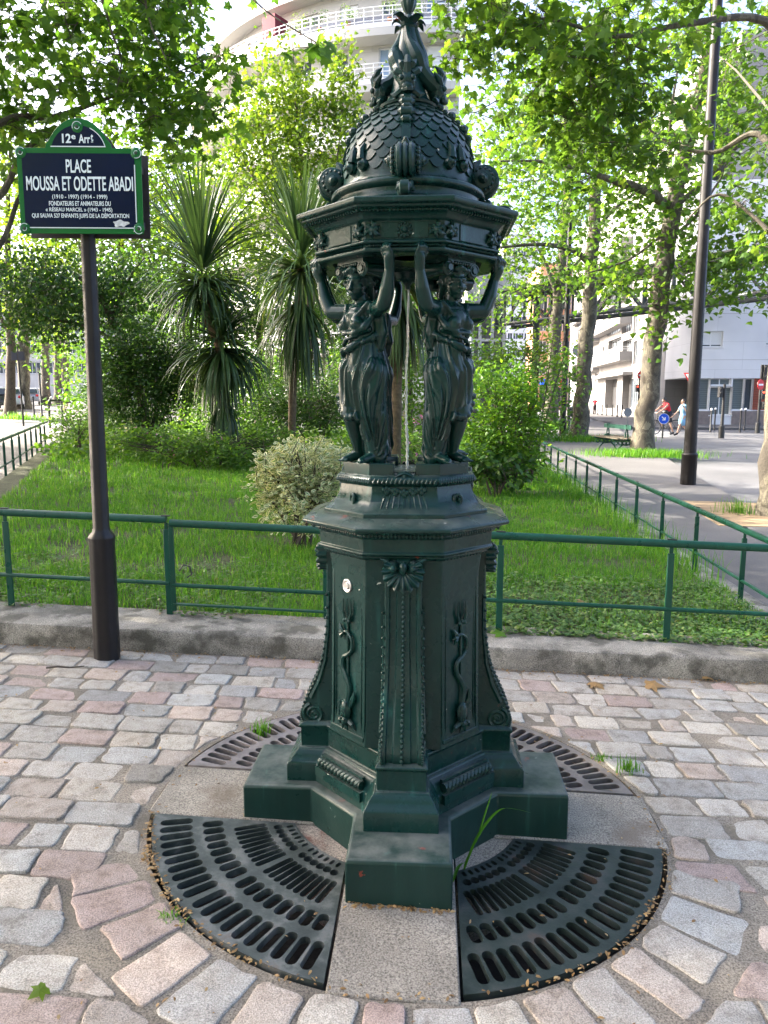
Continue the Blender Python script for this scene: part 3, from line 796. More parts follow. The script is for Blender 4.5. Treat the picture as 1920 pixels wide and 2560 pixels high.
mb = MB(); nrow = 9
for i in range(nrow):                          # fish scales, row over row
    s0 = .012 + i * (DL[-1] - .03) / nrow; hgt = (DL[-1] - .03) / nrow * 1.28
    n = 28
    for j in range(n):
        th = 2 * math.pi * (j + .5 * (i % 2)) / n; hw = math.pi / n * .985
        U = np.linspace(-1, 1, 7); rings = []
        for q in range(6):
            t = q / 5; ring = []
            for u in U:
                low = .0 + .55 * (abs(u) ** 2.2)       # rounded, slightly pointed foot
                ss = s0 + hgt * (low + (1 - low) * t)
                off = .0048 * (1 - t) + .0012 - .0016 * abs(u) ** 3
                ring.append(dpt(ss, th + u * hw, off))
            rings.append(ring)
        foot = [dpt(s0 + hgt * (.55 * abs(u) ** 2.2), th + u * hw, -.001) for u in U]
        mb.loft([foot] + rings, closed=False)
fp(mb, 'dome_scales', sharp=40)
def rib():
    mb = MB(); ss = np.linspace(.09, DL[-1], 16)
    rings = []
    for s in ss:
        row = []
        for x, o in ((-.0135, -.002), (-.0135, .012), (.0135, .012), (.0135, -.002)):
            r = np.interp(s, DL, [p[0] for p in DR]); p = dpt(s, x / max(r, .05), o); row.append(p)
        rings.append(row)
    mb.loft(rings)
    for s, w2, rr in ((.155, .018, .012), (.185, .028, .016), (.214, .016, .010), (.240, .026, .015), (.266, .014, .009), (.288, .021, .013), (.312, .018, .011)):
        if s > DL[-1]: continue
        x, y, z = dpt(s, 0, .014)
        mb.lathe([(.0, -w2), (rr * .45, -w2), (rr * .6, -w2 * .8), (rr, -w2 * .6), (rr * .9, 0), (rr, w2 * .6), (rr * .6, w2 * .8), (rr * .45, w2), (0, w2)], 12, (x, y, z), 'x')
    # big acanthus roll with end knobs
    c = (0, -.252, 2.281)
    mb.lathe([(0, -.066), (.006, -.065), (.010, -.058), (.014, -.056), (.017, -.050), (.030, -.046), (.034, -.040), (.034, -.034), (.047, -.030), (.050, -.018), (.046, -.012), (.052, 0), (.046, .012), (.050, .018),
        (.047, .030), (.034, .034), (.034, .040), (.030, .046), (.017, .050), (.014, .056), (.010, .058), (.006, .065), (0, .066)], 22, c, 'x')
    for k in range(14):
        a = 2 * math.pi * k / 14
        for x in (-.040, .040): mb.sph((x, c[1] + .034 * math.cos(a), c[2] + .034 * math.sin(a)), .0065, 6, 4)
    for sx in (-1, 0, 1):
        mb.tube([(sx * .018, c[1] + .048 * math.cos(a), c[2] + .048 * math.sin(a)) for a in np.linspace(R(80), R(290), 12)], [.004 + .006 * math.sin(math.pi * i / 11) for i in range(12)], 7)
    mb.tube([(0, -.226, 2.322), (0, -.234, 2.340), (0, -.246, 2.352)], [.020, .014, .004], 8)
    return mb
place4(rib, 'dome_rib', 'iron')
def drop_leaf():                               # leaf below each roll, with small scrolls at the cornice
    mb = MB()
    mb.sph((0, -.272, 2.200), (.015, .018, .026), 10, 7); mb.sph((0, -.284, 2.182), (.010, .010, .018), 8, 6)
    for sx in (-1, 1): mb.sph((sx * .018, -.272, 2.204), (.010, .012, .014), 8, 6); mb.sph((sx * .024, -.266, 2.194), (.008, .008, .008), 8, 5)
    mb.tube([(-.012, -.30, 2.174), (-.008, -.325, 2.182), (0, -.324, 2.190)], [.012, .014, .010], 8)
    mb.lathe([(0, -.024), (.008, -.023), (.012, -.016), (.021, -.012), (.021, .012), (.012, .016), (.008, .023), (0, .024)], 16, (0, -.330, 2.182), 'x')
    mb.sph((0, -.318, 2.194), (.012, .02, .012), 8, 6)
    return mb
place4(drop_leaf, 'cornice_leaf', 'iron')
def mask():                                    # low scrolls on the dome between the ribs
    mb = MB()
    for sx in (-1, 1):
        x, y, z = dpt(.030, sx * .13, .010)
        mb.lathe([(0, -.016), (.006, -.015), (.010, -.008), (.017, -.004), (.019, .004), (.019, .02)], 14, (x, y, z), 'y'); mb.sph((x, y - .012, z), .007, 8, 5)
        mb.tube([dpt(.045, sx * .10, .008), dpt(.075, sx * .09, .010), dpt(.100, sx * .12, .006)], [.016, .012, .003], 7)
    mb.rot(45); return mb
place4(mask, 'dome_scroll', 'iron')
# crown of dolphins
fp(MB().lathe([(.088, 2.508), (.099, 2.511), (.102, 2.518), (.095, 2.523), (.082, 2.530), (.066, 2.55), (.056, 2.58), (.050, 2.61), (.050, 2.64), (.050, 2.67), (.043, 2.70), (.033, 2.73), (.027, 2.755), (.0265, 2.765), (.031, 2.770), (.027, 2.776), (.026, 2.79), (.02, 2.80)], 28), 'dome_neck')
def dolphin():
    mb = MB()
    P = smoothpath([(-.084, 2.535), (-.094, 2.558), (-.089, 2.584), (-.066, 2.604), (-.050, 2.630), (-.049, 2.660), (-.045, 2.690), (-.031, 2.726), (-.022, 2.765)], 3)
    tw = np.clip(np.linspace(-.25, 1, len(P)), 0, 1) ** 1.2 * 1.9
    rad = list(np.interp(np.linspace(0, 1, len(P)), [0, .08, .22, .36, .5, .66, .8, 1], [.012, .026, .032, .027, .027, .029, .018, .009]))
    mb.tube([(r * math.sin(t), r * math.cos(t), z) for (r, z), t in zip(P, tw)], rad, 10)
    i0 = len(mb.v)
    # head: brow, snout, fins
    mb.sph((0, -.100, 2.602), (.029, .026, .028), 12, 8); mb.sph((0, -.114, 2.580), (.019, .016, .016), 10, 6)
    mb.tube([(-.018, -.112, 2.572), (0, -.126, 2.570), (.018, -.112, 2.572)], [.004, .008, .004], 6)
    mb.tube([(-.024, -.096, 2.556), (-.014, -.110, 2.551), (.014, -.110, 2.551), (.024, -.096, 2.556)], [.007, .008, .008, .007], 6)
    for sx in (-1, 1):
        mb.sph((sx * .019, -.120, 2.606), .009, 8, 6)
        mb.tube([(sx * .016, -.106, 2.620), (sx * .034, -.102, 2.630), (sx * .046, -.086, 2.648)], [.013, .013, .002], 7)
        mb.tube([(sx * .020, -.094, 2.575), (sx * .040, -.092, 2.560), (sx * .056, -.090, 2.566)], [.012, .012, .002], 7)
        mb.tube([(sx * .006, -.104, 2.63), (sx * .020, -.112, 2.652), (sx * .028, -.104, 2.664)], [.011, .010, .002], 7)
    mb.tube([(0, -.104, 2.622), (0, -.114, 2.648), (0, -.104, 2.672), (0, -.088, 2.684)], [.018, .015, .010, .002], 8)
    mb.v[i0:] = [(x, y, z - .033) for x, y, z in mb.v[i0:]]
    return mb
place4(dolphin, 'dolphin', 'iron')
mb = MB()
for k in range(8):                             # tail flukes
    a = 2 * math.pi * k / 8; ca, sa = math.cos(a), math.sin(a); l = .068 if k % 2 else .056; dz = .006 * (k % 3 - 1)
    rings = []
    for t in np.linspace(0, 1, 6):
        r = .018 + (l - .018) * t; z = 2.775 + dz + .030 * math.sin(t * 2.0) - .018 * t * t; wd = .016 * math.sin(math.pi * (.15 + .8 * t)); th = .005
        rings.append([(r * ca - x * sa, r * sa + x * ca, z + h) for x, h in ((-wd, 0), (0, th), (wd, 0), (0, -th))])
    mb.loft(rings)
fp(mb, 'tail_flukes')
prof = smoothpath([(.008, 2.800), (.012, 2.806), (.009, 2.812), (.012, 2.818), (.020, 2.832), (.0245, 2.85), (.023, 2.872), (.016, 2.892), (.008, 2.91), (.001, 2.918)], 2)
mb = MB(); rings = []
for r, z in prof: rings.append([(r * (1 + .09 * math.cos(8 * a)) * math.cos(a), r * (1 + .09 * math.cos(8 * a)) * math.sin(a), z) for a in np.linspace(0, 2 * math.pi, 40, endpoint=False)])
mb.loft(rings); fp(mb, 'finial')
# nozzle under the canopy, and the thread of water
fp(MB().lathe([(.05, 1.985), (.04, 1.965), (.018, 1.955), (.010, 1.945), (.009, 1.930), (.0, 1.930)], 16), 'nozzle')
m, n, l, b = nodes('falling_water')
b.inputs['Base Color'].default_value = (.92, .95, .95, 1); b.inputs['Roughness'].default_value = .08; b.inputs['Transmission Weight'].default_value = .62; b.inputs['IOR'].default_value = 1.33
M['water'] = m
P = [(.0028 * math.sin(z * 11) + .0012 * math.sin(z * 37), .0022 * math.cos(z * 8), z) for z in np.linspace(1.93, 1.285, 90)]
mb = MB().tube(P, [(.0036 + .0015 * t) * (1 + .5 * (t > .25) * math.sin(i * 1.9) * rnd.uniform(.2, 1)) for i, t in enumerate(np.linspace(0, 1, 90))], 7)
for k in range(14):
    a = rnd.uniform(0, 6.28); mb.sph((.02 * math.cos(a), .02 * math.sin(a), 1.288 + rnd.uniform(0, .03)), rnd.uniform(.002, .004), 6, 4)
tag(mb.build('water_stream', M['water']), 'thin stream of clear water falling between the two front figures', 'water')
mb = MB().lathe([(.0, 1.300), (.12, 1.302), (.15, 1.306)], 24); fp(mb, 'bowl_floor')
# ---------------------------------------------------------------- caryatids
def statue_mesh():
    mb = MB(); c = mb.cap
    c((.015, .004, .315), (.004, .002, .405), .070, .054); c((.004, .002, .405), (0, 0, .468), .054, .060); c((0, 0, .44), (0, .004, .485), .058, .050)
    c((-.062, .004, .500), (.062, .004, .500), .032, .032)
    for sx in (-1, 1): mb.sph((sx * .030, -.046, .452), (.027, .024, .026), 12, 8)
    c((0, 0, .50), (-.003, -.006, .558), .025, .0225)
    hx = -.006                              # head, turned a little
    H = Matrix.Rotation(R(20), 3, 'Z') @ Matrix.Rotation(R(9), 3, 'X')
    hc = Vector((hx, -.012, .592))
    hp = lambda x, y, z: hc + H @ Vector((x, y, z))
    def hs(x, y, z, r): mb.sph(hp(x, y, z), r, 12, 8, H)
    hs(0, .004, .006, (.037, .044, .044)); hs(0, -.014, -.018, (.030, .032, .034)); hs(0, -.030, -.044, (.014, .013, .011))
    c(hp(0, -.041, .006), hp(0, -.053, -.016), .0055, .0085, 8); hs(0, -.052, -.017, (.0085, .006, .005))
    hs(0, -.043, -.031, (.0125, .0065, .0042)); hs(0, -.040, -.0355, (.0105, .006, .004))
    for sx in (-1, 1):
        hs(sx * .0145, -.033, .001, (.0085, .007, .0048)); c(hp(sx * .006, -.042, .011), hp(sx * .025, -.031, .010), .0045, .0038, 8); hs(sx * .020, -.028, -.016, (.012, .010, .012))
        for k, (y, z, r) in enumerate(((-.020, .036, .013), (-.004, .028, .014), (.012, .016, .015), (.020, -.002, .015), (-.034, .040, .010))): hs(sx * (.030 + .003 * k if k < 4 else .014), y, z, (r, r, r))
        c(hp(sx * .034, .018, -.006), hp(sx * .030, .030, -.050), .013, .010, 8)
        hs(sx * .038, .006, -.006, (.006, .009, .013))
    hs(0, .020, .020, (.042, .040, .036)); hs(0, .052, .000, (.024, .022, .022)); hs(0, -.036, .046, (.012, .009, .010))
    for k in range(9): hs(.034 * math.sin((k - 4) * .38), -.036 * math.cos((k - 4) * .38) + .004, .034 + .004 * (k % 2), (.0085,) * 3)
    for sx in (-1, 1):                      # arms raised to the cornice, hands round its lower moulding
        S_, E_, W_ = (sx * .074, .004, .503), (sx * .138, -.026, .508), (sx * .176, -.036, .612)
        c(S_, E_, .0305, .0250); c(E_, ((E_[0] + W_[0]) / 2 + sx * .004, -.032, .556), .0255, .0235); c(((E_[0] + W_[0]) / 2 + sx * .004, -.032, .556), W_, .0235, .0155)
        c(W_, (sx * .186, -.046, .645), .0165, .018)
        mb.sph((sx * .188, -.048, .650), (.020, .013, .020), 10, 7)
        for k in range(4):
            x = sx * .172 + sx * k * .0105; l = (.020, .024, .023, .018)[k]
            c((x, -.054, .658), (x - sx * .002, -.061, .658 + l * .62), .0060, .0056, 8); c((x - sx * .002, -.061, .658 + l * .62), (x - sx * .004, -.052, .660 + l * 1.15), .0055, .0048, 8)
        c((sx * .170, -.044, .640), (sx * .160, -.052, .660), .0065, .0052, 8); c((sx * .160, -.052, .660), (sx * .158, -.054, .674), .0052, .0045, 8)
    # legs: viewer's-left knee bent and bare
    c((-.036, -.004, .31), (-.012, -.044, .172), .058, .0345); c((-.012, -.044, .172), (-.022, -.016, .105), .033, .0285); c((-.022, -.016, .105), (-.030, .006, .034), .0285, .0165)
    c((-.030, .008, .022), (-.036, -.026, .014), .0175, .0150); c((-.036, -.026, .014), (-.040, -.050, .010), .0150, .0105)
    for k in range(5): c((-.050 + k * .006, -.048, .008), (-.053 + k * .0068, -.064 + .003 * k, .006), .0062, .0052, 7)
    c((.046, 0, .30), (.050, -.012, .165), .058, .038); c((.050, -.012, .165), (.048, -.002, .100), .034, .029); c((.048, -.002, .100), (.050, .008, .032), .029, .0175)
    c((.050, .008, .022), (.056, -.034, .013), .0175, .0145); c((.056, -.034, .013), (.060, -.056, .010), .0145, .0105)
    for k in range(5): c((.072 - k * .006, -.054, .008), (.077 - k * .0068, -.070 + .003 * k, .006), .0062, .0052, 7)
    # dress
    c((.008, .006, .372), (.012, .004, .300), .056, .073); c((.013, .006, .300), (.030, .004, .180), .072, .058); c((.034, .012, .185), (.050, .026, .090), .054, .038); c((.050, .026, .090), (.052, .030, .012), .037, .030)
    c((-.02, -.004, .30), (-.016, -.022, .215), .066, .050); c((-.01, .03, .25), (.02, .045, .02), .055, .042)
    for k in range(7):                      # hem edge swept across the thigh
        t = k / 6; mb.sph((-.066 + .100 * t, -.050 - .018 * math.sin(t * 3.1), .222 - .028 * math.sin(t * 3.1) - .065 * t), (.017, .014, .013), 8, 6)
    sash = smoothpath([(-.070, .006, .352), (-.052, -.046, .360), (-.006, -.068, .372), (.040, -.050, .392), (.064, -.010, .410), (.068, .030, .43)], 3)
    mb.tube(sash, [.011 + .003 * math.sin(i * 1.1) for i in range(len(sash))], 8)
    mb.tube([(x * .94, y * .96, z + .030) for x, y, z in sash[:-3]], .007, 7)
    for sx in (-1, 1):
        c((sx * .058, .020, .510), (sx * .066, .030, .430), .026, .026); c((sx * .066, .030, .430), (sx * .070, .026, .380), .026, .012)
        c((sx * .055, -.020, .520), (sx * .022, -.060, .462), .010, .008, 8)
        mb.tube([(sx * .070, .0, .492), (sx * .060, -.040, .440), (sx * .026, -.060, .424), (0, -.058, .428)], [.012, .012, .010, .008], 8)
    o = mb.build('tmp', None); o.data.update()
    md = o.modifiers.new('r', 'REMESH'); md.mode = 'VOXEL'; md.voxel_size = .0030
    md = o.modifiers.new('s', 'SMOOTH'); md.factor = .5; md.iterations = 3
    me = evaluated(o); bpy.data.objects.remove(o)
    k = len(me.vertices); co = np.empty(k * 3, np.float32); me.vertices.foreach_get('co', co); co = co.reshape(-1, 3)
    nr = np.empty(k * 3, np.float32); me.vertex_normals.foreach_get('vector', nr); nr = nr.reshape(-1, 3)
    x, y, z = co.T
    th = np.arctan2(y - .005, x - .015 - .2 * np.clip(.3 - z, 0, 1))
    # folds: fan out below the breast, sweep round the hip, hang straight at the back hem
    ph = 12 * th - 44 * (z - .2) * np.clip(z / .3, .25, 1) + 1.3 * np.sin(17 * z + 2 * th) + .8 * np.sin(6.5 * th)
    f = 1 - np.abs(np.sin(ph / 2)) * 1.7 + .35 * np.sin(ph * 1.7 + 9 * z)
    leg = np.minimum(np.hypot(np.hypot(x + .020, y + .028) - .0, 0), 9)
    on = ((z > .015) & (z < .425)).astype(float)
    bare = ((z < .205 - .5 * (x + .03)) & (y < .012) & (x < .030)) | ((z < .075) & (y < .0))
    on *= ~bare
    on *= np.clip((z - .012) / .03, 0, 1) * np.clip((.43 - z) / .03, 0, 1)
    amp = np.interp(z, [0, .1, .25, .36, .42], [.0070, .0075, .0070, .0046, .003])
    co += nr * (on * amp * f)[:, None]
    up = ((z > .415) & (z < .505) & (np.abs(x) < .085) & (np.abs(y) < .08)).astype(float)
    co += nr * (up * .0022 * np.sin(70 * (z + .55 * np.abs(x)) + 20 * y))[:, None]
    co[:, 0] *= np.interp(co[:, 2], [0, .47, .52], [.93, .93, 1.0])
    me.vertices.foreach_set('co', co.astype(np.float32).ravel()); me.update()
    o = bpy.data.objects.new('tmp', me); C.objects.link(o)
    md = o.modifiers.new('s', 'SMOOTH'); md.factor = .4; md.iterations = 2
    m2 = evaluated(o); bpy.data.objects.remove(o)
    m2.polygons.foreach_set('use_smooth', [True] * len(m2.polygons)); return m2
STM = statue_mesh(); STM.materials.clear(); STM.materials.append(M['statue'])
STX = STM.copy(); co = np.empty(len(STX.vertices) * 3, np.float32); STX.vertices.foreach_get('co', co); co[0::3] *= -1
STX.vertices.foreach_set('co', co); STX.flip_normals(); STX.update()
for k, me in ((0, STM), (1, STX), (2, STM), (3, STX)):
    o = bpy.data.objects.new('statue', me); C.objects.link(o); o.parent = FT
    a = -math.pi / 4 + k * math.pi / 2; rr = .146 * math.sqrt(2)
    o.location = (-math.cos(-a) * 0 + math.sin(a) * rr, -math.cos(a) * rr, 1.341); o.rotation_euler = (0, 0, a)
    if k == 1: o['label'] = 'caryatid with white paint chips on her feet'
    # volute capital above the head, built into the canopy
    mb = MB()
    mb.lathe([(.030, 1.955), (.040, 1.975), (.048, 1.985)], 16); mb.box((0, 0, 1.992), (.13, .10, .020))
    for sx in (-1, 1):
        mb.lathe([(0, -.056), (.010, -.056), (.010, -.050), (.020, -.048), (.025, -.044), (.021, -.02), (.021, .02), (.025, .044), (.020, .048), (0, .05)], 18, (sx * .058, 0, 1.968), 'y')
        spiral_c = (sx * .058, 1.968)
        P = []
        for q in range(30):
            t = q / 12 * 2 * math.pi; r = .022 * (1 - q / 34); P.append((spiral_c[0] + sx * r * math.cos(t), -.050, spiral_c[1] + r * math.sin(t)))
        mb.tube(P, .0028, 5)
    for q in range(7): mb.sph(((q - 3) * .011, -.05, 1.984), .006, 6, 5)
    mb.rot(math.degrees(a)); mb.v = [(x + math.sin(a) * rr, y - math.cos(a) * rr, z) for x, y, z in mb.v]
    fp(mb, 'capital', 'statue')
# ================================================================ PLACING HELPERS
def gx(u, y, h=0):                      # ground point under picture column u, y metres behind the fountain axis
    a = (u * DS - 960) / FPX; x = 0
    for _ in range(12):
        z = gz(x, y) + h; zc = (y - CAM[1]) * math.cos(PITCH) - (z - CAM[2]) * math.sin(PITCH); x = CAM[0] + a * zc
    return Vector((x, y, gz(x, y)))
def part(mb, name, mat, parent, bv=0, **k):
    o = mk(name, mb.v, mb.f, M[mat] if isinstance(mat, str) else mat, parent, **k)
    if bv: bevel(o, bv)
    return o
# ================================================================ FENCES
def fence(name, label, pts, posts, h=.62, parts_h=.21, group=None, dz=.13, twist=0):
    p0 = Vector(pts[0]); f = lambda x, y: Vector((x, y, gz(x, y) + dz))
    t = thing(name, label, 'fence', f(*pts[0]), 0, group)
    line = [f(*p) for p in pts]; up = Vector((0, 0, 1))
    part(MB().tube([p + up * h for p in line], .0245, 12), 'top_rail', 'rail', t)
    part(MB().tube([p + up * parts_h for p in line], .0135, 10), 'lower_rail', 'rail', t)
    d = (line[-1] - line[0]).normalized()
    for s in posts:
        L = (line[-1] - line[0]).length; q = line[0].lerp(line[-1], s / L)
        # find the point on the bent line
        best = None; acc = 0
        for a, b in zip(line, line[1:]):
            l = (b - a).length
            if acc + l >= s: best = a.lerp(b, (s - acc) / l); break
            acc += l
        q = best or line[-1]
        mb = MB()
        mb.bar(q - up * .05, q + up * (h - .06), .040, .014); mb.bar(q + up * (h - .06), q + up * (h - .018), .022, .012)
        mb.rot(math.degrees(math.atan2(d.y, d.x)) + twist, 0, (q.x, q.y))
        p = part(mb, 'post', 'rail', t, .003)
        mb = MB(); mb.bar(q + up * (h + .026) - d * .028, q + up * (h + .026) + d * .028, .020, .007); part(mb, 'clip', 'black', p, .002)
    return t
FY = lambda x: 1.845 - .062 * x
fence('metal_fence', 'green tubular fence on the kerb to the left of the drinking fountain', [(x, FY(x)) for x in (-4.4, -3.4, -2.4, -1.455)], [.85, 1.90, 2.95], group='green tubular fences round the lawn')
fence('metal_fence', 'green tubular fence on the kerb to the right of the drinking fountain', [(x, FY(x)) for x in (-.42, .5, 1.5, 2.56)], [.06, 1.06, 2.09, 2.95], group='green tubular fences round the lawn')
rf = [(RX(y), y) for y in (1.75, 3, 5, 8, 12, 16, 21, 27)]
fence('metal_fence', 'long green fence with close posts running away along the right pavement', rf, [.15 + 1.12 * k for k in range(22)], .60, .20, 'green tubular fences round the lawn', .045, 90)
lf = [(LX(y), y) for y in (2.2, 5, 9, 13, 16.2)]
fence('metal_fence', 'green fence with close posts along the pale left pavement', lf, [.2 + .92 * k for k in range(16)], .62, .21, 'green tubular fences round the lawn', .07, 90)
# the gate leaf beside the post
gt = thing('fence_gate', 'green tubular gate leaf between fence post and drinking fountain, with a flat bottom bar', 'gate', (-1.40, FY(-1.4), gz(-1.4, 1.9) + .13))
g = lambda x, h: Vector((x, FY(x), gz(x, FY(x)) + .13 + h))
part(MB().tube([g(-1.432, .60), g(-.45, .60)], .0245, 12), 'top_rail', 'rail', gt)
part(MB().tube([g(-1.432, .20), g(-.45, .20)], .0135, 10), 'lower_rail', 'rail', gt)
part(MB().bar(g(-1.432, .075), g(-.45, .075), .030, .012), 'bottom_bar', 'rail', gt, .002)
for x in (-1.428, -.45): part(MB().bar(g(x, .03), g(x, .60), .030, .016), 'stile', 'rail', gt, .002)
part(MB().tube([g(-1.38, .30) + Vector((0, -.02, 0)), g(-1.35, .34) + Vector((0, -.02, 0)), g(-1.31, .33) + Vector((0, -.02, 0)), g(-1.30, .28) + Vector((0, -.02, 0)), g(-1.33, .26) + Vector((0, -.02, 0))], .005, 6), 'latch', 'black', gt)
# ================================================================ STREET NAME SIGN
def text_mb(txt, w_, h_, off=.0, th=.0012):
    cu = bpy.data.curves.new('t', 'FONT'); cu.body = txt; cu.align_x = 'LEFT'; cu.size = 1; cu.offset = off; cu.extrude = .01
    o = bpy.data.objects.new('t', cu); C.objects.link(o); me = evaluated(o); bpy.data.objects.remove(o)
    V = np.array([v.co[:] for v in me.vertices]); F = [tuple(p.vertices) for p in me.polygons]
    lo, hi = V.min(0), V.max(0); V = (V - (lo + hi) / 2) / np.maximum(hi - lo, 1e-6)
    mb = MB(); mb.add([(x * w_, -z * th, y * h_) for x, y, z in V], F); return mb
M['enamel_green'] = plain('green_enamel', (.008, .115, .026), .25, var=.12, scale=6, spec=.25)
M['enamel_navy'] = plain('navy_enamel', (.002, .0055, .030), .22, var=.15, scale=6, spec=.22)
M['letter'] = plain('white_lettering', (.70, .78, .80), .35)
M['rust'] = plain('rusty_back_plate', (.035, .028, .03), .6, var=.5, scale=9)
M['scratch'] = plain('scraped_metal', (.55, .57, .58), .5, var=.3, scale=60)
sb = Vector((-1.70, 1.48, gz(-1.70, 1.48)))
stop = at(190, 512, 1.48); lean = Vector((stop.x - sb.x, 0, 0)) / (stop.z - sb.z)
sp = thing('street_sign', 'dark blue enamel street name sign with green border on a tall dark pole', 'street sign', sb)
zz = at(233, 1158, 1.48).z - sb.z; zt = stop.z - sb.z
pp = lambda z: sb + Vector((0, 0, z)) + lean * z
mb = MB(); rings = []
for z, r in ((-.05, .074), (zz - .03, .0705), (zz - .012, .074), (zz, .074), (zz + .03, .050), (zz + .05, .0455), (zt * .75, .040), (zt + .42, .037)):
    c = pp(z); rings.append([c + Vector((r * k * math.cos(a), r * k * math.sin(a), 0)) for a, k in [(2 * math.pi * j / 32, .955 if j % 4 < 2 else 1.0) for j in range(32)]])
part(mb.loft(rings), 'pole', 'pole', sp, sharp=50)
SC0 = at(173.5, 413, 1.40)              # middle of the plate
SW, SH = .646, .425
def plate_poly(e=0):
    w2, h2 = SW / 2 - e, SH / 2 - e; P = [(-w2, -h2), (w2, -h2), (w2, h2), (.172 - e, h2)]
    arch = [(.168 - e, h2 + .022), (.150 - e, h2 + .042), (.128 - e * .9, h2 + .075), (.095 - e * .8, h2 + .110 - e * .5), (.05, h2 + .137 - e * .8), (0, h2 + .146 - e)]
    arch = smoothpath(arch, 2); P += arch + [(-x, z) for x, z in arch[::-1][1:]] + [(-.172 + e, h2), (-w2, h2)]
    return P
def flat(poly, y0, y1):
    mb = MB(); n = len(poly); mb.loft([[(x, y1, z) for x, z in poly], [(x, y0, z) for x, z in poly]]); return mb
def on_plate(mb): 
    mb.v = [(x + SC0.x + lean.x * (z), y + SC0.y, z + SC0.z - .006 * x) for x, y, z in mb.v]; return mb
pl = part(on_plate(flat(plate_poly(), 0, .006)), 'sign_plate', 'enamel_green', sp, .0015)
def navy(poly): return on_plate(flat(poly, -.0022, .0))
U = lambda x, y: ((x - 822 - (y - 395) * .041) * .000495, -(y - 820) * .000503)
mp = [U(243, 1183), U(1437, 1183), U(1425, 452), U(235, 452)]
part(navy([(-.296, -.182), (.288, -.182), (.288, .186), (-.296, .186)]), 'navy_panel', 'enamel_navy', pl)
ar = smoothpath([(.137, .222), (.128, .245), (.108, .275), (.075, .302), (.038, .318), (0, .324)], 3)
part(navy([(-.140, .220), (.140, .220)] + ar + [(-x, z) for x, z in ar[::-1][1:]]), 'navy_panel', 'enamel_navy', pl)
for mb in (MB().box((0, -.003, -.1835), (.545, .002, .0045)), MB().box((.2885, -.003, -.012), (.0045, .002, .285)), MB().box((0, -.003, .2185), (.284, .002, .0048)), MB().tube([(x + .0015, -.003, z) for x, z in ar[:-5]], .0022, 5)):
    part(on_plate(mb), 'white_line', 'letter', pl)
for cx, cz, w0 in ((-.300, .189, 2.2), (.300, .187, -.5), (-.300, -.188, 2.4), (.300, -.188, 4.0), (0, .315, 2.0)):
    mb = MB(); mb.lathe([(0, -.009), (.008, -.009), (.010, -.007), (.026, -.0055), (.0295, -.003), (.0295, 0)], 28, (0, 0, 0), 'y'); mb.v = [(x + cx, y, z + cz) for x, y, z in mb.v]
    q = part(on_plate(mb), 'boss', 'enamel_green', pl)
    mb = MB()
    for r0, a0, a1 in ((.0245, w0 - 1.5, w0 + 1.5), (.012, w0 + 1.4, w0 + 4.2)):
        mb.tube([(cx + r0 * math.cos(a), -.0065, cz + r0 * math.sin(a)) for a in np.linspace(a0, a1, 16)], .0016, 5)
    part(on_plate(mb), 'white_ring', 'letter', q)
    mb = MB(); mb.lathe([(0, -.0125), (.005, -.0120), (.007, -.0095), (.007, -.008)], 12, (0, 0, 0), 'y'); mb.v = [(x + cx, y, z + cz) for x, y, z in mb.v]
    part(on_plate(mb), 'screw', 'black', q)
def line(txt, x0, x1, y0, y1, off=.0):
    a, b = U((x0 + x1) / 2, (y0 + y1) / 2), None
    mb = text_mb(txt, (x1 - x0) * .000495, (y1 - y0) * .000503, off); mb.v = [(x + a[0], y - .0030, z + a[1]) for x, y, z in mb.v]
    part(on_plate(mb), 'lettering', 'letter', pl, smooth=False)
line('12', 655, 748, 262, 352, .025); line('e', 753, 796, 275, 315, .02); line('Arr', 828, 950, 268, 352, .02); line('t', 955, 980, 265, 333, .02); line('-', 958, 980, 338, 344)
line('PLACE', 692, 955, 510, 642, .016); line('MOUSSA ET ODETTE ABADI', 274, 1396, 676, 818, .016)
line('(1910 - 1997) (1914 - 1999)', 545, 1126, 855, 908, .012); line('FONDATEURS ET ANIMATEURS DU', 510, 1162, 920, 966, .015)
line('« RÉSEAU MARCEL » (1943 - 1945)', 474, 1178, 975, 1034, .012); line('QUI SAUVA 527 ENFANTS JUIFS DE LA DÉPORTATION', 328, 1356, 1032, 1098, .015)
c = U(1265, 1140); P = [(c[0] + (.040 * math.cos(a)) * (1 + .22 * math.sin(3 * a + 1)), c[1] + .0165 * math.sin(a) * (1 + .25 * math.sin(5 * a))) for a in np.linspace(0, 2 * math.pi, 26, endpoint=False)]
part(on_plate(flat(P, -.0034, -.001)), 'scraped_patch', 'scratch', pl)
bk = flat(plate_poly(), .115, .121); part(on_plate(bk), 'back_plate', 'rust', sp, .0015)
mb = MB(); mb.box((0, .100, .13), (.60, .022, .035)); mb.box((0, .100, -.15), (.60, .022, .035)); mb.box((0, .02, .13), (.60, .02, .035)); mb.box((0, .02, -.15), (.60, .02, .035))
part(on_plate(mb), 'bracket', 'rust', sp, .002)
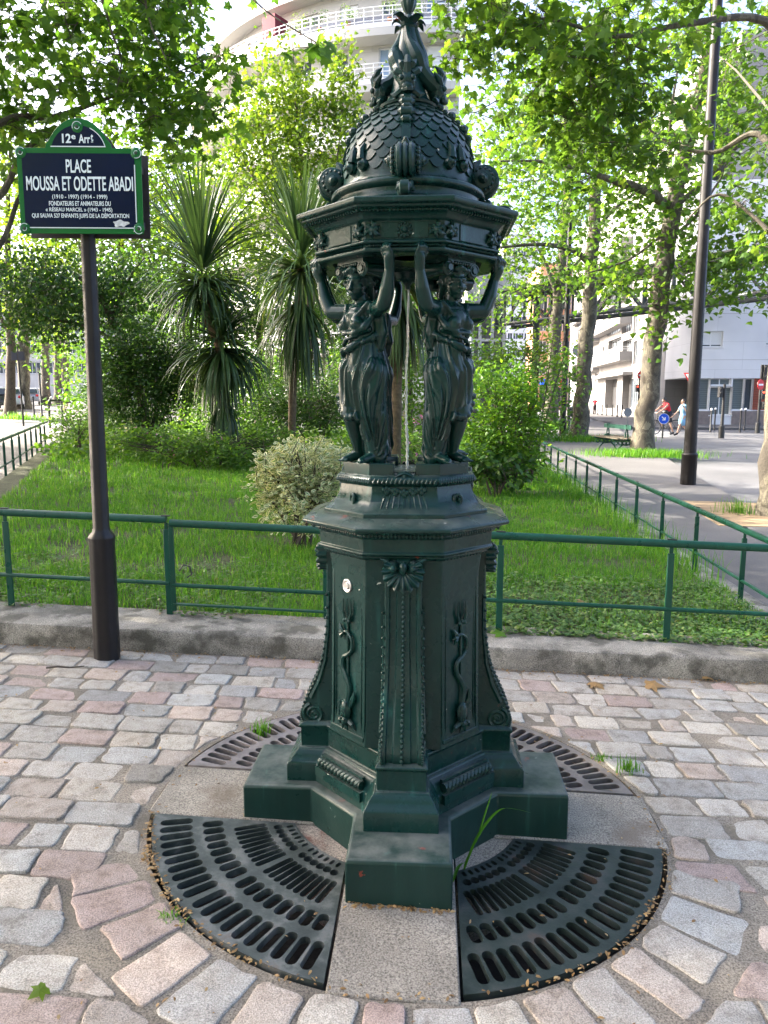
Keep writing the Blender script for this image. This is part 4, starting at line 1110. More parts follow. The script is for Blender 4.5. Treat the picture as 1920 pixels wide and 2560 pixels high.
# ================================================================ LAMP POSTS
def lamp_post(label, p, h, r0=.125, r1=.075, base_h=.62, rb=.155):
    t = thing('lamp_post', label, 'lamp post', p, 0, 'dark lamp posts along the right pavement')
    def ring(r, z): return [(p.x + r * k * math.cos(a), p.y + r * k * math.sin(a), p.z + z) for a, k in [(2 * math.pi * j / 24, .94 if j % 3 == 0 else 1) for j in range(24)]]
    part(MB().loft([ring(rb, -.1), ring(rb, base_h - .03), ring(rb * 1.06, base_h - .02), ring(rb * 1.06, base_h), ring(r0 * 1.05, base_h + .03)]), 'base', 'pole', t, sharp=50)
    part(MB().loft([ring(r0, base_h + .02), ring((r0 + r1) / 2, h * .5), ring(r1, h)]), 'shaft', 'pole', t, sharp=50)
    mb = MB(); mb.tube([(p.x, p.y, p.z + h), (p.x + .5, p.y - .2, p.z + h + .7), (p.x + 1.6, p.y - .6, p.z + h + .9)], [.05, .04, .035], 8); a = part(mb, 'arm', 'pole', t)
    part(MB().sph((p.x + 1.9, p.y - .7, p.z + h + .86), (.42, .2, .1), 12, 7), 'lamp_head', 'black', t); return t
p = gx(1486, 12.6); lamp_post('tall dark lamp post nearest the fountain, on the right pavement', p, 10.5, .125, .085)
p = gx(1215, 30.5); lamp_post('thin dark lamp post farther off, between the plane trunks', p, 11, .125, .085)
# ================================================================ STREET FURNITURE ON THE RIGHT
M['bluesign'] = plain('blue_sign', (.008, .09, .62), .3); M['redsign'] = plain('red_sign', (.62, .012, .02), .3); M['bluesign'].node_tree.nodes['Principled BSDF'].inputs['Specular IOR Level'].default_value = .3
M['greymetal'] = plain('grey_metal', (.20, .21, .21), .5, .3, var=.15); M['redlight'] = emit('red_signal_light', (1, .05, .02), 1.6)
M['bench'] = paint('green_bench_paint', (.022, .075, .055), .4, streak=.3); M['wood'] = plain('weathered_bench_wood', (.10, .085, .06), .7, var=.4, scale=14)
M['bin'] = plain('green_plastic', (.02, .20, .06), .45)
def bollard(p, label=None, h=1.12, cap=True, group='black bollards with white tops', r=.045):
    t = thing('bollard', label, 'bollard', p, 0, group); mb = MB()
    part(MB().lathe([(r * 1.25, -.1), (r * 1.25, .05), (r, .07), (r * .95, h - .1), (r * 1.2, h - .1), (r * 1.2, h - .07), (r * .8, h - .06)], 12, p), 'post', 'black', t)
    if cap: part(MB().sph((p.x, p.y, p.z + h - .01), (r * 1.35, r * 1.35, r * 1.6), 12, 8), 'white_top', 'white', t)
    return t
bl = ['white topped bollard left of the pair before the glazed shop door', 'white topped bollard right of the pair before the glazed shop door', 'white topped bollard left of the pair beside the traffic light', 'white topped bollard nearest the traffic light at the right edge']
for u, y, q in ((1534.5, 37.2, 0), (1543, 39.5, 1), (1598.5, 37.5, 2), (1608, 39.5, 3)): bollard(gx(u, y), bl[q])
far = [(1267, 82), (1274, 79), (1283, 76), (1291, 73), (1300.5, 70), (1310, 67.5), (1322.5, 65), (1333, 62), (1343, 59.5)]
b0 = None
for u, y in far:
    p = gx(u, y)
    if b0 is None: b0 = bollard(p, 'plain dark bollard in the row along the far kerb before the white flats', 1.1, False, 'bollard row along the far kerb', .06)
    else: dup(b0, p)
def disc_sign(name, label, cat, p, h, r, kind, rz=0, pole_r=.035, pole_h=None):
    t = thing(name, label, cat, p); n = Vector((math.sin(rz), -math.cos(rz), 0)); s = Vector((math.cos(rz), math.sin(rz), 0)); c = p + Vector((0, 0, h))
    part(MB().tube([p - Vector((0, 0, .1)), p + Vector((0, 0, pole_h or h + r * .8))], pole_r, 10), 'pole', 'greymetal' if kind == 'back' else 'black', t)
    F = lambda poly, a, b: MB().loft([[c + s * x + Vector((0, 0, z)) + n * a for x, z in poly], [c + s * x + Vector((0, 0, z)) + n * b for x, z in poly]])
    circ = lambda q, k=28: [(q * math.cos(2 * math.pi * j / k), q * math.sin(2 * math.pi * j / k)) for j in range(k)]
    o = .05
    if kind == 'blue':
        d = part(F(circ(r), o, o + .02), 'sign_disc', 'white', t); part(F(circ(r * .93), o + .0, o + .024), 'blue_face', 'bluesign', d)
        k = r * .9; ar = [(-.50, .36), (-.36, .50), (.14, 0.0), (.14, .30), (.34, .30), (.34, -.34), (-.30, -.34), (-.30, -.14), (0.0, -.14)]
        part(F([(x * k, z * k) for x, z in ar[::-1]], o + .02, o + .029), 'arrow', 'white', d)
    if kind == 'noentry':
        d = part(F(circ(r), o, o + .02), 'sign_disc', 'white', t); part(F(circ(r * .95), o, o + .024), 'red_face', 'redsign', d)
        part(F([(-r * .7, -r * .17), (r * .7, -r * .17), (r * .7, r * .17), (-r * .7, r * .17)], o + .02, o + .029), 'white_bar', 'white', d)
    if kind == 'yield':
        tri = lambda q: [(-q * .866, q * .5), (0, -q), (q * .866, q * .5)]
        d = part(F(tri(r), o, o + .02), 'sign_triangle', 'redsign', t); part(F(tri(r * .68), o + .01, o + .024), 'white_face', 'white', d)
    if kind == 'back': part(F(circ(r), o, o + .02), 'sign_disc', 'greymetal', t)
    return t
disc_sign('direction_sign', 'round blue sign with white arrow pointing down to the right', 'road sign', gx(1431, 31), .78, .24, 'blue', R(-4))
disc_sign('road_sign', 'white triangular give way sign with red border behind the near lamp post', 'road sign', gx(1484.5, 36), 2.78, .40, 'yield', R(-25), .045)
disc_sign('road_sign', 'red no entry sign with white bar beside the leaning plane trunk', 'road sign', gx(1381, 52), 3.25, .31, 'noentry', R(-20))
disc_sign('road_sign', 'small red no entry sign seen between lamp post and far plane trunk', 'road sign', gx(1210, 66), 2.9, .40, 'noentry', 0)
disc_sign('road_sign', 'grey back of a round road sign on a short pole by the road', 'road sign', gx(1354, 42), .80, .26, 'back', R(8))
disc_sign('road_sign', 'large grey back of a round sign peeping out behind a plane trunk', 'road sign', gx(1243, 42), 4.4, .36, 'back', 0)
def signal(label, p, h, heads, plate=False, noentry=False):
    t = thing('traffic_light', label, 'traffic light', p)
    part(MB().lathe([(.13, -.1), (.13, .45), (.075, .5), (.06, h)], 14, p), 'pole', 'black', t)
    for dx, z, s, lit in heads:
        c = p + Vector((dx, -.05, z)); q = part(MB().box(c, (.26 * s, .24, .78 * s)), 'signal_head', 'black', t, .02)
        for k in range(3 if s > .8 else 2):
            n_ = 3 if s > .8 else 2; cz = c.z + (.24 * s) * (1 - k) * (1 if n_ == 3 else 1.2) - (0 if n_ == 3 else .06)
            mb = MB(); mb.lathe([(0, -.01), (.085 * s, 0), (.085 * s, .02)], 14, (0, 0, 0), 'y'); mb.v = [(x + c.x, y + c.y - .122, z + cz) for x, y, z in mb.v]
            part(mb, 'lens', 'redlight' if (lit and k == 0) else 'black', q)
            mb = MB(); mb.tube([(c.x + .1 * s * math.cos(a), c.y - .17, cz + .1 * s * math.sin(a)) for a in np.linspace(.2, math.pi - .2, 8)], .02, 5); part(mb, 'visor', 'black', q)
    if noentry:
        c = p + Vector((-.12, -.22, 2.42)); mb = MB(); mb.lathe([(0, -.012), (.27, -.012), (.27, .012), (0, .012)], 28, (0, 0, 0), 'y'); mb.rot(30); mb.v = [(x + c.x, y + c.y, z + c.z) for x, y, z in mb.v]
        d = part(mb, 'no_entry_disc', 'redsign', t); mb = MB().box((0, -.014, 0), (.38, .01, .09)); mb.rot(30); mb.v = [(x + c.x, y + c.y, z + c.z) for x, y, z in mb.v]; part(mb, 'white_bar', 'white', d)
    if plate:
        part(MB().box(p + Vector((.42, 0, h - .25)), (.7, .02, .22)), 'street_plate', 'bluesign', t); part(MB().box(p + Vector((.42, -.012, h - .25)), (.62, .01, .05)), 'plate_line', 'white', t)
    return t
signal('black traffic light at the right edge with red pedestrian signal and no entry disc', gx(1636, 36.5), 3.45, [(.18, 3.05, 1.0, False), (.10, 1.92, .62, True), (.16, 1.35, .5, False)], True, True)
signal('slim black traffic signal seen from behind before the glazed shop', gx(1558, 31.5), 2.35, [(-.20, 2.0, .62, False)])
signal('small red signal light half hidden by the leaning plane trunk', gx(1377, 50), 3.0, [(-.16, 2.3, .62, True)])
signal('black traffic light box beside the thin far lamp post', gx(1226, 36), 3.0, [(.25, 2.85, 1.0, False)])
# bench
def bench(p, ang):
    t = thing('park_bench', 'old green double bench of wooden slats with cast iron legs beside the leaning plane', 'bench', p, 0); i = []
    def add(mb, n_, m_, par=None): mb.rot(ang); mb.v = [(x + p.x, y + p.y, z + p.z) for x, y, z in mb.v]; return part(mb, n_, m_, par or t)
    for s in (-1, 1):
        for k in range(4): add(MB().box((0, s * (.10 + .095 * k), .43 + .012 * (k - 1.5) ** 2), (2.3, .08, .03)), 'seat_slat', 'wood')
    add(MB().box((0, 0, .80), (2.3, .035, .13)), 'backrest', 'bench')
    for sx in (-.8, .8):
        mb = MB(); mb.tube([(sx, -.05, .40), (sx, -.035, .62), (sx, 0, .86)], .022, 8); mb.tube([(sx, .05, .40), (sx, .035, .62), (sx, 0, .86)], .022, 8)
        mb.tube([(sx, -.05, .86), (sx, .05, .86)], .03, 8); add(mb, 'back_support', 'bench')
        mb = MB(); mb.tube([(sx, -.46, .42), (sx, -.28, .385), (sx, 0, .40), (sx, .28, .385), (sx, .46, .42)], .024, 8)
        for s in (-1, 1):
            mb.tube([(sx, s * .40, .0), (sx, s * .30, .03), (sx, s * .24, .14), (sx, s * .12, .25), (sx, 0, .24)], .026, 8)
            for y, z, r in ((.34, .30, .055), (.20, .31, .06), (.06, .31, .055)): mb.tube([(sx, s * y + r * math.cos(a), z + r * math.sin(a)) for a in np.linspace(0, 2 * math.pi, 13)], .016, 6)
        add(mb, 'leg', 'bench')
    mb = MB().lathe([(0, -.03), (.13, -.03), (.13, .03), (0, .03)], 18, (-.86, 0, .42), 'x'); add(mb, 'medallion', 'bench')
    return t
bench(gx(1331, 21.6), -86)
# bin, scooter
p = gx(1256, 70); t = thing('wheelie_bin', 'bright green street bin on the far pavement', 'bin', p)
part(MB().loft([[(p.x + a * .42, p.y + b * .4, p.z + z) for a, b in ((-1, -1), (1, -1), (1, 1), (-1, 1))] for z in (.08,)] + [[(p.x + a * .5, p.y + b * .48, p.z + 1.05) for a, b in ((-1, -1), (1, -1), (1, 1), (-1, 1))]]), 'bin_body', 'bin', t, .02)
part(MB().loft([[(p.x + a * .53, p.y + b * .5, p.z + 1.05) for a, b in ((-1, -1), (1, -1), (1, 1), (-1, 1))], [(p.x + a * .5, p.y + b * .45, p.z + 1.16) for a, b in ((-1, -1), (1, -1), (1, 1), (-1, 1))], [(p.x + a * .3, p.y + b * .3, p.z + 1.22) for a, b in ((-1, -1), (1, -1), (1, 1), (-1, 1))]]), 'lid', 'bin', t)
for s in (-1, 1): part(MB().lathe([(0, -.03), (.09, -.03), (.09, .03), (0, .03)], 12, (p.x + s * .4, p.y - .3, p.z + .09), 'x'), 'wheel', 'black', t)
p = gx(1233, 52); t = thing('motor_scooter', 'dark motor scooter parked by the far lamp post', 'scooter', p); A = lambda x, y, z: Vector((p.x + x, p.y + y, p.z + z))
for y in (-.6, .6): part(MB().tube([A(0, y + .22 * math.cos(a), .25 + .22 * math.sin(a)) for a in np.linspace(0, 2 * math.pi, 15)], .06, 8), 'wheel', 'black', t)
M['scooter'] = plain('dark_scooter_body', (.03, .06, .06), .3)
part(MB().tube([A(0, .75, .75), A(0, .4, .72), A(0, .1, .45), A(0, -.2, .32), A(0, -.42, .55), A(0, -.5, 1.0)], [.10, .20, .18, .12, .16, .10], 12), 'body', 'scooter', t)
part(MB().cap(A(0, .7, .86), A(0, .1, .80), .13, .11), 'saddle', 'black', t); part(MB().tube([A(-.35, -.42, 1.05), A(0, -.5, 1.06), A(.35, -.42, 1.05)], .025, 8), 'handlebar', 'black', t)
part(MB().cap(A(0, -.58, .95), A(0, -.62, .9), .09, .06), 'headlight', 'white', t)
# ================================================================ LEFT STREET FURNITURE
bl = ['dark bollard with white top before the jogger on the left', 'left dark bollard of the pair by the parked cars', 'right dark bollard of the pair by the parked cars', 'dark bollard right of the big grey trunk', 'tall slim post behind the grey trunk', 'dark bollard by the shrub at the end of the left fence']
for (u, y, h, cp), lb in zip(((135, 36, 1.15, True), (20.5, 37, 1.1, False), (29, 38, 1.15, False), (74, 37, 1.1, False), (91, 37, 2.6, False), (196, 33, 1.1, True)), bl): bollard(gx(u, y), lb, h, cp, 'bollards on the left pavement', .05)
p = gx(108.5, 26.2); t = thing('pipe_barrier', 'bent dark pipe barrier at the end of the left pavement', 'barrier', p)
part(MB().tube([p, p + Vector((0, 0, 1.0)), p + Vector((.03, .03, 1.05)), p + Vector((.9, 2.2, 1.08))], .045, 8), 'pipe', 'black', t)
p = gx(51, 26.8); t = thing('sign_post', 'slim dark post with small square sign seen from behind on the left pavement', 'sign post', p)
part(MB().tube([p, p + Vector((-.02, 0, 3.1))], .04, 8), 'pole', 'black', t)
mb = MB(); mb.box(p + Vector((0, -.05, 2.72)), (.56, .02, .36)); q = part(mb, 'sign_panel', 'rust', t)
mb = MB(); [mb.box(p + Vector((dx, -.065, 2.72)), (.21, .012, .30)) for dx in (-.13, .13)]; part(mb, 'dark_inset', plain('navy_black', (.008, .01, .025), .4), q)
# cars parked on the left street
M['tyre'] = plain('tyre_rubber', (.015, .015, .016), .8); M['rim'] = plain('alloy_rim', (.5, .5, .5), .3, .8); M['carglass'] = plain('car_glass', (.02, .03, .035), .06); M['tail'] = plain('tail_lamp', (.5, .02, .02), .2)
def car(label, p, rz, col, L=4.2, W=1.75, Hh=1.5):
    t = thing('parked_car', label, 'car', p, 0, 'cars parked along the left street'); m_ = plain('car_paint', col, .18, .2); ca = math.degrees(rz)
    def add(mb, n_, mm, par=None, **k): mb.rot(ca); mb.v = [(x + p.x, y + p.y, z + p.z) for x, y, z in mb.v]; return part(mb, n_, mm, par or t, **k)
    prof = [(-.5, .30), (-.49, .62), (-.42, .80), (-.30, .86), (-.17, 1.28 / 1.5 * Hh), (-.02, .97 * Hh), (.22, .97 * Hh), (.38, .88 * Hh), (.47, .62 * Hh), (.5, .55), (.495, .30)]
    def body(k, wlow, whigh):
        rings = []
        for s in (-1, -.86, .86, 1):
            f = 1 if abs(s) < .9 else .97
            rings.append([(x * L * f, s * W / 2 * (1 - .17 * max(0, (z - .8) / .7)), .30 + (z - .30) * f) for x, z in prof])
        return MB().loft(rings[::-1])
    b = add(body(0, 1, 1), 'body', m_, bv=.05, sharp=50)
    for s in (-1, 1):
        for x0, x1, xa, xb in ((-.25, -.01, -.16, -.02), (.02, .33, .02, .25)):
            yy = s * W / 2
            q = MB(); z0, z1 = .90, .90 * Hh
            o = .99
            q.loft([[(x0 * L, yy * 1.004 - s * .02, z0), (x1 * L, yy * 1.004 - s * .02, z0), (xb * L, yy * .87, z1), (xa * L, yy * .87, z1)], [(x0 * L, yy * .9, z0), (x1 * L, yy * .9, z0), (xb * L, yy * .8, z1), (xa * L, yy * .8, z1)]]); add(q, 'side_window', 'carglass')
    add(MB().loft([[(-.305 * L, y * .75, .89), (-.175 * L, y * .64, 1.26 / 1.5 * Hh + .02)] for y in (-1, 1)], closed=False), 'windscreen', 'carglass')
    add(MB().loft([[(.485 * L, y * .72, .66 * Hh), (.395 * L, y * .62, .88 * Hh + .012)] for y in (-1, 1)], closed=False), 'rear_window', 'carglass')
    for sx in (-.31, .31):
        for s in (-1, 1):
            c = (sx * L, s * (W / 2 - .09), .31); w_ = add(MB().lathe([(.0, -.1), (.22, -.1), (.31, -.09), (.31, .09), (.22, .1), (0, .1)], 20, c, 'y') if False else MB().lathe([(.0, c[1] - .1), (.22, c[1] - .1), (.31, c[1] - .08), (.31, c[1] + .08), (.22, c[1] + .1), (0, c[1] + .1)], 20, (c[0], 0, c[2]), 'y') if False else wheelmb(c), 'wheel', 'tyre')
            add(wheelmb((c[0], c[1] + s * .012, c[2]), .2), 'rim', 'rim', w_)
    for s in (-1, 1):
        add(MB().sph((-.485 * L, s * .62, .68), (.10, .17, .08), 10, 6), 'headlight', 'white'); add(MB().sph((.49 * L, s * .66, .80), (.06, .12, .10), 10, 6), 'tail_light', 'tail')
    return t
def wheelmb(c, r=.31):
    mb = MB(); n = 18; rings = []
    for y, q in ((-.1, .02), (-.1, r * .8), (-.085, r), (.085, r), (.1, r * .8), (.1, .02)): rings.append([(c[0] + q * math.cos(2 * math.pi * j / n), c[1] + y, c[2] + q * math.sin(2 * math.pi * j / n)) for j in range(n)])
    return mb.loft(rings)
for u, y, rz, col, lb in ((24, 49, R(-66), (.7, .7, .7), 'white car parked nearest on the left street'), (-4, 45, R(-66), (.05, .05, .055), 'dark car cut by the left edge of the picture'), (66, 62, R(-68), (.25, .25, .27), 'grey car parked behind the big grey trunk'), (84, 74, R(-70), (.6, .6, .6), 'pale car parked farther down the left street')):
    q = gx(u, y); car(lb, q, rz, col)
# ================================================================ PEOPLE
SKIN = plain('skin', (.42, .25, .18), .55); HAIRD = plain('dark_hair', (.012, .009, .008), .5); HAIRF = plain('fair_hair', (.30, .16, .07), .55)
def cloth(name, col): return plain(name, col, .85, var=.15, scale=9)
def fuse(mb, name, mat, parent, vox=.014, sm=3):
    o = mb.build('tmp', None); md = o.modifiers.new('r', 'REMESH'); md.mode = 'VOXEL'; md.voxel_size = vox
    md = o.modifiers.new('s', 'SMOOTH'); md.factor = .5; md.iterations = sm
    me = evaluated(o); bpy.data.objects.remove(o); me.materials.clear(); me.materials.append(mat)
    me.polygons.foreach_set('use_smooth', [True] * len(me.polygons)); me.name = name
    o = bpy.data.objects.new(name, me); C.objects.link(o); o.parent = parent; return o
def person(label, p, rz, J, scale=1, clothes=(), hair=None, hairlen=0, skirt=None, group=None):
    """J: joints of a 1.75 m figure facing -y; left is +x"""
    t = thing('person', label, 'person', p, rz, group); t.scale = (scale,) * 3; c = {k: Vector(v) for k, v in J.items()}; mb = MB()
    P = lambda a, b, r0, r1: mb.cap(c[a] if isinstance(a, str) else a, c[b] if isinstance(b, str) else b, r0, r1, 10)
    fw = Vector(J.get('face', (0, -1, 0))).normalized(); up = (c['head'] - c['neck']).normalized(); sd = fw.cross(up).normalized()
    P('pelvis', 'waist', .135, .115); P('waist', 'chest', .115, .135); P('chest', 'neck', .12, .055); P('neck', 'head', .052, .06)
    P('shL', 'shR', .062, .062)
    h = c['head'] + up * .05; mb.sph(h, (.075, .092, .112), 12, 9); mb.sph(h + fw * .03 - up * .07, (.045, .05, .05), 10, 7)
    mb.cap(h + fw * .088 + up * .01, h + fw * .108 - up * .025, .012, .016, 8); mb.cap(h + fw * .082 - up * .062 - sd * .02, h + fw * .082 - up * .062 + sd * .02, .011, .011, 7)
    for s in (-1, 1): mb.sph(h + sd * s * .076, (.016, .026, .034), 8, 6); mb.sph(h + sd * s * .032 + fw * .078 + up * .016, .015, 8, 5)
    for s in 'LR':
        P('sh' + s, 'el' + s, .052, .040); P('el' + s, 'wr' + s, .040, .027)
        d = (c['wr' + s] - c['el' + s]).normalized(); q = d.cross(fw if abs(d.dot(fw)) < .9 else up).normalized()
        w0 = c['wr' + s]; mb.cap(w0, w0 + d * .075, .027, .034, 8)
        for k in range(4):
            b0 = w0 + d * .09 + q * (k - 1.5) * .019; b1 = b0 + d * .045 + fw * .008; mb.cap(b0, b1, .011, .010, 7); mb.cap(b1, b1 + d * (.025, .034, .03, .02)[k] + fw * .02, .010, .008, 7)
        b0 = w0 + d * .035 + q * .03; mb.cap(b0, b0 + q * .03 + d * .04, .013, .010, 7)
        P('hip' + s, 'kn' + s, .088, .058); P('kn' + s, 'an' + s, .056, .036)
        mb.cap(c['an' + s] - Vector((0, 0, .03)), c['toe' + s], .042, .032, 8)
    body = fuse(mb, 'body', SKIN, t, .013)
    for nm, mat, segs in clothes:
        q = MB()
        for a, b, r0, r1 in segs:
            A = c[a] if isinstance(a, str) else Vector(a); B = c[b] if isinstance(b, str) else Vector(b); q.cap(A, B, r0, r1, 12)
        fuse(q, nm, mat, t, .016, 2)
    if hair:
        q = MB(); q.sph(h + up * .022 - fw * .018, (.088, .098, .108), 12, 9); q.sph(h - fw * .045 - up * .01, (.082, .07, .10), 10, 7)
        if hairlen: q.cap(h - fw * .07, h - fw * .085 - up * hairlen, .07, .05)
        fuse(q, 'hair', hair, t, .014)
    return t
def lp(a, b, f): return tuple(np.array(a) * (1 - f) + np.array(b) * f)
base = dict(pelvis=(0, 0, .94), waist=(0, 0, 1.08), chest=(0, -.01, 1.30), neck=(0, .0, 1.47), head=(0, -.015, 1.60), shL=(.17, 0, 1.41), shR=(-.17, 0, 1.41),
            elL=(.24, .02, 1.12), elR=(-.24, .02, 1.12), wrL=(.25, -.06, .87), wrR=(-.25, -.06, .87), hipL=(.09, 0, .92), hipR=(-.09, 0, .92), knL=(.10, -.02, .49), knR=(-.10, -.02, .49),
            anL=(.10, .03, .09), anR=(-.10, .03, .09), toeL=(.11, -.11, .035), toeR=(-.11, -.11, .035))
def tee(r=0): return [('shL', 'shR', .082, .082), ('chest', 'waist', .152, .136), ('waist', 'pelvis', .136, .148), ('chest', 'neck', .13, .075)]
# jogger seen from behind
J = dict(base); J.update(face=(0, -1, 0), elL=(.30, .16, 1.20), wrL=(.24, -.10, 1.10), elR=(-.30, .10, 1.20), wrR=(-.22, -.14, 1.18), knR=(-.09, -.10, .52), anR=(-.09, .16, .22), toeR=(-.09, .12, .08), knL=(.09, -.04, .50), anL=(.09, .06, .09))
def sleeves(J, f=.5): return [('sh' + s, lp(J['sh' + s], J['el' + s], f), .075, .068) for s in 'LR']
def shorts(J, f=.62): return [('pelvis', 'waist', .152, .140)] + [('hip' + s, lp(J['hip' + s], J['kn' + s], f), .110, .092) for s in 'LR']
def shoes(J): return [(lp(J['an' + s], J['toe' + s], .0), J['toe' + s], .055, .042) for s in 'LR']
person('jogger seen from behind in navy T-shirt and black shorts on the left pavement', gx(142, 45), R(172), J, 1.02,
       (('shirt', cloth('navy_cotton', (.012, .018, .05)), tee() + sleeves(J)), ('shorts', cloth('black_cotton', (.012, .012, .014)), shorts(J)), ('shoes', cloth('dark_shoes', (.03, .03, .03)), shoes(J))), HAIRF)
# man in a red vest astride his bicycle, one foot down
pm = gx(1441, 32.5); BZ = R(-78)
J = dict(base); J.update(pelvis=(0, .04, .94), waist=(0, .0, 1.08), chest=(0, -.10, 1.29), neck=(0, -.17, 1.45), head=(0, -.23, 1.56), face=(0, -1, -.35), shL=(.17, -.14, 1.40), shR=(-.17, -.14, 1.40), elL=(.24, -.36, 1.22), elR=(-.24, -.36, 1.22), wrL=(.22, -.60, 1.07), wrR=(-.22, -.60, 1.07),
        knL=(.16, .05, .50), anL=(.24, .16, .09), toeL=(.26, .02, .035), knR=(-.12, -.34, .72), anR=(-.12, -.16, .34), toeR=(-.12, -.30, .28))
person('dark haired man in red sleeveless top astride a bicycle behind the round blue sign', pm, BZ, J, 1.0,
       (('vest', cloth('red_cotton', (.62, .02, .03)), tee()[1:] + [('shL', 'shR', .068, .068)]), ('shorts', cloth('dark_shorts', (.02, .022, .03)), shorts(J, .7)), ('shoes', cloth('grey_shoes', (.05, .05, .05)), shoes(J))), HAIRD)
t = thing('bicycle', 'black bicycle under the man in the red top', 'bicycle', pm, BZ)
def W_(mb, n_, m_, par=None): return mk(n_, mb.v, mb.f, M[m_], par or t, local=True)
for y in (-.68, .40):
    mb = MB().tube([(0, y + .33 * math.cos(a), .34 + .33 * math.sin(a)) for a in np.linspace(0, 2 * math.pi, 29)], .020, 6)
    for k in range(12): a = k * math.pi / 6; mb.tube([(.01 * (-1) ** k, y, .34), (0, y + .32 * math.cos(a), .34 + .32 * math.sin(a))], .003, 4)
    W_(mb, 'wheel', 'black')
W_(MB().tube([(0, -.68, .34), (0, -.58, .72), (0, -.54, .98)], .017, 7).tube([(0, -.57, .78), (0, -.05, .34), (0, .10, .86)], .018, 7).tube([(0, -.56, .84), (0, .06, .76)], .017, 7).tube([(0, -.05, .34), (0, .40, .34), (0, .07, .76)], .012, 6), 'frame', 'black')
W_(MB().tube([(-.29, -.66, 1.04), (-.12, -.58, 1.02), (.12, -.58, 1.02), (.29, -.66, 1.04)], .014, 7), 'handlebar', 'greymetal')
W_(MB().cap((0, .02, .88), (0, .24, .89), .04, .08), 'saddle', 'black'); W_(MB().lathe([(0, -.02), (.09, -.02), (.09, .02), (0, .02)], 16, (.05, -.05, .34), 'x'), 'chainring', 'greymetal')
for s in (-1, 1): W_(MB().tube([(s * .06, -.05, .34), (s * .09, -.05 + s * .0 - .10, .34 - .05)], .012, 6).box((s * .13, -.16, .28), (.09, .09, .02)), 'pedal', 'black')
tt = thing('shoulder_bag', 'dark shoulder bag slung across the cyclist', 'bag', pm, BZ); mk('bag_body', *(lambda q: (q.v, q.f))(MB().sph((-.03, -.16, 1.04), (.20, .15, .13), 12, 8)), M['black'], tt, local=True)
mk('strap', *(lambda q: (q.v, q.f))(MB().tube([(-.18, -.14, 1.10), (-.12, -.40, 1.26), (.06, -.40, 1.36), (.12, -.24, 1.40), (.05, -.02, 1.25), (-.10, .0, 1.10)], .018, 6)), M['black'], tt, local=True)
# woman in a pale blue dress striding to the left, hand at her face
J = dict(base); J.update(face=(0, -1, 0), elL=(.20, .08, 1.14), wrL=(.16, -.14, 1.44), elR=(-.24, -.14, 1.16), wrR=(-.25, -.36, .96), knL=(.09, -.20, .50), anL=(.09, -.32, .11), toeL=(.10, -.46, .045), knR=(-.09, .10, .48), anR=(-.09, .40, .14), toeR=(-.09, .30, .035))
person('woman in a short pale blue dress walking left across the road', gx(1473, 31.5), R(-80), J, .95,
       (('dress', cloth('pale_blue_cotton', (.22, .42, .60)), tee() + sleeves(J, .55) + [('pelvis', (0, -.02, .70), .165, .185), ((.04, -.06, .72), (.05, -.08, .62), .15, .15), ((-.04, .03, .72), (-.05, .05, .62), .15, .15)]), ('sandals', cloth('black_sandals', (.015, .012, .012)), shoes(J))), HAIRD, .03)
J = dict(base); J.update(elL=(.30, -.10, 1.15), wrL=(.14, -.24, 1.40), elR=(-.34, .0, 1.22), wrR=(-.2, -.1, 1.40))
person('woman in red top and dark trousers standing before the far white flats', gx(1284, 74), R(160), J, .95, (('top', cloth('crimson_cotton', (.48, .02, .035)), tee() + sleeves(J)), ('trousers', cloth('black_trousers', (.03, .02, .025)), shorts(J, 1.0) + [('knL', 'anL', .08, .06), ('knR', 'anR', .08, .06)])), HAIRD, .12)
# ================================================================ BUILDINGS
def stonewall(name, col, jx=1.2, jz=.6, var=.06, mortar=.82):
    m, n, l, b = nodes(name); g = n.new('ShaderNodeNewGeometry'); br = N(n, 'TexBrick')
    tc = n.new('ShaderNodeTexCoord')
    sx = n.new('ShaderNodeSeparateXYZ'); l.new(g.outputs['Position'], sx.inputs[0]); ad = N(n, 'Math'); ad.operation = 'ADD'; l.new(sx.outputs[0], ad.inputs[0]); l.new(sx.outputs[1], ad.inputs[1])
    cb = n.new('ShaderNodeCombineXYZ'); l.new(ad.outputs[0], cb.inputs[0]); l.new(sx.outputs[2], cb.inputs[1]); l.new(cb.outputs[0], br.inputs['Vector'])
    br.inputs['Scale'].default_value = 1; br.inputs['Brick Width'].default_value = jx; br.inputs['Row Height'].default_value = jz; br.inputs['Mortar Size'].default_value = .012
    br.inputs['Color1'].default_value = (*[c * (1 - var) for c in col], 1); br.inputs['Color2'].default_value = (*[min(.9, c * (1 + var)) for c in col], 1); br.inputs['Mortar'].default_value = (*[c * mortar for c in col], 1)
    f = noise(n, l, .35, 5, vec=g.outputs['Position']); r = ramp(n, [(.3, (.86, .86, .86)), (.7, (1, 1, 1))]); l.new(f, r.inputs[0])
    l.new(mixc(n, l, 1, br.outputs['Color'], r.outputs[0], 'MULTIPLY'), b.inputs['Base Color']); b.inputs['Roughness'].default_value = .8; return m
M['wpale'] = stonewall('pale_stone_cladding', (.27, .26, .255)); M['wcream'] = stonewall('cream_stone_cladding', (.50, .485, .455), 1.4, .7)
M['worange'] = stonewall('orange_brick_facing', (.62, .30, .17), .8, .4); M['wgrey'] = stonewall('grey_concrete_panels', (.48, .47, .46), 3, 1.5)
M['wwhite'] = stonewall('white_render', (.74, .74, .76), 3.2, 1.75, .02)
M['glass'] = plain('window_glass', (.06, .075, .09), .06, var=.4, scale=.6); M['glassb'] = plain('blue_reflecting_glass', (.25, .34, .45), .06); M['frame'] = plain('white_window_frame', (.72, .72, .72), .5)
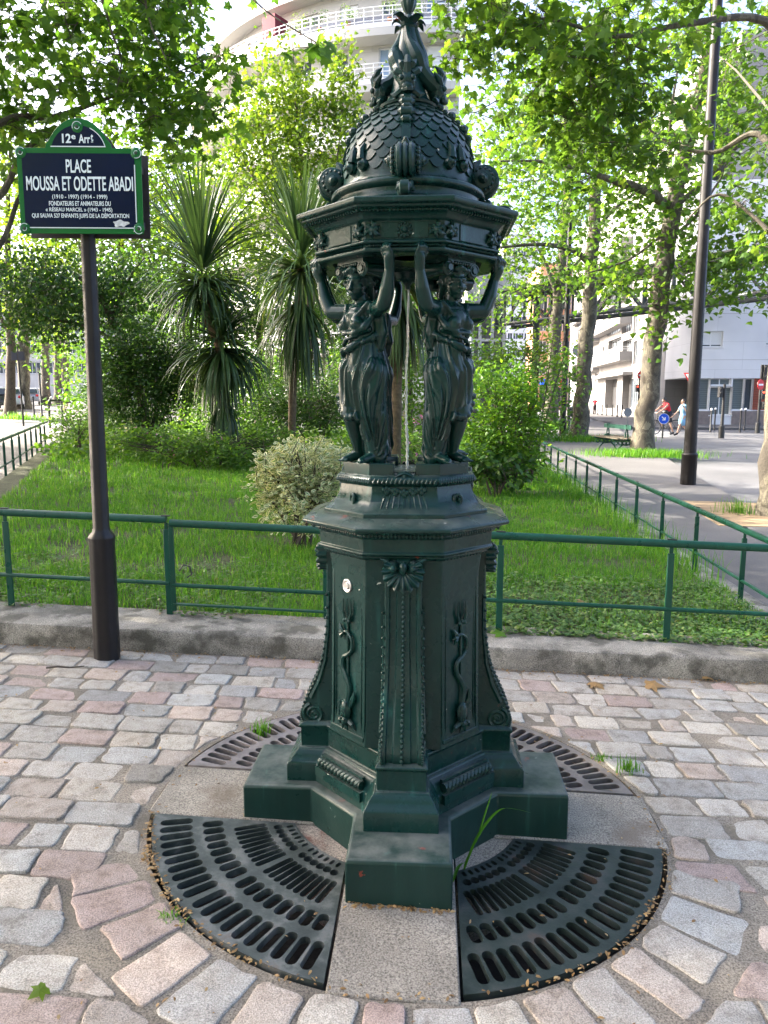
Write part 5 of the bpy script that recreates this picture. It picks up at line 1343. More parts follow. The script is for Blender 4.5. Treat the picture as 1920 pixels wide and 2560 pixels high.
M['shutter'] = plain('white_roller_shutter', (.70, .71, .71), .6); M['railw'] = plain('white_balcony_rail', (.70, .71, .72), .5); M['tint'] = plain('smoked_balcony_glass', (.22, .23, .27), .25, var=.2, scale=1.5)
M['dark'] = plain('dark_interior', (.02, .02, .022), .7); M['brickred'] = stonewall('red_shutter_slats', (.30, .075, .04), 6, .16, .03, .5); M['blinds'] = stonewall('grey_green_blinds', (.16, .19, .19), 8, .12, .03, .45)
M['granite'] = plain('granite_base', (.20, .16, .145), .6, var=.2, scale=4)
class Facade:
    """a wall from A to B (seen from its front), with real openings set back into it"""
    def __init__(s, t, A, B, z0, z1, mat, thick=.35):
        s.t = t; s.A = Vector((A[0], A[1], 0)); s.B = Vector((B[0], B[1], 0)); s.d = (s.B - s.A); s.L = s.d.length; s.d = s.d / s.L
        s.n = Vector((s.d.y, -s.d.x, 0)); s.z0, s.z1, s.mat, s.th = z0, z1, mat, thick; s.op = []
    def q(s, u, v):                     # picture point to (along wall, height)
        r = ray(u, v); o = Vector(CAM); k = (s.A - o).dot(s.n) / r.dot(s.n); p = o + r * k; return (p - s.A).dot(s.d), p.z
    def P(s, a, z, out=0): p = s.A + s.d * a + s.n * out; return Vector((p.x, p.y, z))
    def rect(s, mb, a0, a1, z0, z1, o0, o1):
        V = [s.P(a, z, o) for o in (o0, o1) for a, z in ((a0, z0), (a1, z0), (a1, z1), (a0, z1))]
        mb.add(V, [(3, 2, 1, 0), (4, 5, 6, 7), (0, 1, 5, 4), (1, 2, 6, 5), (2, 3, 7, 6), (3, 0, 4, 7)]); return mb
    def opening(s, a0, a1, z0, z1, kind='window', depth=.22): s.op.append((max(.02, a0), min(s.L - .02, a1), z0, z1, kind, depth))
    def build(s, name='wall'):
        xs = sorted({0, s.L} | {o[0] for o in s.op} | {o[1] for o in s.op}); zs = sorted({s.z0, s.z1} | {o[2] for o in s.op} | {o[3] for o in s.op}); mb = MB()
        for a0, a1 in zip(xs, xs[1:]):
            for z0, z1 in zip(zs, zs[1:]):
                ca, cz = (a0 + a1) / 2, (z0 + z1) / 2
                if not any(o[0] < ca < o[1] and o[2] < cz < o[3] for o in s.op): mb.add([s.P(a0, z0), s.P(a1, z0), s.P(a1, z1), s.P(a0, z1)], [(0, 1, 2, 3)])
        for a0, a1, z0, z1, kind, dp in s.op:
            c = [(a0, z0), (a1, z0), (a1, z1), (a0, z1)]
            for (p, q) in zip(c, c[1:] + c[:1]): mb.add([s.P(*p), s.P(*q), s.P(*q, -dp), s.P(*p, -dp)], [(0, 3, 2, 1)])
            if kind in ('recess',): mb.add([s.P(*p, -dp) for p in c], [(0, 1, 2, 3)])
        s.w = part(mb, name, s.mat, s.t, smooth=False)
        for a0, a1, z0, z1, kind, dp in s.op:
            if kind == 'recess': continue
            fr = MB(); f = min(.06, (a1 - a0) * .12)
            if kind in ('window', 'shutter', 'half', 'french', 'blind'):
                for x0, x1, y0, y1 in ((a0, a0 + f, z0, z1), (a1 - f, a1, z0, z1), (a0 + f, a1 - f, z0, z0 + f), (a0 + f, a1 - f, z1 - f, z1)): s.rect(fr, x0, x1, y0, y1, -dp, -dp + .06)
                if a1 - a0 > .9:
                    nb = max(1, int((a1 - a0) / .9) - 0)
                    for k in range(1, nb + 1): xm = a0 + (a1 - a0) * k / (nb + 1); s.rect(fr, xm - f * .5, xm + f * .5, z0 + f, z1 - f, -dp, -dp + .055)
                w_ = part(fr, 'window', 'frame', s.t, smooth=False)
                mb = MB(); mb.add([s.P(a0, z0, -dp + .02), s.P(a1, z0, -dp + .02), s.P(a1, z1, -dp + .02), s.P(a0, z1, -dp + .02)], [(0, 1, 2, 3)])
                part(mb, 'pane', 'blinds' if kind == 'blind' else 'glass', w_, smooth=False)
                if kind in ('shutter', 'half'):
                    zb = z0 + (z1 - z0) * (.14 if kind == 'shutter' else .6); mb = MB(); k = max(3, int((z1 - zb) / .07))
                    for i in range(k): h = (z1 - zb) / k; s.rect(mb, a0 + .01, a1 - .01, zb + h * i, zb + h * (i + .88), -dp + .065, -dp + .085)
                    part(mb, 'roller_shutter', 'shutter', w_, smooth=False)
                mb = s.rect(MB(), a0 - .04, a1 + .04, z0 - .06, z0 - .002, -.02, .06); part(mb, 'sill', s.mat, w_, smooth=False)
            if kind in ('dark', 'brick'):
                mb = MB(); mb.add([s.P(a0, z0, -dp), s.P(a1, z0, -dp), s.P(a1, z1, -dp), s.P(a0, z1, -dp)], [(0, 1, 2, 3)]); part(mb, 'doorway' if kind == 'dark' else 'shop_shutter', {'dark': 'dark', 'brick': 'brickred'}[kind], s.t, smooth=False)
        return s
    def balcony(s, a0, a1, z, out=1.0, solid=.55, hr=1.0, mat='railw', panel=None):
        mb = s.rect(MB(), a0, a1, z - .18, z, .003, out); b = part(mb, 'balcony', s.mat, s.t, smooth=False)
        mb = MB()
        for x0, x1, o0, o1 in ((a0, a1, out - .09, out - .003), (a0 + .003, a0 + .09, .005, out - .09), (a1 - .09, a1 - .003, .005, out - .09)):
            if solid: s.rect(mb, x0, x1, z + .001, z + solid, o0, o1)
            if panel: s.rect(mb, x0, x1, z + .06, z + hr - .05, o0 + .03, o1 - .03)
        if mb.v: part(mb, 'parapet', panel or s.mat, b, smooth=False)
        mb = MB()
        for h in ([hr, (solid + hr) / 2] if solid else [hr, .08]):
            mb.bar(s.P(a0, z + h, out - .04), s.P(a1, z + h, out - .04), .05, .05)
            for a in (a0 + .04, a1 - .04): mb.bar(s.P(a, z + h, .02), s.P(a, z + h, out - .04), .05, .05)
        for k in range(int((a1 - a0) / 1.1) + 2): a = a0 + .05 + (a1 - a0 - .1) * k / (int((a1 - a0) / 1.1) + 1); mb.bar(s.P(a, z + max(solid, .0) + .002, out - .045), s.P(a, z + hr, out - .045), .035, .035)
        part(mb, 'balcony_rail', mat, b, smooth=False)
def K(x, y): return (1320 + .3617 * x) / DS, (660 + .3617 * y) / DS       # reading taken on the enlarged street view
# white block at the corner, on the right
cA = at(*K(1130, 1030), 46); t = thing('corner_building', 'plain white corner building with glazed shop front below and a shuttered window above', 'building', (cA.x, 46, gz(cA.x, 46)))
g0 = gz(30, 46) - .1
F1 = Facade(t, (cA.x, 46), (cA.x + 26, 44.5), g0, 15, 'wwhite')
def op(F, x0, y0, x1, y1, kind='window', dp=.22):
    a0, z1 = F.q(*K(x0, y0)); a1, z0 = F.q(*K(x1, y1)); F.opening(a0, a1, z0, z1, kind, dp)
op(F1, 1195, 465, 1345, 572, 'shutter'); op(F1, 1235, 215, 1350, 285, 'window'); op(F1, 1652, 470, 1800, 560, 'shutter'); op(F1, 1652, 215, 1800, 285)
a0, z1 = F1.q(*K(1178, 783)); a1, z0 = F1.q(*K(1420, 1012)); base_z = F1.q(*K(1180, 1050))[1]
op(F1, 1178, 790, 1250, 1010, 'blind', .3); op(F1, 1262, 790, 1405, 838, 'blind', .3); op(F1, 1262, 850, 1405, 1045, 'blind', .35); op(F1, 1418, 790, 1490, 1010, 'blind', .3); op(F1, 1500, 790, 1548, 1010, 'window', .3); op(F1, 1556, 790, 1700, 1010, 'brick', .15); op(F1, 1720, 790, 1900, 1010, 'brick', .15)
F1.build()
part(F1.rect(MB(), 0, 26, z1 + .01, 15.2, -6, -.4), 'upper_block', 'wwhite', t, smooth=False)
part(F1.rect(MB(), .1, F1.q(*K(1258, 1040))[0], g0, z0 - .02, .003, .05), 'granite_plinth', 'granite', t, smooth=False)
part(F1.rect(MB(), F1.q(*K(1408, 1040))[0], 25, g0, z0 - .02, .003, .05), 'granite_plinth', 'granite', t, smooth=False)
for k in (4.1, 7.0, 9.9): part(F1.rect(MB(), 0, 26, k, k + .03, .0, .012), 'string_course', 'wgrey', t, smooth=False)
# white flats running away beside the street
A = at(*K(1128, 1030), 47); Bq = at(*K(285, 1000), 104)
t = thing('apartment_building', 'row of pale stone flats with balconies running away along the right street', 'building', (A.x, A.y, gz(A.x, A.y)))
F2 = Facade(t, (Bq.x, Bq.y), (A.x, A.y), gz(A.x, 70) - .2, 24, 'wpale')
for y0, y1 in ((535, 668), (308, 462), (85, 240), (-120, 30)): op(F2, 555, y0, 640, y1, 'french', .5); op(F2, 655, y0, 712, y1, 'french', .5); op(F2, 518, y0 + 40, 530, y1 - 10)
for y0, y1 in ((535, 690), (330, 480), (130, 270)): op(F2, 733, y0, 752, y1)
for y0, y1 in ((500, 705), (240, 430), (0, 180)): op(F2, 955, y0, 972, y1)
for y0, y1 in ((462, 700), (200, 400), (-60, 130)): op(F2, 1036, y0, 1112, y1, 'recess', 1.4)
for y0, y1 in ((420, 560), (600, 745), (260, 380)): op(F2, 432, y0, 448, y1)
for y0, y1 in ((478, 580), (632, 722), (345, 415)): op(F2, 280, y0, 298, y1)
for y0, y1 in ((455, 590), (620, 700), (330, 425)): op(F2, 345, y0, 368, y1)
op(F2, 537, 800, 608, 1000, 'dark', .8); op(F2, 657, 752, 706, 1010, 'dark', .6); op(F2, 950, 785, 1110, 1040, 'recess', 1.6); op(F2, 716, 790, 780, 1000, 'window', .1); op(F2, 462, 755, 480, 820)
F2.build()
for y in (690, 482, 262, 50):
    a0, z = F2.q(*K(498, y)); a1, _ = F2.q(*K(716, y)); F2.balcony(a0, a1, z - .25, 1.1, .62, 1.05)
for y in (742, 555, 378):
    a0, z = F2.q(*K(428, y)); a1, _ = F2.q(*K(494, y)); F2.balcony(a0, a1, z, .8, 0, 1.0, 'railw', 'tint')
for y in (590, 425, 700):
    a0, z = F2.q(*K(326, y)); a1, _ = F2.q(*K(374, y)); F2.balcony(a0, a1, z, .7, 0, 1.0, 'railw', 'tint')
for y in (697, 420, 130):
    a0, z = F2.q(*K(1034, y)); a1, _ = F2.q(*K(1114, y)); F2.balcony(a0, a1, z, .25, 0, 1.1, 'railw', 'tint')
a0, z = F2.q(*K(480, 800)); a1, _ = F2.q(*K(722, 800)); part(F2.rect(MB(), a0, a1, z, z + .25, .0, .9), 'canopy', 'wpale', t, smooth=False)
part(F2.rect(MB(), .1, F2.L - .2, F2.z0, 24.2, -8, -1.7), 'block', 'wpale', t, smooth=False)
# house number of the passage, small pale plaque
# orange block and white tower far down the street
def simple_block(name, label, u0, u1, y, z1, mat, wins, depth=10, z0=None):
    a, b = gx(u0, y), gx(u1, y); t = thing(name, label, 'building', (a.x, y, a.z)); F = Facade(t, (a.x, y), (b.x, y), min(a.z, b.z) - .5, z1, mat)
    nx, nz, zb, fz, ww, wh = wins
    for i in range(nx):
        for j in range(nz):
            c = F.L * (i + .5) / nx; z = a.z + zb + fz * j; F.opening(c - ww / 2, c + ww / 2, z, z + wh)
    F.build(); part(F.rect(MB(), .01, F.L - .01, F.z0, z1 - .01, -depth, -.3), 'block', mat, t, smooth=False); return t, F
t, F = simple_block('orange_building', 'orange brick building with dark shops below, far behind the plane trunks', 1160, 1226, 108, 21, 'worange', (4, 5, 5.2, 3.1, 1.1, 1.7))
part(F.rect(MB(), .3, F.L - .3, a.z if False else F.z0 + 1.0, F.z0 + 4.2, .01, .3), 'shop_front', 'dark', t, smooth=False); part(F.rect(MB(), .3, F.L - .3, F.z0 + 4.2, F.z0 + 5.0, .01, .5), 'shop_sign', 'bluesign', t, smooth=False)
simple_block('white_tower', 'bright white tower block far away between the glass building and the orange one', 1080, 1152, 150, 34, 'wwhite', (6, 9, 4, 3.2, 1.0, 1.2))
simple_block('far_apartment_row', 'long grey beige apartment row closing the left avenue behind the trees', -60, 330, 112, 19, 'wgrey', (22, 5, 3.2, 3.0, 1.2, 1.7))
# dark glass building behind the right figure
a, b = gx(1016, 58), gx(1086, 58); t = thing('glass_building', 'dark glass building with white mullions behind the right hand figure', 'building', (a.x, 58, a.z))
F = Facade(t, (a.x, 58), (b.x, 58), a.z - .3, 9.2, 'wgrey'); part(F.rect(MB(), 0, F.L, F.z0, 9.2, -8, -.1), 'glass_wall', 'glass', t, smooth=False)
part(F.rect(MB(), -.4, F.L + .3, 9.2, 12.6, -8, .3), 'concrete_band', 'wgrey', t, smooth=False)
for k in (0.02, .25, .62, .98): part(F.rect(MB(), F.L * k - .12, F.L * k + .12, F.z0, 9.19, -.1, .1), 'mullion', 'frame', t, smooth=False)
for z in (3.2, 6.2): part(F.rect(MB(), 0, F.L, z, z + .2, -.1, .06), 'transom', 'frame', t, smooth=False)
# curved apartment block behind the young tree
CX_, CY_, CR = 3.0, 60.5, 18.0
t = thing('curved_apartment_building', 'tall cream apartment block with a curved front and long white balconies behind the young tree', 'building', (CX_, CY_ - CR, .2))
th0, th1 = R(-100), R(4); FLH = 2.95
zb = at(776, 80, 43).z + .45                      # underside of the topmost long balcony
levels = [zb - FLH * k for k in range(0, 8)]
def arcp(r, th, z): return (CX_ + r * math.sin(th), CY_ - r * math.cos(th), z)
def arcwall(r, z0, z1, a0, a1, n): return MB().loft([[arcp(r, a, z0) for a in np.linspace(a0, a1, n)], [arcp(r, a, z1) for a in np.linspace(a0, a1, n)]], closed=False)
def arcbox(r0, r1, z0, z1, a0, a1, n):
    return MB().loft([[arcp(r0, a, z0), arcp(r1, a, z0), arcp(r1, a, z1), arcp(r0, a, z1)] for a in np.linspace(a0, a1, n)])
for k, z in enumerate(levels):
    top = z + FLH
    # wall with window openings: piers and spandrels between the windows
    mbw = MB(); step = R(9.5); a = th0; i = 0
    rw = CR - 1.25 - (.9 if k == 0 else 0)
    while a < th1:
        w0, w1 = a + step * .30, a + step * (.74 if (i + k) % 3 else .62)
        n0 = len(mbw.v)
        q = MB()
        for s0, s1, za, zc_ in ((a, w0, z, top), (w1, a + step, z, top), (w0, w1, top - .55, top), (w0, w1, z, z + .25)):
            q2 = arcbox(rw - .25, rw, za, zc_, s0, s1, 3); q.add(q2.v, q2.f)
        mbw.add(q.v, q.f)
        if a > R(-75):
            fr = MB(); f = .0035
            for s0, s1, za, zc_ in ((w0, w0 + f, z + .25, top - .55), (w1 - f, w1, z + .25, top - .55), ((w0 + w1) / 2 - f / 2, (w0 + w1) / 2 + f / 2, z + .25, top - .55), (w0, w1, top - .62, top - .55)):
                q2 = arcbox(rw - .2, rw - .12, za, zc_, s0, s1, 2); fr.add(q2.v, q2.f)
            wo = part(fr, 'window', 'frame', t, smooth=False)
            part(arcwall(rw - .18, z + .25, top - .55, w0, w1, 3), 'pane', 'glassb' if (i * 7 + k * 3) % 5 < 2 else 'glass', wo, smooth=False)
            if (i * 5 + k * 2) % 4 == 0: part(arcbox(rw - .11, rw - .09, z + .25 + (top - z - .8) * (.0 if (i + k) % 3 == 0 else .5), top - .56, w0 + f, w1 - f, 3), 'roller_shutter', 'shutter', wo, smooth=False)
        a += step; i += 1
    part(mbw, 'wall', 'wcream', t, smooth=False)
    part(arcbox(CR - 1.4, CR, z - .42, z, th0, th1, 60), 'balcony_slab', 'wcream', t, sharp=30)
    mb = MB()
    for h in (.38, .62, .86, 1.08): mb.tube([arcp(CR - .06, a, z + h) for a in np.linspace(th0, th1, 60)], .03, 5)
    for a in np.linspace(th0, th1, 60): mb.tube([arcp(CR - .06, a, z), arcp(CR - .06, a, z + 1.08)], .022, 4)
    part(mb, 'balcony_rail', 'railw', t)
    part(arcbox(CR - .12, CR - .02, z + .002, z + .26, th0, th1, 60), 'parapet', 'railw', t, sharp=30)
    part(arcbox(CR - .5, CR - .45, z + .25, z + .85, R(-70), R(20), 40), 'rail_screen', 'tint', t, sharp=30) if k == 0 else None
part(MB().loft([[arcp(r, a, zb + FLH) for a in np.linspace(th0, th1, 40)] for r in (CR - 1.9, .5)], closed=False), 'roof', 'wgrey', t)
part(arcbox(CR - 2.3, CR - 1.2, zb + FLH + .003, zb + FLH + .3, th0, th1, 40), 'cornice', 'wcream', t, sharp=30)
part(arcbox(CR - 9, CR - 3.2, -2, zb + FLH - .05, th0, th1 - .002, 40), 'core_wall', 'wcream', t, sharp=30)
M['maroon'] = plain('maroon_awning', (.16, .02, .035), .8); M['leafpot'] = plain('pot_clay', (.25, .12, .07), .8)
part(arcbox(CR - 1.7, CR - .5, zb + 1.0, zb + 2.2, R(-37), R(-33.5), 4), 'awning', 'maroon', t, smooth=False)
BALC = [(R(a), zb) for a in (-27.5, -23, -17, -9, -4)]
# truss of the elevated footbridge
M['truss'] = plain('dark_green_steelwork', (.035, .045, .046), .5, var=.3, scale=3)
pa, pb = at(1090, 694, 56), at(1860, 610, 35); zc_ = 7.35; hh = 2.25
t = thing('steel_footbridge', 'dark steel truss footbridge crossing high above the street behind the planes', 'footbridge', (pb.x, pb.y, zc_))
L0 = Vector((pa.x, pa.y, zc_)); L1 = Vector((pb.x, pb.y, zc_)); perp = Vector((.35, .9, 0)) * 3.0
for off in (Vector((0, 0, 0)), perp):
    part(MB().tube([L0 + off, L1 + off], .16, 10), 'lower_chord', 'truss', t); part(MB().bar(L0 + off + Vector((0, 0, hh)), L1 + off + Vector((0, 0, hh)), .26, .26), 'upper_chord', 'truss', t)
    nb = 12; mb = MB()
    for k in range(nb):
        p = (L0 + off).lerp(L1 + off, k / nb); q = (L0 + off).lerp(L1 + off, (k + 1) / nb); mb.bar(p, p + Vector((0, 0, hh)), .16, .16)
        a_, b_ = (p + Vector((0, 0, hh)), q) if k % 2 else (p, q + Vector((0, 0, hh))); mb.bar(a_, b_, .14, .14)
    part(mb, 'web_members', 'truss', t)
part(MB().bar(L0 + perp * .5 + Vector((0, 0, hh + .22)), L1 + perp * .5 + Vector((0, 0, hh + .22)), 3.2, .1), 'deck', 'truss', t)
for s in (.12, .93): p = L0.lerp(L1, s) + perp * .5; part(MB().tube([(p.x, p.y, gz(p.x, p.y) - .2), (p.x, p.y, zc_ + hh)], .28, 12), 'support_column', 'truss', t)
# painted markings
M['mark'] = plain('worn_white_road_paint', (.42, .42, .42), .7, var=.2, scale=6)
def mark(pts):
    o = sheet('road_marking', pts, -.134, M['mark'], 2.0); o['kind'] = 'structure'
for k in range(6):
    y = 34 + k * 1.05; a, b = gx(1375, y), gx(1450, y - 1.2); mark([(a.x, a.y), (b.x, b.y), (b.x, b.y + .5), (a.x, a.y + .5)])
for k in range(5):
    y = 46 + k * 3.5; a = gx(1290 - 8 * k, y); mark([(a.x, y), (a.x + .5, y), (a.x + .5, y + 2.6), (a.x, y + 2.6)])
for k in range(5): mark([(-13.0 - .55 * k, 29.6), (-12.5 - .55 * k, 29.6), (-13.2 - .55 * k, 32.4), (-13.7 - .55 * k, 32.4)][::1])

t = thing('added_street_facade', 'unseen stone street front added behind the viewpoint to block the bright sky', 'building', (0, -24, 0)); F = Facade(t, (30, -24), (-30, -24), -.6, 17, 'wcream')  # unseen front, added to darken sky reflections on the fountain
for i in range(20):
    for j in range(5): F.opening(1 + 3 * i, 2.3 + 3 * i, .8 + 3.2 * j, 3.0 + 3.2 * j)
F.build(); part(F.rect(MB(), .01, F.L - .01, -.6, 16.99, -8, -.3), 'block', 'wcream', t, smooth=False)
# ================================================================ VEGETATION
T_PLANE = np.array([(0, .36, .05), (0, 0, 0), (.20, -.08, -.02), (.48, .02, -.08), (.33, .22, -.02), (.60, .50, -.12), (.27, .52, -.01), (0, 1.0, -.12), (-.27, .52, -.01), (-.60, .50, -.12), (-.33, .22, -.02), (-.48, .02, -.08), (-.20, -.08, -.02)])
F_PLANE = np.array([(0, i, i % 12 + 1) for i in range(1, 13)])
T_FAR = np.array([(0, .4, .05), (0, 0, 0), (.50, .12, -.06), (.34, .52, 0), (0, 1.0, -.1), (-.34, .52, 0), (-.50, .12, -.06)]); F_FAR = np.array([(0, i, i % 6 + 1) for i in range(1, 7)])
T_OVAL = np.array([(0, 0, 0), (.22, .35, .05), (.18, .68, .03), (0, 1, -.08), (-.18, .68, .03), (-.22, .35, .05)]); F_OVAL = np.array([(0, 1, 5), (1, 2, 5), (2, 4, 5), (2, 3, 4)])
T_VAR = np.array([(0, 0, .0), (0, .33, .03), (0, .72, .03), (.20, .22, .06), (.26, .5, .07), (.17, .80, .05), (0, 1.02, 0), (-.17, .80, .05), (-.26, .5, .07), (-.20, .22, .06)])
F_VAR = np.array([(0, 3, 1), (1, 3, 4), (1, 4, 2), (2, 4, 5), (2, 5, 6), (2, 6, 7), (2, 7, 8), (1, 2, 8), (1, 8, 9), (0, 1, 9)]); RIM_VAR = np.array([.3, 0, .1, 1, 1, 1, 1, 1, 1, 1.])
def unit(a): return a / np.maximum(np.linalg.norm(a, axis=-1, keepdims=True), 1e-9)
def leaf_geo(P, axis, nrm, size, T, F, r, rim=None):
    P = np.asarray(P); n = len(P); y = unit(axis); x = unit(np.cross(y, nrm)); z = np.cross(x, y)
    sz = np.broadcast_to(np.asarray(size, float), (n,))[:, None, None]
    V = P[:, None, :] + sz * (T[None, :, 0:1] * x[:, None] + T[None, :, 1:2] * y[:, None] + T[None, :, 2:3] * z[:, None])
    k = len(T); FF = (F[None] + (np.arange(n) * k)[:, None, None]).reshape(-1, F.shape[1])
    at_ = {'r': np.repeat(r, k)}
    if rim is not None: at_['rim'] = np.tile(rim, n)
    return V.reshape(-1, 3), FF, at_
def leafcloud(name, mat, parent, centers, per, sigma, size, T, F, droop=.5, updir=.9, outc=None, rim=None, wood=None):
    c = np.repeat(np.asarray(centers), per, 0); n = len(c)
    P = c + rng.normal(0, 1, (n, 3)) * np.asarray(sigma)
    ax = rng.normal(0, 1, (n, 3)); ax[:, 2] = ax[:, 2] * .45 - droop
    if outc is not None: ax += unit(c - np.asarray(outc)) * .6
    nm = rng.normal(0, .55, (n, 3)); nm[:, 2] += updir
    r = rng.random(n) * .8 + (.2 * np.repeat(rng.random(len(centers)), per))
    V, FF, at_ = leaf_geo(P, ax, nm, size * rng.uniform(.65, 1.15, n), T, F, r, rim)
    mi = None
    if wood is not None and wood.v:
        W = np.array(wood.v); Q = np.array(wood.f); nl = len(FF); FF = np.concatenate([FF, Q[:, [0, 1, 2]] + len(V), Q[:, [0, 2, 3]] + len(V)]); V = np.concatenate([V, W]); at_ = {k_: np.r_[a_, np.zeros(len(W))] for k_, a_ in at_.items()}
        mi = np.r_[np.zeros(nl, int), np.ones(len(FF) - nl, int)]
    return mk(name, V, FF, mat, parent, smooth=False, attrs=at_, mats=[mat, M['twig']] if mi is not None else None, mi=mi)
def bark(name, cols, sc=3.5):
    m, n, l, b = nodes(name); g = n.new('ShaderNodeNewGeometry'); mp = N(n, 'Mapping'); mp.inputs['Scale'].default_value = (1, 1, .55); l.new(g.outputs['Position'], mp.inputs[0])
    f = noise(n, l, sc, 3, vec=mp.outputs[0], rough=.45, dist=.6); f2 = noise(n, l, 40, 4, vec=g.outputs['Position'])
    r = n.new('ShaderNodeValToRGB'); e = r.color_ramp.elements; r.color_ramp.interpolation = 'CONSTANT'
    while len(e) < len(cols): e.new(.5)
    for q, (p, c) in zip(e, cols): q.position = p; q.color = (*c, 1)
    l.new(f, r.inputs[0]); r2 = ramp(n, [(.3, (.7,) * 3), (.7, (1.2,) * 3)]); l.new(f2, r2.inputs[0])
    l.new(mixc(n, l, 1, r.outputs[0], r2.outputs[0], 'MULTIPLY'), b.inputs['Base Color']); b.inputs['Roughness'].default_value = .9
    ad = N(n, 'Math'); ad.operation = 'ADD'; l.new(f, ad.inputs[0]); l.new(f2, ad.inputs[1]); bump(n, l, b, ad.outputs[0], .6, .02); return m
M['plane_bark'] = bark('plane_tree_bark', [(0, (.06, .05, .038)), (.42, (.095, .082, .06)), (.50, (.135, .12, .085)), (.56, (.075, .064, .048)), (.66, (.19, .17, .12))])
M['brown_bark'] = bark('brown_bark', [(0, (.06, .045, .032)), (.45, (.09, .07, .05)), (.55, (.075, .058, .04))], 9)
M['twig'] = plain('twig_bark', (.055, .045, .034), .9, var=.3)
L_PLANE = leafmat('plane_leaves', (.030, .085, .012), (.08, .165, .020), (.13, .21, .03), .50, tgain=1.85)
L_DARKP = leafmat('plane_leaves_dark', (.034, .10, .015), (.08, .17, .022), (.12, .21, .03), .50, tgain=2.0)
L_YOUNG = leafmat('young_yellow_green_leaves', (.06, .135, .014), (.115, .20, .02), (.17, .235, .03), .50, tgain=1.6)
L_DARK = leafmat('dark_shrub_leaves', (.018, .062, .012), (.045, .115, .018), (.08, .15, .025), .30, tgain=1.5)
L_MID = leafmat('mid_green_leaves', (.04, .115, .016), (.085, .19, .024), (.14, .24, .035), .42, tgain=1.7)
L_BRIGHT = leafmat('bright_green_leaves', (.035, .12, .012), (.10, .22, .02), (.18, .28, .03), .45, tgain=1.7)
L_VAR = leafmat('variegated_leaves', (.10, .20, .07), (.17, .27, .10), None, .3, tgain=1.2, rim=(.62, .62, .42))
L_CORD = leafmat('cordyline_leaves', (.022, .055, .022), (.055, .105, .035), (.11, .13, .035), .22, rough=.32, tgain=1.3)
L_GRASS = leafmat('grass_blades', (.050, .165, .015), (.098, .265, .024), (.17, .28, .045), .48, rough=.4, tgain=1.6, spec=.25)
L_CLOV = leafmat('clover_leaves', (.045, .11, .025), (.10, .19, .045), (.16, .20, .06), .3, tgain=1.4)
L_PINK = leafmat('pink_petals', (.42, .12, .40), (.60, .25, .55), None, .3); L_WHITE = leafmat('white_petals', (.75, .75, .72), (.85, .85, .82), None, .3); L_RED = leafmat('red_petals', (.55, .03, .02), (.65, .06, .03), None, .3)
def pt(q):                               # (u, v, y) seen in the picture, or (x, y, z, 'w')
    return Vector(q[:3]) if len(q) == 4 else at(*q)
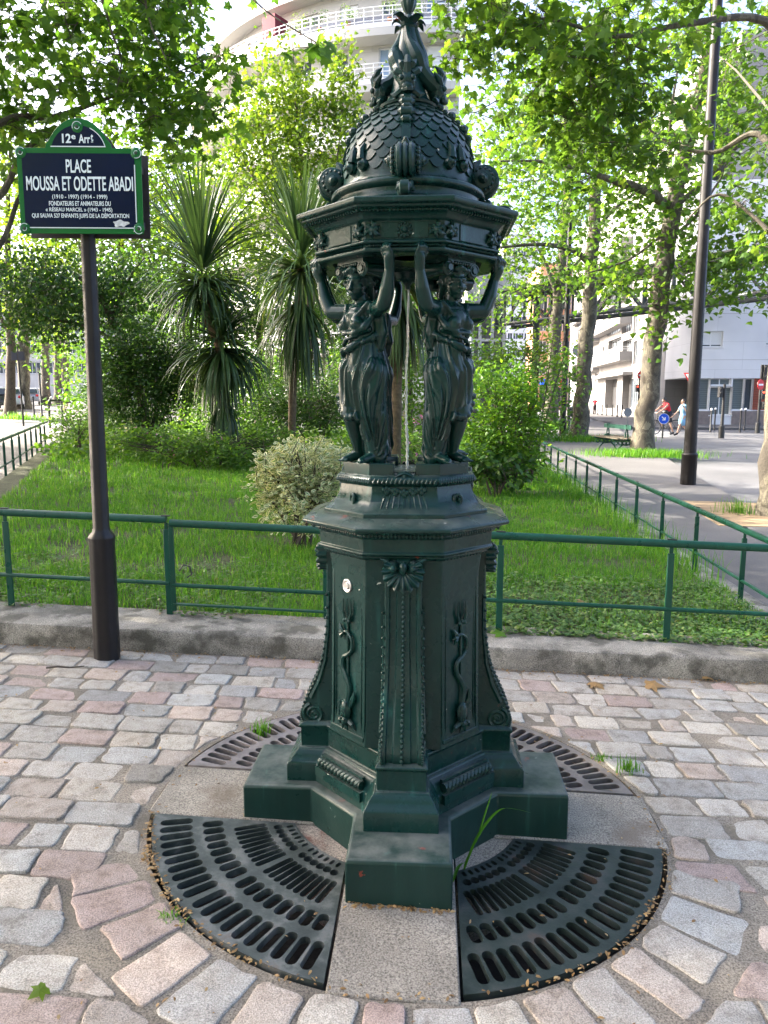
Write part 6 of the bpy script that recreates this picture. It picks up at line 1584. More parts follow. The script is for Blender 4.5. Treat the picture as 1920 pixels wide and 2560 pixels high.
def tree(name, label, base, trunk, limbs, blobs, leaf, size, per, sig, T=T_PLANE, F=F_PLANE, barkm='plane_bark', group=None, cat='tree', droop=.5, gap=-.12, twr=.014, wood=True, root=.0):
    """trunk / limbs: lists of (picture point, radius); blobs: (u, v, y, half width px, half height px, half depth m, clusters)"""
    t = thing(name, label, cat, base, 0, group); skel = []; mb = MB()
    for i, path in enumerate([trunk] + limbs):
        P = [pt(p) for p, r in path]; rr = [r for p, r in path]
        if i == 0: P[0] = Vector(base) - Vector((0, 0, .15))
        pr = smoothpath([(*p, r) for p, r in zip(P, rr)], 5)
        for k in range(1, len(pr) - 1):
            j = pr[k][3] * .10; pr[k] = (pr[k][0] + rnd.gauss(0, j), pr[k][1] + rnd.gauss(0, j), pr[k][2], pr[k][3] * rnd.uniform(.95, 1.05))
        rad = [max(.006, q[3]) for q in pr]
        if i == 0:
            for k in range(3): rad[k] *= (1.45, 1.22, 1.08)[k]
        mb.tube([q[:3] for q in pr], rad, 14 if rr[0] > .1 else 8)
        skel += [q[:3] for k, q in enumerate(pr) if i > 0 or k > len(pr) * .45]
    part(mb, 'trunk', barkm, t)
    cen = []
    for u, v, y, ru, rv, ry, nc in blobs:
        c = at(u, v, y); s = DS * (y - CAM[1]) / FPX
        k = 0; tries = 0
        while k < nc and tries < nc * 12:
            tries += 1
            d = rng.normal(0, 1, 3); d = d / np.linalg.norm(d) * rng.random() ** .45
            p = (c.x + d[0] * ru * s, c.y + d[1] * ry, c.z + d[2] * rv * s)
            if noise3(p, .9 / max(.5, sig * 2.2)) < gap: continue
            cen.append(p); k += 1
    cen = np.array(cen); sk = np.array(skel)
    if wood:
        od = np.argsort(np.min(np.linalg.norm(cen[:, None] - sk[None], axis=2), 1)); tw = MB(); pts = list(map(tuple, skel))
        arr = np.empty((len(pts) + len(cen) * 2, 3)); arr[:len(pts)] = pts; m = len(pts)
        for i in od:
            c = cen[i]; d = np.linalg.norm(arr[:m] - c, axis=1) + .35 * np.maximum(0, arr[:m, 2] - c[2]); j = int(np.argmin(d)); s = arr[j]; L = np.linalg.norm(c - s)
            mid = (s + c) / 2 + rng.normal(0, .09, 3) * L + np.array([0, 0, .06 * L]); r0 = min(.05, twr * (.55 + .5 * L)); tw.tube([tuple(s), tuple(mid), tuple(c)], [r0, r0 * .7, r0 * .3], 4, False)
            arr[m] = mid; arr[m + 1] = c; m += 2
        pass
    if T is T_PLANE and wood:           # near boughs: leaves sit along fine drooping sprays
        LP = []
        for c in cen:
            for _ in range(4):
                d = rng.normal(0, 1, 3); d[2] = d[2] * .45 - .35; d /= np.linalg.norm(d); L = rng.uniform(.22, .48); e = c + d * L; e[2] -= .06
                tw.tube([tuple(c), tuple(c + d * L * .55), tuple(e)], [.0045, .0035, .002], 3, False)
                for f in (.45, .75, 1.0): LP.append(c + (e - c) * f + rng.normal(0, .028, 3))
        leafcloud('crown', leaf, t, np.array(LP), 1, .01, size, T, F, droop=droop, wood=tw); return t
    leafcloud('crown', leaf, t, cen, per, sig, size, T, F, droop=droop, wood=tw if wood else None)
    return t
def noise3(p, s):
    from mathutils import noise as nz
    return nz.noise(Vector(p) * s)
GP = 'plane trees along the pavement'
# ---- near plane at the right edge; its boughs hang over the whole upper right
b = gx(1668, 8.4)
tree('plane_tree', 'mottled plane trunk cut by the right edge, its boughs overhanging the upper right', b,
     [((0, 0, 0), .22), ((1672, 1000, 8.4), .20), ((1700, 700, 8.45), .185), ((1735, 300, 8.5), .17), ((1765, -150, 8.5), .14), ((1780, -700, 8.6), .08)],
     [[((1745, 170, 8.5), .09), ((1650, 45, 8.1), .055), ((1480, 52, 7.7), .040), ((1330, 78, 7.3), .028), ((1180, 40, 7.0), .015), ((1050, 60, 6.9), .008)],
      [((1728, 420, 8.5), .07), ((1640, 290, 8.9), .05), ((1540, 330, 9.3), .035), ((1430, 300, 9.6), .02), ((1330, 200, 9.6), .012)],
      [((1715, 560, 8.5), .05), ((1630, 470, 9.2), .03), ((1550, 420, 9.6), .02), ((1480, 480, 9.8), .01)],
      [((1755, 0, 8.5), .08), ((1600, -180, 8.0), .05), ((1350, -160, 7.3), .035), ((1100, -90, 6.6), .02), ((950, -40, 6.3), .01)]],
     [(1260, 110, 7.6, 255, 130, 1.4, 92), (1060, 60, 7.0, 120, 95, .8, 30), (1560, 130, 14.5, 190, 190, 1.2, 90), (1625, 400, 9.5, 60, 160, 1.1, 20), (1180, 230, 8.6, 210, 110, 1.2, 50), (1350, 300, 9.0, 160, 115, 1.2, 44), (1250, -200, 7.0, 450, 160, 1.8, 90)],
     L_PLANE, .145, 11, .22, group=GP, twr=.010)
# ---- the row of planes on the right pavement
b = gx(1384, 20.5)
tree('plane_tree', 'tall plane with leaning patchy trunk and forked limbs beside the bench', b,
     [((0, 0, 0), .33), ((1398, 860, 20.5), .30), ((1424, 660, 20.5), .285), ((1440, 540, 20.5), .26), ((1458, 440, 20.5), .235), ((1480, 330, 20.5), .20), ((1512, 200, 20.4), .16), ((1545, 20, 20.2), .12), ((1575, -200, 20), .07)],
     [[((1450, 465, 20.5), .16), ((1425, 432, 20.3), .13), ((1375, 405, 19.8), .12), ((1330, 392, 19.4), .10), ((1270, 372, 19), .06), ((1180, 350, 18.6), .045), ((1080, 348, 18.2), .02)],
      [((1430, 440, 20.3), .10), ((1412, 380, 20.2), .085), ((1400, 300, 20), .06), ((1365, 235, 19.6), .035)], [((1462, 430, 20.4), .085), ((1447, 350, 20.1), .065), ((1450, 240, 19.8), .045), ((1470, 120, 19.6), .025)],
      [((1465, 440, 20.5), .09), ((1520, 395, 20.3), .07), ((1590, 320, 20), .05), ((1665, 255, 19.8), .035)], [((1440, 520, 20.5), .06), ((1500, 470, 20), .045), ((1560, 380, 19.6), .025)], [((1440, 500, 20.5), .05), ((1360, 560, 20), .035), ((1270, 590, 19.6), .02)]],
     [(1450, 140, 20.3, 260, 190, 2.6, 190), (1250, 330, 19.4, 240, 130, 2.2, 150), (1570, 340, 20.3, 140, 170, 2.2, 110), (1400, 470, 20.3, 210, 80, 2.0, 80), (1560, 560, 20, 130, 90, 2, 60), (1480, 650, 19.8, 70, 55, 1.0, 20), (1440, 690, 20, 40, 60, .6, 8), (1560, 600, 20, 110, 55, 1.2, 46), (1340, 590, 20, 110, 55, 1.2, 40), (1640, 560, 19, 40, 110, 1.0, 26)],
     L_PLANE, .19, 10, .34, T_FAR, F_FAR, group=GP, twr=.013)
b = gx(1250, 28.5)
tree('plane_tree', 'straight plane trunk left of the bench, between two dark lamp posts', b,
     [((0, 0, 0), .34), ((1262, 800, 28.5), .31), ((1276, 620, 28.5), .28), ((1286, 450, 28.5), .23), ((1297, 300, 28.5), .17), ((1312, 80, 28.3), .10)],
     [[((1277, 575, 28.5), .13), ((1240, 542, 28), .11), ((1170, 528, 27.5), .075), ((1080, 535, 27), .04)], [((1282, 500, 28.5), .1), ((1340, 440, 28), .07), ((1400, 400, 27.5), .04)], [((1290, 420, 28.5), .10), ((1225, 380, 28), .07), ((1120, 350, 27.5), .04)], [((1292, 380, 28.5), .09), ((1360, 280, 28), .05)]],
     [(1240, 300, 28.3, 260, 190, 3.5, 230), (1130, 520, 27.6, 150, 110, 2.5, 85), (1320, 560, 28, 150, 70, 2.5, 55), (1100, 300, 28, 140, 150, 2.5, 90)],
     L_PLANE, .20, 10, .42, T_FAR, F_FAR, group=GP, twr=.016)
b = gx(1189, 37.5)
tree('plane_tree', 'farthest plane trunk of the right row, forking low, before the orange building', b,
     [((0, 0, 0), .36), ((1196, 780, 37.5), .32), ((1207, 640, 37.5), .29), ((1213, 560, 37.5), .24), ((1222, 420, 37.5), .16), ((1230, 250, 37.5), .08)],
     [[((1207, 650, 37.5), .14), ((1190, 600, 37.3), .11), ((1165, 540, 37), .07), ((1120, 480, 36.5), .04)], [((1210, 610, 37.5), .12), ((1245, 570, 37.3), .08), ((1290, 520, 37), .04)]],
     [(1170, 520, 37.5, 170, 110, 4, 130), (1120, 650, 37, 90, 70, 2.5, 46), (1240, 380, 37.5, 200, 150, 4, 120), (1290, 620, 37, 110, 40, 2, 24)],
     L_PLANE, .22, 10, .5, T_FAR, F_FAR, group=GP, twr=.018)
# ---- near plane on the left: its trunk stands outside the picture, its boughs hang in from the upper left
tb = Vector((-6.6, 6.4, gz(-6.6, 6.4)))
tree('plane_tree', 'overhanging plane boughs with big dark leaves filling the upper left corner', tb,
     [((0, 0, 0), .26), ((-6.55, 6.4, 2.2, 'w'), .23), ((-6.4, 6.4, 4.5, 'w'), .20), ((-6.1, 6.3, 7, 'w'), .15), ((-5.6, 6.0, 10, 'w'), .08)],
     [[((-6.45, 6.4, 3.4, 'w'), .09), ((-10, 272, 7.6), .05), ((120, 252, 8.0), .04), ((250, 205, 8.2), .02)], [((-6.5, 6.4, 2.9, 'w'), .09), ((-20, 440, 8.0), .055), ((50, 330, 8.2), .04), ((150, 262, 8.4), .02)], [((-6.5, 6.4, 2.7, 'w'), .07), ((-30, 560, 8.4), .045), ((40, 430, 8.8), .03), ((90, 330, 9), .015)],
      [((-6.2, 6.3, 5.4, 'w'), .10), ((30, -60, 7.0), .06), ((190, -90, 6.8), .045), ((370, -120, 6.2), .03), ((480, -70, 5.4), .014), ((570, 20, 5.2), .008), ((690, 96, 5.1), .004)], [((200, -85, 6.8), .025), ((238, 60, 6.9), .016), ((262, 130, 7), .011), ((250, 200, 7), .006)], [((300, -100, 6.5), .02), ((322, 40, 6.6), .012), ((360, 130, 6.6), .006)],
      [((-6.1, 6.3, 6.8, 'w'), .09), ((-4.5, 4.5, 8.6, 'w'), .06), ((-2.5, 2.5, 9.6, 'w'), .03)]],
     [(180, 110, 7.6, 290, 180, 1.7, 145), (400, 150, 7.8, 110, 160, 1.1, 48), (60, 250, 8.2, 130, 140, 1.2, 36), (370, 280, 8.8, 110, 70, .9, 18), (560, 20, 5.2, 20, 14, .1, 1), (675, 85, 5.1, 30, 16, .1, 1), (180, -260, 7.0, 480, 200, 2.4, 130), (200, -700, 5.5, 700, 260, 3, 150)],
     L_DARKP, .145, 11, .22, group=GP, twr=.010)
# ---- planes added left and behind the viewpoint to shade the square, block sky
def shade_tree(label, x, y, zc, rx, ry, rz, nc):
    b = Vector((x, y, gz(x, y))); W4 = lambda a, b_, c: (a, b_, c, 'w')
    t = tree('plane_tree', label, b, [((0, 0, 0), .30), (W4(x, y, 3), .27), (W4(x + .2, y, zc), .2), (W4(x + .1, y + .2, zc + rz * .9), .06)],
             [[(W4(x, y, 3.4), .12), (W4(x + sx * rx * .4, y + sy * ry * .4, zc - .5), .08), (W4(x + sx * rx * .8, y + sy * ry * .8, zc + .3), .03)] for sx, sy in ((1, .3), (-1, .2), (.2, 1), (.1, -1), (.7, .8), (.6, -.8))],
             [], L_DARKP, .19, 1, .3, group='plane trees along the pavement') if False else None
    t = thing('plane_tree', label, 'tree', b, 0, GP); mb = MB()
    mb.tube([b - Vector((0, 0, .2)), (x, y, 3), (x + .2, y, zc), (x + .1, y + .2, zc + rz * .9)], [.34, .27, .2, .05], 12)
    for sx, sy in ((1, .3), (-1, .2), (.2, 1), (.1, -1), (.7, .8), (.6, -.8)): mb.tube([(x, y, 3.4), (x + sx * rx * .4, y + sy * ry * .4, zc - .5), (x + sx * rx * .8, y + sy * ry * .8, zc + .3)], [.12, .08, .03], 8)
    part(mb, 'trunk', 'plane_bark', t); c = []
    while len(c) < nc:
        d = rng.normal(0, 1, 3); d = d / np.linalg.norm(d) * rng.random() ** .4; c.append((x + d[0] * rx, y + d[1] * ry, zc + d[2] * rz))
    leafcloud('crown', L_DARKP, t, c, 14, .36, .25, T_FAR, F_FAR)
shade_tree('unseen plane tree added for shade on the left pavement, abreast of the fountain', -11.5, 1.2, 6.7, 4.0, 5.0, 3.7, 820)
shade_tree('unseen plane tree added for shade beside the near end of the left fence', -12.4, 9.5, 6.8, 4.2, 5.0, 3.7, 780)
shade_tree('unseen plane tree added behind the viewpoint on the left to block sky', -5.5, -11.5, 6.2, 4.2, 3.2, 4.2, 420)  # crowns behind the viewpoint, added to cut sky reflection on the fountain
shade_tree('unseen plane tree added behind the viewpoint in the middle to block sky', 1.5, -13, 6.2, 4.2, 3.2, 4.4, 420)
shade_tree('unseen plane tree added behind the viewpoint on the right to block sky', 8.5, -10.5, 6.2, 4.2, 3.2, 4.2, 420)
shade_tree('plane tree added for shade beside the far end of the left fence', -15.2, 17.5, 7.0, 4.0, 4.4, 3.4, 520)
# ---- young sunlit tree before the curved building
b = gx(668, 26)
tree('young_tree', 'slender young tree with bright yellow green leaves before the curved building', b,
     [((0, 0, 0), .13), ((668, 760, 26), .11), ((664, 560, 26), .09), ((654, 400, 26), .07), ((640, 230, 26), .045), ((632, 90, 26), .015)],
     [[((667, 700, 26), .06), ((700, 520, 25.6), .045), ((728, 350, 25.4), .03), ((745, 170, 25.2), .01)], [((665, 620, 26), .05), ((600, 480, 25.6), .04), ((540, 370, 25.4), .025), ((490, 300, 25.2), .01)], [((660, 480, 26), .035), ((580, 330, 26), .02), ((545, 200, 26), .01)], [((664, 560, 26), .03), ((740, 450, 26), .02), ((790, 380, 26), .01)]],
     [(600, 190, 26, 75, 105, 1.4, 100), (735, 170, 25.6, 48, 95, 1.2, 62), (535, 290, 26, 95, 90, 1.6, 120), (650, 300, 26, 135, 90, 2, 190), (765, 330, 26, 65, 105, 1.5, 90), (560, 410, 26, 150, 85, 2, 170), (700, 440, 26, 140, 85, 2, 150), (500, 510, 26, 150, 60, 2, 95), (640, 560, 26, 180, 60, 2, 95)],
     L_YOUNG, .165, 13, .24, T_FAR, F_FAR, twr=.012, barkm='brown_bark', gap=-.06)
# ---- trees farther back on the left
GL = 'leafy trees beyond the lawn on the left'
def back_tree(name, label, u, y, r, top, blobs, leaf, size, per=11, sig=.5, bk='brown_bark', group=GL, gap=-.15):
    b = gx(u, y); tr = [((0, 0, 0), r), ((u + 4, 760, y), r * .85), ((u - 3, (760 + top) / 2, y), r * .6), ((u + 2, top, y), r * .2)]
    lm = [[((u, 720, y), r * .45), ((u + s * 60, 600, y - .5), r * .3), ((u + s * 120, 480, y - 1), r * .12)] for s in (-1, 1)]
    return tree(name, label, b, tr, lm, [(*q[:6], int(q[6] * 1.5)) for q in blobs], leaf, size * 1.1, per + 2, sig, T_FAR, F_FAR, bk, group, gap=gap, twr=.016)
back_tree('leafy_tree', 'pale green backlit tree straight behind the street sign', 265, 33, .22, 330, [(290, 400, 33, 180, 110, 3, 150), (180, 470, 33, 170, 120, 3, 130), (330, 540, 32, 160, 100, 3, 110)], L_YOUNG, .19)
back_tree('leafy_tree', 'yellow green tree at the left edge beyond the pavement', 20, 37, .26, 300, [(60, 420, 37, 170, 150, 3.5, 150), (40, 600, 36, 160, 100, 3, 100)], L_YOUNG, .22)
back_tree('leafy_tree', 'mid green tree filling the gap between street sign and tall palm', 400, 30, .2, 420, [(390, 520, 30, 130, 120, 2.5, 120), (300, 640, 29, 150, 90, 2.5, 110), (450, 660, 29, 120, 90, 2.5, 90)], L_MID, .16)
back_tree('leafy_tree', 'mid green tree behind the second palm', 560, 31, .2, 560, [(560, 690, 30, 150, 90, 2.5, 120), (700, 700, 30, 130, 100, 2.5, 110), (760, 620, 31, 110, 90, 2.5, 80)], L_MID, .16)
back_tree('leafy_tree', 'dim green tree behind the drinking fountain, half hidden by it', 880, 33, .2, 560, [(850, 600, 33, 130, 110, 3, 100), (940, 690, 33, 110, 90, 3, 80), (840, 760, 32, 110, 60, 2, 60)], L_MID, .17)
b = gx(318, 16.5)
tree('drooping_tree', 'dark drooping tree leaning left behind the sign pole', b, [((0, 0, 0), .13), ((305, 860, 16.5), .12), ((262, 740, 16.4), .10), ((215, 640, 16.2), .07), ((160, 590, 16), .04)],
     [[((262, 740, 16.4), .05), ((170, 700, 16), .035), ((90, 690, 15.8), .015)], [((240, 690, 16.4), .05), ((280, 600, 16.2), .03), ((310, 560, 16), .015)], [((215, 640, 16.2), .04), ((120, 620, 15.8), .025), ((40, 600, 15.6), .012)]],
     [(110, 675, 16, 150, 58, 1.4, 170), (210, 610, 16.2, 150, 70, 1.4, 150), (60, 600, 15.8, 110, 60, 1.3, 90), (290, 660, 16.3, 70, 90, 1.2, 80)],
     L_DARK, .125, 15, .22, T_OVAL * np.array([1.3, 1, 1]), F_OVAL, 'brown_bark', twr=.010, droop=.9)
# trunks down the left avenue
for (u, y, r, lb, vtop) in ((51.5, 50, .42, 'thick pale grey plane trunk by the parked cars on the left', 560), (98, 64, .38, 'grey trunk in the left avenue, next after the thick pale one', 600), (124, 72, .40, 'brown trunk in the left avenue just before the jogger', 620), (140, 84, .5, 'farthest brown trunk of the left avenue, behind the jogger', 640), (22, 66, .34, 'slim grey trunk behind the parked white car', 600)):
    b = gx(u, y)
    tree('plane_tree', lb, b, [((0, 0, 0), r), ((u + .5, 800, y), r * .9), ((u - .5, 700, y), r * .8), ((u, vtop, y), r * .5)], [[((u, 720, y), r * .4), ((u + 40, 640, y), r * .2)]], [(u + 20, 640, y, 130, 80, 4, 60), (u - 10, 740, y, 80, 40, 3, 16)], L_PLANE, .34, 10, .9, T_FAR, F_FAR, group='plane trees of the left avenue', twr=.03)
# ================================================================ SHRUBS
def shrub(name, label, u, y, blobs, leaf, size, per, sig, T=T_OVAL, F=F_OVAL, rim=None, stems=7, flowers=(), cat='shrub', droop=.1, spikes=0, dz=.1, gap=-.25):
    b = gx(u, y); b.z += dz; t = thing(name, label, cat, b); cen = []; oc = []
    for u_, v_, y_, ru, rv, ry, nc in blobs:
        c = at(u_, v_, y_); s = DS * (y_ - CAM[1]) / FPX
        for _ in range(nc):
            for _k in range(9):
                d = rng.normal(0, 1, 3); d = d / np.linalg.norm(d) * rng.random() ** .33; p = (c.x + d[0] * ru * s, c.y + d[1] * ry, max(b.z + .05, c.z + d[2] * rv * s))
                if noise3(p, 2.2) > gap: break
            cen.append(p)
    cen = np.array(cen); mb = MB(); ctr = cen.mean(0)
    for k in range(stems):
        e = cen[rnd.randrange(len(cen))]; a = rnd.uniform(0, 6.28); mb.tube([(b.x + .08 * math.cos(a), b.y + .08 * math.sin(a), b.z - .1), (b.x * .5 + e[0] * .5 + rnd.gauss(0, .05), b.y * .5 + e[1] * .5, b.z * .45 + e[2] * .55), tuple(e)], [.022, .014, .005], 6)
    tw = MB()
    for e in cen[::3]:
        s = ctr * .55 + e * .45 - np.array([0, 0, .12]); tw.tube([tuple(s), tuple((s + e) / 2 + rng.normal(0, .03, 3)), tuple(e)], [.007, .005, .003], 4, False)
    for k in range(spikes):
        e = cen[rnd.randrange(len(cen))]; h = rnd.uniform(.10, .24)
        if e[2] > ctr[2]: tw.tube([tuple(e), (e[0] + rnd.gauss(0, .05), e[1] + rnd.gauss(0, .04), e[2] + h)], [.004, .002], 4, False)
    part(mb, 'stems', 'twig', t)
    leafcloud('foliage', leaf, t, cen, per, sig, size, T, F, droop=droop, outc=ctr, rim=rim, wood=tw)
    for m_, nf, sz in flowers:
        fc = cen[rng.integers(0, len(cen), nf)] + rng.normal(0, .05, (nf, 3)) + unit(cen[rng.integers(0, len(cen), nf)] - ctr) * .03
        leafcloud('blossoms', m_, t, fc, 6, sz * .35, sz, T_OVAL * np.array([1.8, 1, 1]), F_OVAL, droop=-.3)
    return t
shrub('variegated_shrub', 'cream edged variegated shrub on the lawn just left of the drinking fountain', 648, 4.35, [(655, 1010, 4.5, 118, 62, .42, 190), (590, 1040, 4.4, 68, 60, .35, 90), (720, 1050, 4.5, 60, 70, .38, 90), (640, 1095, 4.35, 90, 50, .35, 110)], L_VAR, .060, 11, .045, T_VAR, F_VAR, RIM_VAR, 9, (), spikes=46, dz=.12)
shrub('rose_bush', 'tall dark bush with a few white roses behind the sign pole', 312, 14.6, [(320, 770, 14.8, 95, 75, .8, 300), (300, 850, 14.6, 85, 85, .8, 320), (390, 800, 14.9, 55, 80, .7, 170), (250, 800, 14.6, 35, 70, .6, 100)], L_DARK, .105, 14, .12, flowers=((L_WHITE, 9, .07),), stems=12)
shrub('fence_shrub', 'loose olive green shrub at the far end of the left fence', 170, 13.6, [(180, 918, 13.6, 50, 36, .5, 80), (128, 918, 13.8, 30, 22, .4, 30)], L_MID, .07, 9, .08, stems=8)
shrub('bright_shrub', 'bright green leafy shrub just right of the drinking fountain', 1090, 9.6, [(1080, 860, 9.8, 85, 80, .7, 190), (1120, 930, 9.7, 58, 90, .6, 200), (1050, 960, 9.5, 60, 80, .5, 180)], L_BRIGHT, .095, 12, .10, flowers=((L_RED, 2, .05),), stems=10)
shrub('shoot_shrub', 'thin yellow green shoots reaching up before the orange building', 1140, 11.2, [(1135, 790, 11.2, 60, 55, .5, 48), (1180, 740, 11.3, 60, 40, .4, 22), (1060, 790, 11, 45, 40, .4, 26)], L_YOUNG, .10, 9, .10, stems=16)
shrub('dark_shrub', 'dark glossy shrub between the two palm trunks', 690, 17, [(690, 870, 17, 85, 60, .9, 220), (600, 880, 17.4, 60, 45, .8, 120)], L_DARK, .12, 12, .13, flowers=((L_PINK, 5, .05),))
shrub('fern_shrub', 'low dark broad leaved plant at the foot of the bright shrub', 1075, 8.9, [(1080, 1015, 9.0, 75, 30, .4, 60), (1030, 1000, 8.8, 40, 30, .3, 34)], L_DARK, .15, 6, .10, droop=.4)
shrub('flowering_shrub', 'pale green bed plants with pink flowers seen between the two front figures', 905, 13.5, [(890, 960, 13.5, 90, 40, .8, 90), (880, 900, 15, 90, 50, .8, 80)], L_BRIGHT, .07, 9, .10, flowers=((L_PINK, 30, .05),))
shrub('bed_plants', 'low grey green bed plants with pink flowers along the edge of the lawn', 440, 11.6, [(410, 965, 11.6, 95, 28, .5, 170), (500, 990, 11.3, 60, 24, .4, 110), (300, 950, 12.0, 80, 26, .5, 120), (570, 950, 12.4, 70, 34, .5, 110)], L_MID, .085, 11, .09, flowers=((L_PINK, 26, .035),))
shrub('backing_shrub', 'mid green shrub with pale leaf edges behind the second palm trunk', 570, 19, [(585, 830, 19, 90, 55, 1.0, 200), (760, 820, 20, 70, 70, 1.0, 180)], L_MID, .13, 12, .15)
shrub('backing_shrub', 'dull green shrub behind the tall palm and the dark rose bush', 470, 21, [(470, 840, 21, 110, 80, 1.1, 230), (380, 700, 22, 90, 70, 1.1, 180)], L_MID, .14, 12, .18)
shrub('backing_shrub', 'shady shrub below the drooping tree at the left', 250, 20, [(215, 860, 21, 45, 50, 1.0, 90), (270, 900, 18.5, 80, 45, 1.0, 150)], L_DARK, .12, 12, .15)
# far greenery that closes the view under the trees
def hedge():
    c = []
    for x in np.arange(-12, 7.5, .35):
        for _ in range(38): c.append((x + rnd.gauss(0, .3), 27 + rnd.gauss(0, .8) + .1 * x, gz(x, 27) + rnd.uniform(.1, 3.6)))
    o = leafcloud('shrubbery', L_MID, None, c, 9, .28, .17, T_OVAL * np.array([1.5, 1, 1]), F_OVAL); tag(o, 'dense green shrubbery closing the view behind lawn and palms', 'shrubbery', kind='stuff')
hedge()
def bed():
    n = 5200; Y = rng.uniform(12.2, 27, n); X = LX(Y) + .3 + rng.random(n) * (RX(Y) - LX(Y) - .6); Z = gzv(X, Y) + .10 + rng.random(n) ** 2 * .45
    o = leafcloud('bed_cover', L_MID, None, np.c_[X, Y, Z], 5, .13, .13, T_OVAL * np.array([1.5, 1, 1]), F_OVAL, droop=0); tag(o, 'low mixed greenery covering the bed under shrubs and palms', 'ground cover', kind='stuff')
bed()
# ================================================================ CORDYLINE PALMS
def sword(heads):
    VV, FF, RR_ = [], [], []; off = 0
    for c, n, L, lo, hi, wd in heads:
        c = np.array(c); n = int(n); az = rng.uniform(0, 2 * np.pi, n); el0 = np.radians(lo + (hi - lo) * rng.random(n) ** .8); L_ = L * rng.uniform(.75, 1.12, n)
        K_ = 9; p = np.repeat(c[None], n, 0) + np.c_[np.cos(az), np.sin(az), np.zeros(n)] * .04 + np.c_[np.zeros(n), np.zeros(n), (el0 - .2) * .10]
        stiff = rng.uniform(.4, 1.3, n) * np.where(el0 > .9, .25, .62); pts = [p]; dirs = []; el = el0.copy()
        for k in range(K_ - 1):
            d = np.c_[np.cos(el) * np.cos(az), np.cos(el) * np.sin(az), np.sin(el)]; dirs.append(d); p = p + d * (L_ / (K_ - 1))[:, None]; pts.append(p); el = np.maximum(-1.50, el - stiff * (.10 + .055 * k))
        dirs.append(dirs[-1]); side = np.c_[-np.sin(az), np.cos(az), np.zeros(n)]
        wk = np.array([.45, .8, 1, 1, .95, .85, .68, .42, .03]) * wd
        V = np.zeros((n, K_, 3, 3))
        for k in range(K_):
            upv = np.cross(side, dirs[k]); upv = np.where((upv[:, 2:3] < 0), -upv, upv)
            V[:, k, 0] = pts[k] - side * wk[k]; V[:, k, 1] = pts[k] - upv * wk[k] * .35; V[:, k, 2] = pts[k] + side * wk[k]
        idx = np.arange(n * K_ * 3).reshape(n, K_, 3) + off; off += n * K_ * 3
        for j in (0, 1): FF.append(np.stack([idx[:, :-1, j], idx[:, :-1, j + 1], idx[:, 1:, j + 1], idx[:, 1:, j]], -1).reshape(-1, 4))
        VV.append(V.reshape(-1, 3)); rr = rng.random(n) * .75 + .25 * (el0 < -.3) * rng.random(n); RR_.append(np.repeat(rr, K_ * 3))
    return np.concatenate(VV), np.concatenate(FF), np.concatenate(RR_)
def palm(label, u, y, trunk, heads, r):
    b = gx(u, y); t = thing('cordyline_palm', label, 'palm', b, 0, 'cordyline palms in the bed'); P = [b - Vector((0, 0, .1))] + [at(a, v, y) for a, v in trunk]
    for P_ in (P,):
        pr = smoothpath([tuple(p) for p in P_], 4); part(MB().tube(pr, [r * (1.25 if i == 0 else 1) * (1 + .04 * math.sin(i * 2.1)) for i in range(len(pr))], 12), 'trunk', 'palm_bark', t)
    for (a, v, n, L, lo, hi, wd) in heads:
        V, F, rr = sword([(tuple(at(a, v, y)), n, L, lo, hi, wd)])
        mk('crown', V, F, L_CORD, t, smooth=True, sharp=0, attrs={'r': rr})
    return t
M['palm_bark'] = plain('fibrous_palm_bark', (.12, .085, .05), .9, var=.4, scale=14, bmp=.7, bscale=30, bdist=.02)
S_ = lambda px, y: px * DS * (y + 2.67) / FPX
palm('tall cordyline palm with two leaf heads, one above the other, left of the figures', 478, 13, [(478, 900), (476, 760), (450, 690), (436, 600)],
     [(436, 585, 150, S_(215, 13), 20, 88, .030), (438, 610, 230, S_(150, 13), -50, 25, .028), (478, 735, 130, S_(120, 13), -10, 60, .030), (480, 750, 230, S_(150, 13), -75, 0, .028), (482, 850, 130, S_(130, 13), -85, -50, .026)], .10)
palm('single headed cordyline palm with a long skirt of hanging leaves and slim bare trunk', 630, 15.5, [(632, 860), (640, 700), (650, 580)],
     [(650, 560, 130, S_(190, 15.5), 25, 88, .028), (650, 580, 260, S_(190, 15.5), -40, 28, .027), (648, 640, 190, S_(190, 15.5), -80, -35, .025)], .095)
palm('cordyline palm standing behind the gap between the two front figures', 853, 11.8, [(855, 880), (857, 760), (862, 620)],
     [(862, 560, 60, S_(120, 11.8), 20, 80, .030), (862, 590, 150, S_(180, 11.8), -40, 25, .030), (860, 630, 130, S_(170, 11.8), -82, -35, .028)], .115)
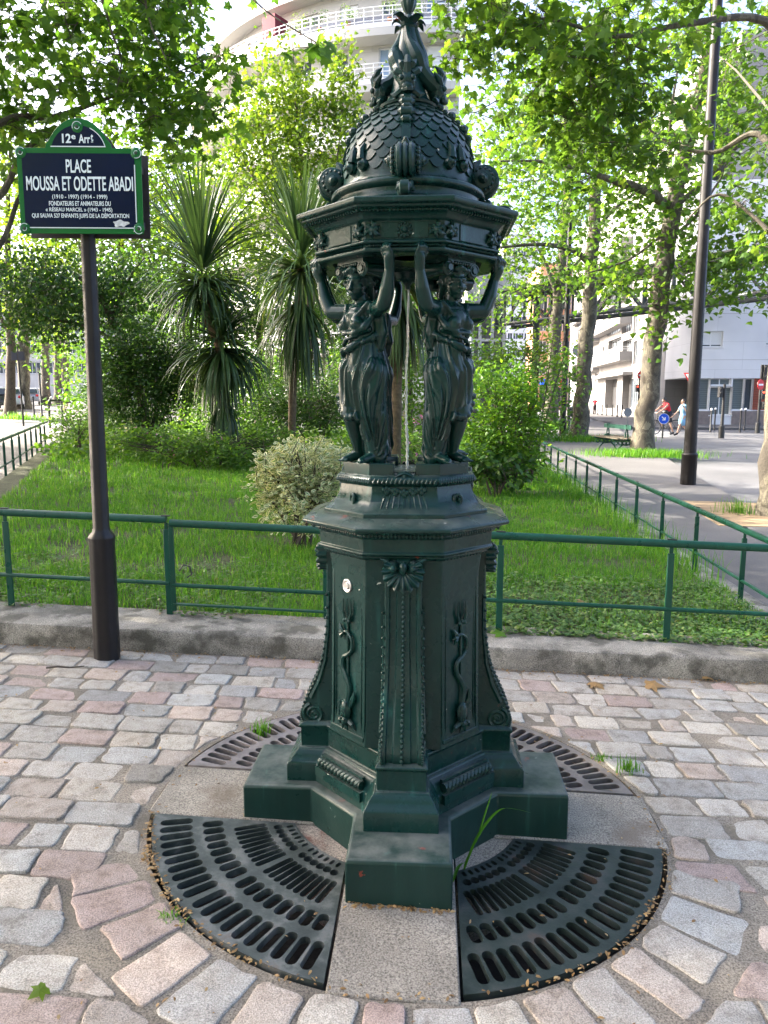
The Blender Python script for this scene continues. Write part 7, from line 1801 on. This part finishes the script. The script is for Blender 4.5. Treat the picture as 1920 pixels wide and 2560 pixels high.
# ================================================================ GRASS
def blades(name, label, P, h, wd, mat, lean=.5, kind='stuff', seedheads=False):
    n = len(P); az = rng.uniform(0, 2 * np.pi, n); h = np.broadcast_to(h, (n,)) * rng.uniform(.5, 1.2, n); ln = rng.uniform(.1, 1, n) * lean
    d = np.c_[np.cos(az), np.sin(az), np.zeros(n)]; s = np.c_[-np.sin(az), np.cos(az), np.zeros(n)]; up = np.array([0, 0, 1.])
    w_ = (np.broadcast_to(wd, (n,)))[:, None]; m1 = P + up * (h * .55)[:, None] + d * (h * ln * .3)[:, None]; tp = P + up * (h * (1 - .25 * ln))[:, None] + d * (h * ln)[:, None]
    V = np.stack([P - s * w_, P + s * w_, m1 - s * w_ * .8, m1 + s * w_ * .8, tp], 1).reshape(-1, 3); o = (np.arange(n) * 5)[:, None]
    F = np.concatenate([o + np.array([[0, 1, 3]]), o + np.array([[0, 3, 2]]), o + np.array([[2, 3, 4]])])
    ob = mk(name, V, F, mat, None, smooth=False, attrs={'r': np.repeat(rng.random(n), 5)})
    if kind == 'stuff': tag(ob, label, 'grass', kind='stuff')
    else: tag(ob, label, 'grass')
    return ob
def lawn_pts(y0, y1, dens, clump=0):
    A = (RX(y1) - LX(y1)) * (y1 - y0); n = int(A * dens); Y = rng.uniform(y0, y1, n); X = LX(Y) + .05 + rng.random(n) * (RX(Y) - LX(Y) - .08)
    k = (Y > 1.93 - .062 * X) & (X > -3.4 - .345 * (Y - 2.2)); X, Y = X[k], Y[k]
    if clump:
        q = np.array([noise3((a, b_, 0), 1.6) + .5 * noise3((a, b_, 3), 5) for a, b_ in zip(X, Y)]); k = rng.random(len(X)) < np.clip(.62 + q * clump, .12, 1); X, Y = X[k], Y[k]
    return np.c_[X, Y, gzv(X, Y) + .098]
for y0, y1, dn, h, wd in ((1.8, 4.0, 3600, .088, .0026), (4.0, 7.0, 2000, .10, .0034), (7.0, 11.0, 950, .115, .0052), (11.0, 17, 300, .14, .009)):
    P = lawn_pts(y0, y1, dn, .9); 
    k = (P[:, 1] > 3.1) | (P[:, 0] < .2) | (rng.random(len(P)) < .40); blades('grass', 'short green lawn grass behind the tubular fence', P[k], h, wd, L_GRASS, .95)
X = np.r_[rng.uniform(-3.6, 2.7, 9000), rng.uniform(.2, 2.7, 9000)]; Y = 1.82 - .062 * X + rng.random(18000) ** 1.5 * 1.7
q = np.array([noise3((a, b_, 7), .9) for a, b_ in zip(X, Y)]); k = (q > -.05) | (X > .6); X, Y = X[k], Y[k]; k = X < RX(Y) - .05; X, Y = X[k], Y[k]; n = len(X)
P = np.c_[X, Y, gzv(X, Y) + .10 + rng.uniform(.005, .06, n)]
T_CL = np.array([(0, 0, 0), (.35, .25, .05), (.42, .6, .05), (0, .75, 0), (-.42, .6, .05), (-.35, .25, .05)])
ax = rng.normal(0, 1, (n, 3)); ax[:, 2] *= .2; nm = rng.normal(0, .3, (n, 3)); nm[:, 2] += 1
V, F, a_ = leaf_geo(P, ax, nm, rng.uniform(.022, .042, n), T_CL, F_OVAL, rng.random(n)); tag(mk('clover', V, F, L_CLOV, None, smooth=False, attrs=a_), 'clover and small round weeds in the lawn along the kerb', 'ground cover', kind='stuff')
# tufts: along the right fence, in the tree pits, between the setts
Y = rng.uniform(3.5, 13, 700); X = RX(Y) - rng.random(700) ** 2 * .45 + .06; blades('tall_grass', 'taller weedy grass along the right hand fence', np.c_[X, Y, gzv(X, Y) + .08], .34, .0032, L_GRASS, .45)
def tuft_at(p, n, rx, ry, h, wd, label, dz=0, name='grass_tuft', kind='thing'):
    X = p[0] + rng.normal(0, rx, n); Y = p[1] + rng.normal(0, ry, n); return blades(name, label, np.c_[X, Y, gzv(X, Y) + dz], h, wd, L_GRASS, .7, kind)
b = gx(1375, 20.0); tuft_at((b.x + .2, b.y - .2), 2600, .85, .36, .27, .007, 'long grass round the foot of the leaning plane', -.02, 'long_grass', 'stuff')
b = gx(1245, 27); tuft_at((b.x + .4, b.y), 1200, .95, .5, .30, .010, 'long grass round the foot of the plane left of the bench', -.02, 'long_grass', 'stuff')
b = gx(1190, 36.8); tuft_at((b.x, b.y), 500, .7, .5, .5, .014, 'long grass round the farthest plane of the right row', -.02, 'long_grass', 'stuff')
b = gx(1590, 8.6); tuft_at((b.x, b.y), 130, .12, .12, .26, .004, 'small tuft of pale grass beside the trunk at the right edge', -.01)
for u, v, lb, n in ((565, 1583, 'grass tuft growing beside the rear left drain grate', 60), (1355, 1665, 'grass tuft at the rim of the rear right drain grate', 70), (1300, 1638, 'flat weed tuft in the joint behind the rear right drain grate', 50), (372, 1985, 'small green weed at the rim of the front left drain grate', 50)):
    r = ray(u, v); k = -CAM[2] / r.z; p = Vector(CAM) + r * k; k = (gz(p.x, p.y) - CAM[2]) / r.z; p = Vector(CAM) + r * k; tuft_at((p.x, p.y), n, .022, .016, .085 if n != 50 else .035, .0022, lb, -.012)
b = gx(34, 33); tuft_at((b.x, b.y), 300, .8, .3, .4, .014, 'weedy grass by the thick trunk on the left', -.02, 'long_grass', 'stuff')
# single tall couch-grass shoot at the foot of the fountain
def shoot():
    t = thing('grass_shoot', 'single long grass shoot with bent blade at the right front of the fountain base', 'weed', (.19, -.40, gz(.19, -.4)))
    def blade(P, wd): 
        P = smoothpath(P, 4); mb = MB(); n = len(P); mb.loft([[(x - wd * math.sin(math.pi * (.12 + .86 * i / (n - 1))) , y, z), (x, y + .002, z - .001), (x + wd * math.sin(math.pi * (.12 + .86 * i / (n - 1))), y, z)] for i, (x, y, z) in enumerate(P)], closed=False); part(mb, 'blade', L_GRASS, t)
    z0 = gz(.19, -.4)
    blade([(.185, -.40, z0), (.215, -.405, .09), (.255, -.41, .17), (.30, -.42, .225), (.345, -.43, .232), (.395, -.435, .222)], .0062); blade([(.185, -.40, z0), (.195, -.42, .05), (.215, -.425, .10)], .005)
    blade([(.19, -.40, z0 + .03), (.165, -.43, .03), (.145, -.46, .005), (.135, -.47, -.02)], .006); blade([(.225, -.405, .10), (.25, -.40, .19), (.275, -.39, .27)], .0035)
shoot()
# dry litter in the joints and along the kerb
L_DRY = leafmat('dry_litter', (.16, .09, .035), (.30, .19, .08), (.38, .28, .14), .15)
P = []
for _ in range(480):
    a = rnd.choice([rnd.uniform(0, 6.28), rnd.gauss(-.7, .3), rnd.gauss(.9, .25), rnd.gauss(-1.2, .15)]); r = .947 + rnd.gauss(0, .010); P.append((r * math.sin(a), -r * math.cos(a)))
for _ in range(900): x = rnd.uniform(-3, 2.8); P.append((x, KY(x) - abs(rnd.gauss(0, .035)) - .003))
for _ in range(500): P.append((rnd.uniform(-2.8, 2.8), rnd.uniform(-1.4, 1.5)))
for _ in range(500): x = rnd.uniform(-3, 2.8); P.append((x, KY(x) + .42 - abs(rnd.gauss(0, .05)), .135))
for k in range(4):
    for _ in range(110): s = rnd.uniform(-.16, .16); x, y = frot(*((s, -.592 - abs(rnd.gauss(0, .008))), (.592, s), (s, .592), (-.592, s))[k]); P.append((x, y))
P = np.array([(q[0], q[1], gz(q[0], q[1]) + (q[2] if len(q) > 2 else .004)) for q in P]); P = P[np.hypot(P[:, 0], P[:, 1]) > .5]; n = len(P)
ax = rng.normal(0, 1, (n, 3)); ax[:, 2] *= .12; nm = rng.normal(0, .3, (n, 3)); nm[:, 2] += 1
V, F, a_ = leaf_geo(P, ax, nm, rng.uniform(.006, .022, n), T_OVAL, F_OVAL, rng.random(n)); tag(mk('leaf_litter', V, F, L_DRY, None, smooth=False, attrs=a_), 'brown dry plant litter along the kerb and round the drain grates', 'litter', kind='stuff')
fl = [((1280, 1478), .10, 'pale dry plane leaf lying on the cobbles right of the fountain', L_DRY), ((1395, 1482), .11, 'greenish brown crumpled leaf on the cobbles near the right kerb', L_DRY), ((1083, 1378), .09, 'fresh green leaf lying on the kerb right of the fountain', L_BRIGHT), ((100, 2140), .05, 'small yellow leaf on the pink cobble in the left foreground', L_YOUNG), ((1258, 1300), .10, 'dry leaf caught at the foot of the right fence', L_DRY), ((1530, 1470), .08, 'brown leaf by the kerb at far right', L_DRY)]
for (u, v), s, lb, m_ in fl:
    r = ray(u, v); p = Vector(CAM) + r * (-CAM[2] / r.z); p = Vector(CAM) + r * ((gz(p.x, p.y) - CAM[2]) / r.z)
    if v < 1400: p = Vector(CAM) + r * ((gz(p.x, p.y) + .14 - CAM[2]) / r.z)
    V, F, a_ = leaf_geo([tuple(p + Vector((0, 0, .012)))], np.array([[rnd.gauss(0, 1), rnd.gauss(0, 1), .05]]), np.array([[.15, -.25, 1]]), s, T_PLANE, F_PLANE, np.array([.6])); o = mk('fallen_leaf', V, F, m_, None, smooth=False, attrs=a_); tag(o, lb, 'leaf')
q = at(100, 1432, 1.20); q = gx(100, 1.25); tag(MB().tube([(q.x, q.y, q.z + .012), (q.x + .06, q.y + .012, q.z + .016), (q.x + .13, q.y + .0, q.z + .014), (q.x + .20, q.y + .03, q.z + .012)], [.005, .006, .004, .003], 6).build('fallen_twig', M['twig']), 'dark fallen twig on the cobbles left of the sign pole', 'twig')

for i, (a, z) in enumerate(BALC):        # potted plants on the top balcony of the curved block
    p = Vector(arcp(CR - .55, a, z + .26)); t = thing('potted_plant', ('feathery green plant on the top curved balcony, leftmost of five', 'round dark potted shrub on the top curved balcony', 'thin straggly potted plant on the top curved balcony', 'bare grey potted tree on the top curved balcony, nearest the finial', 'small pale potted plant on the top curved balcony beside the finial')[i], 'plant', p)
    part(MB().lathe([(.14, 0), (.2, .4), (.17, .4), (.0, .36)], 12, p), 'pot', 'leafpot', t); r = (.45, .42, .4, .5, .3)[i]
    c = [(p.x + rnd.gauss(0, r * .5), p.y + rnd.gauss(0, r * .5), p.z + .6 + r * .8 + rnd.gauss(0, r * .55)) for _ in range(26)]
    part(MB().tube([p + Vector((0, 0, .3)), p + Vector((.03, 0, .6 + r))], [.03, .015], 6), 'stem', 'twig', t); leafcloud('foliage', (L_YOUNG, L_DARK, L_VAR, L_VAR, L_MID)[i], t, c, 9, .12, .13, T_OVAL, F_OVAL)
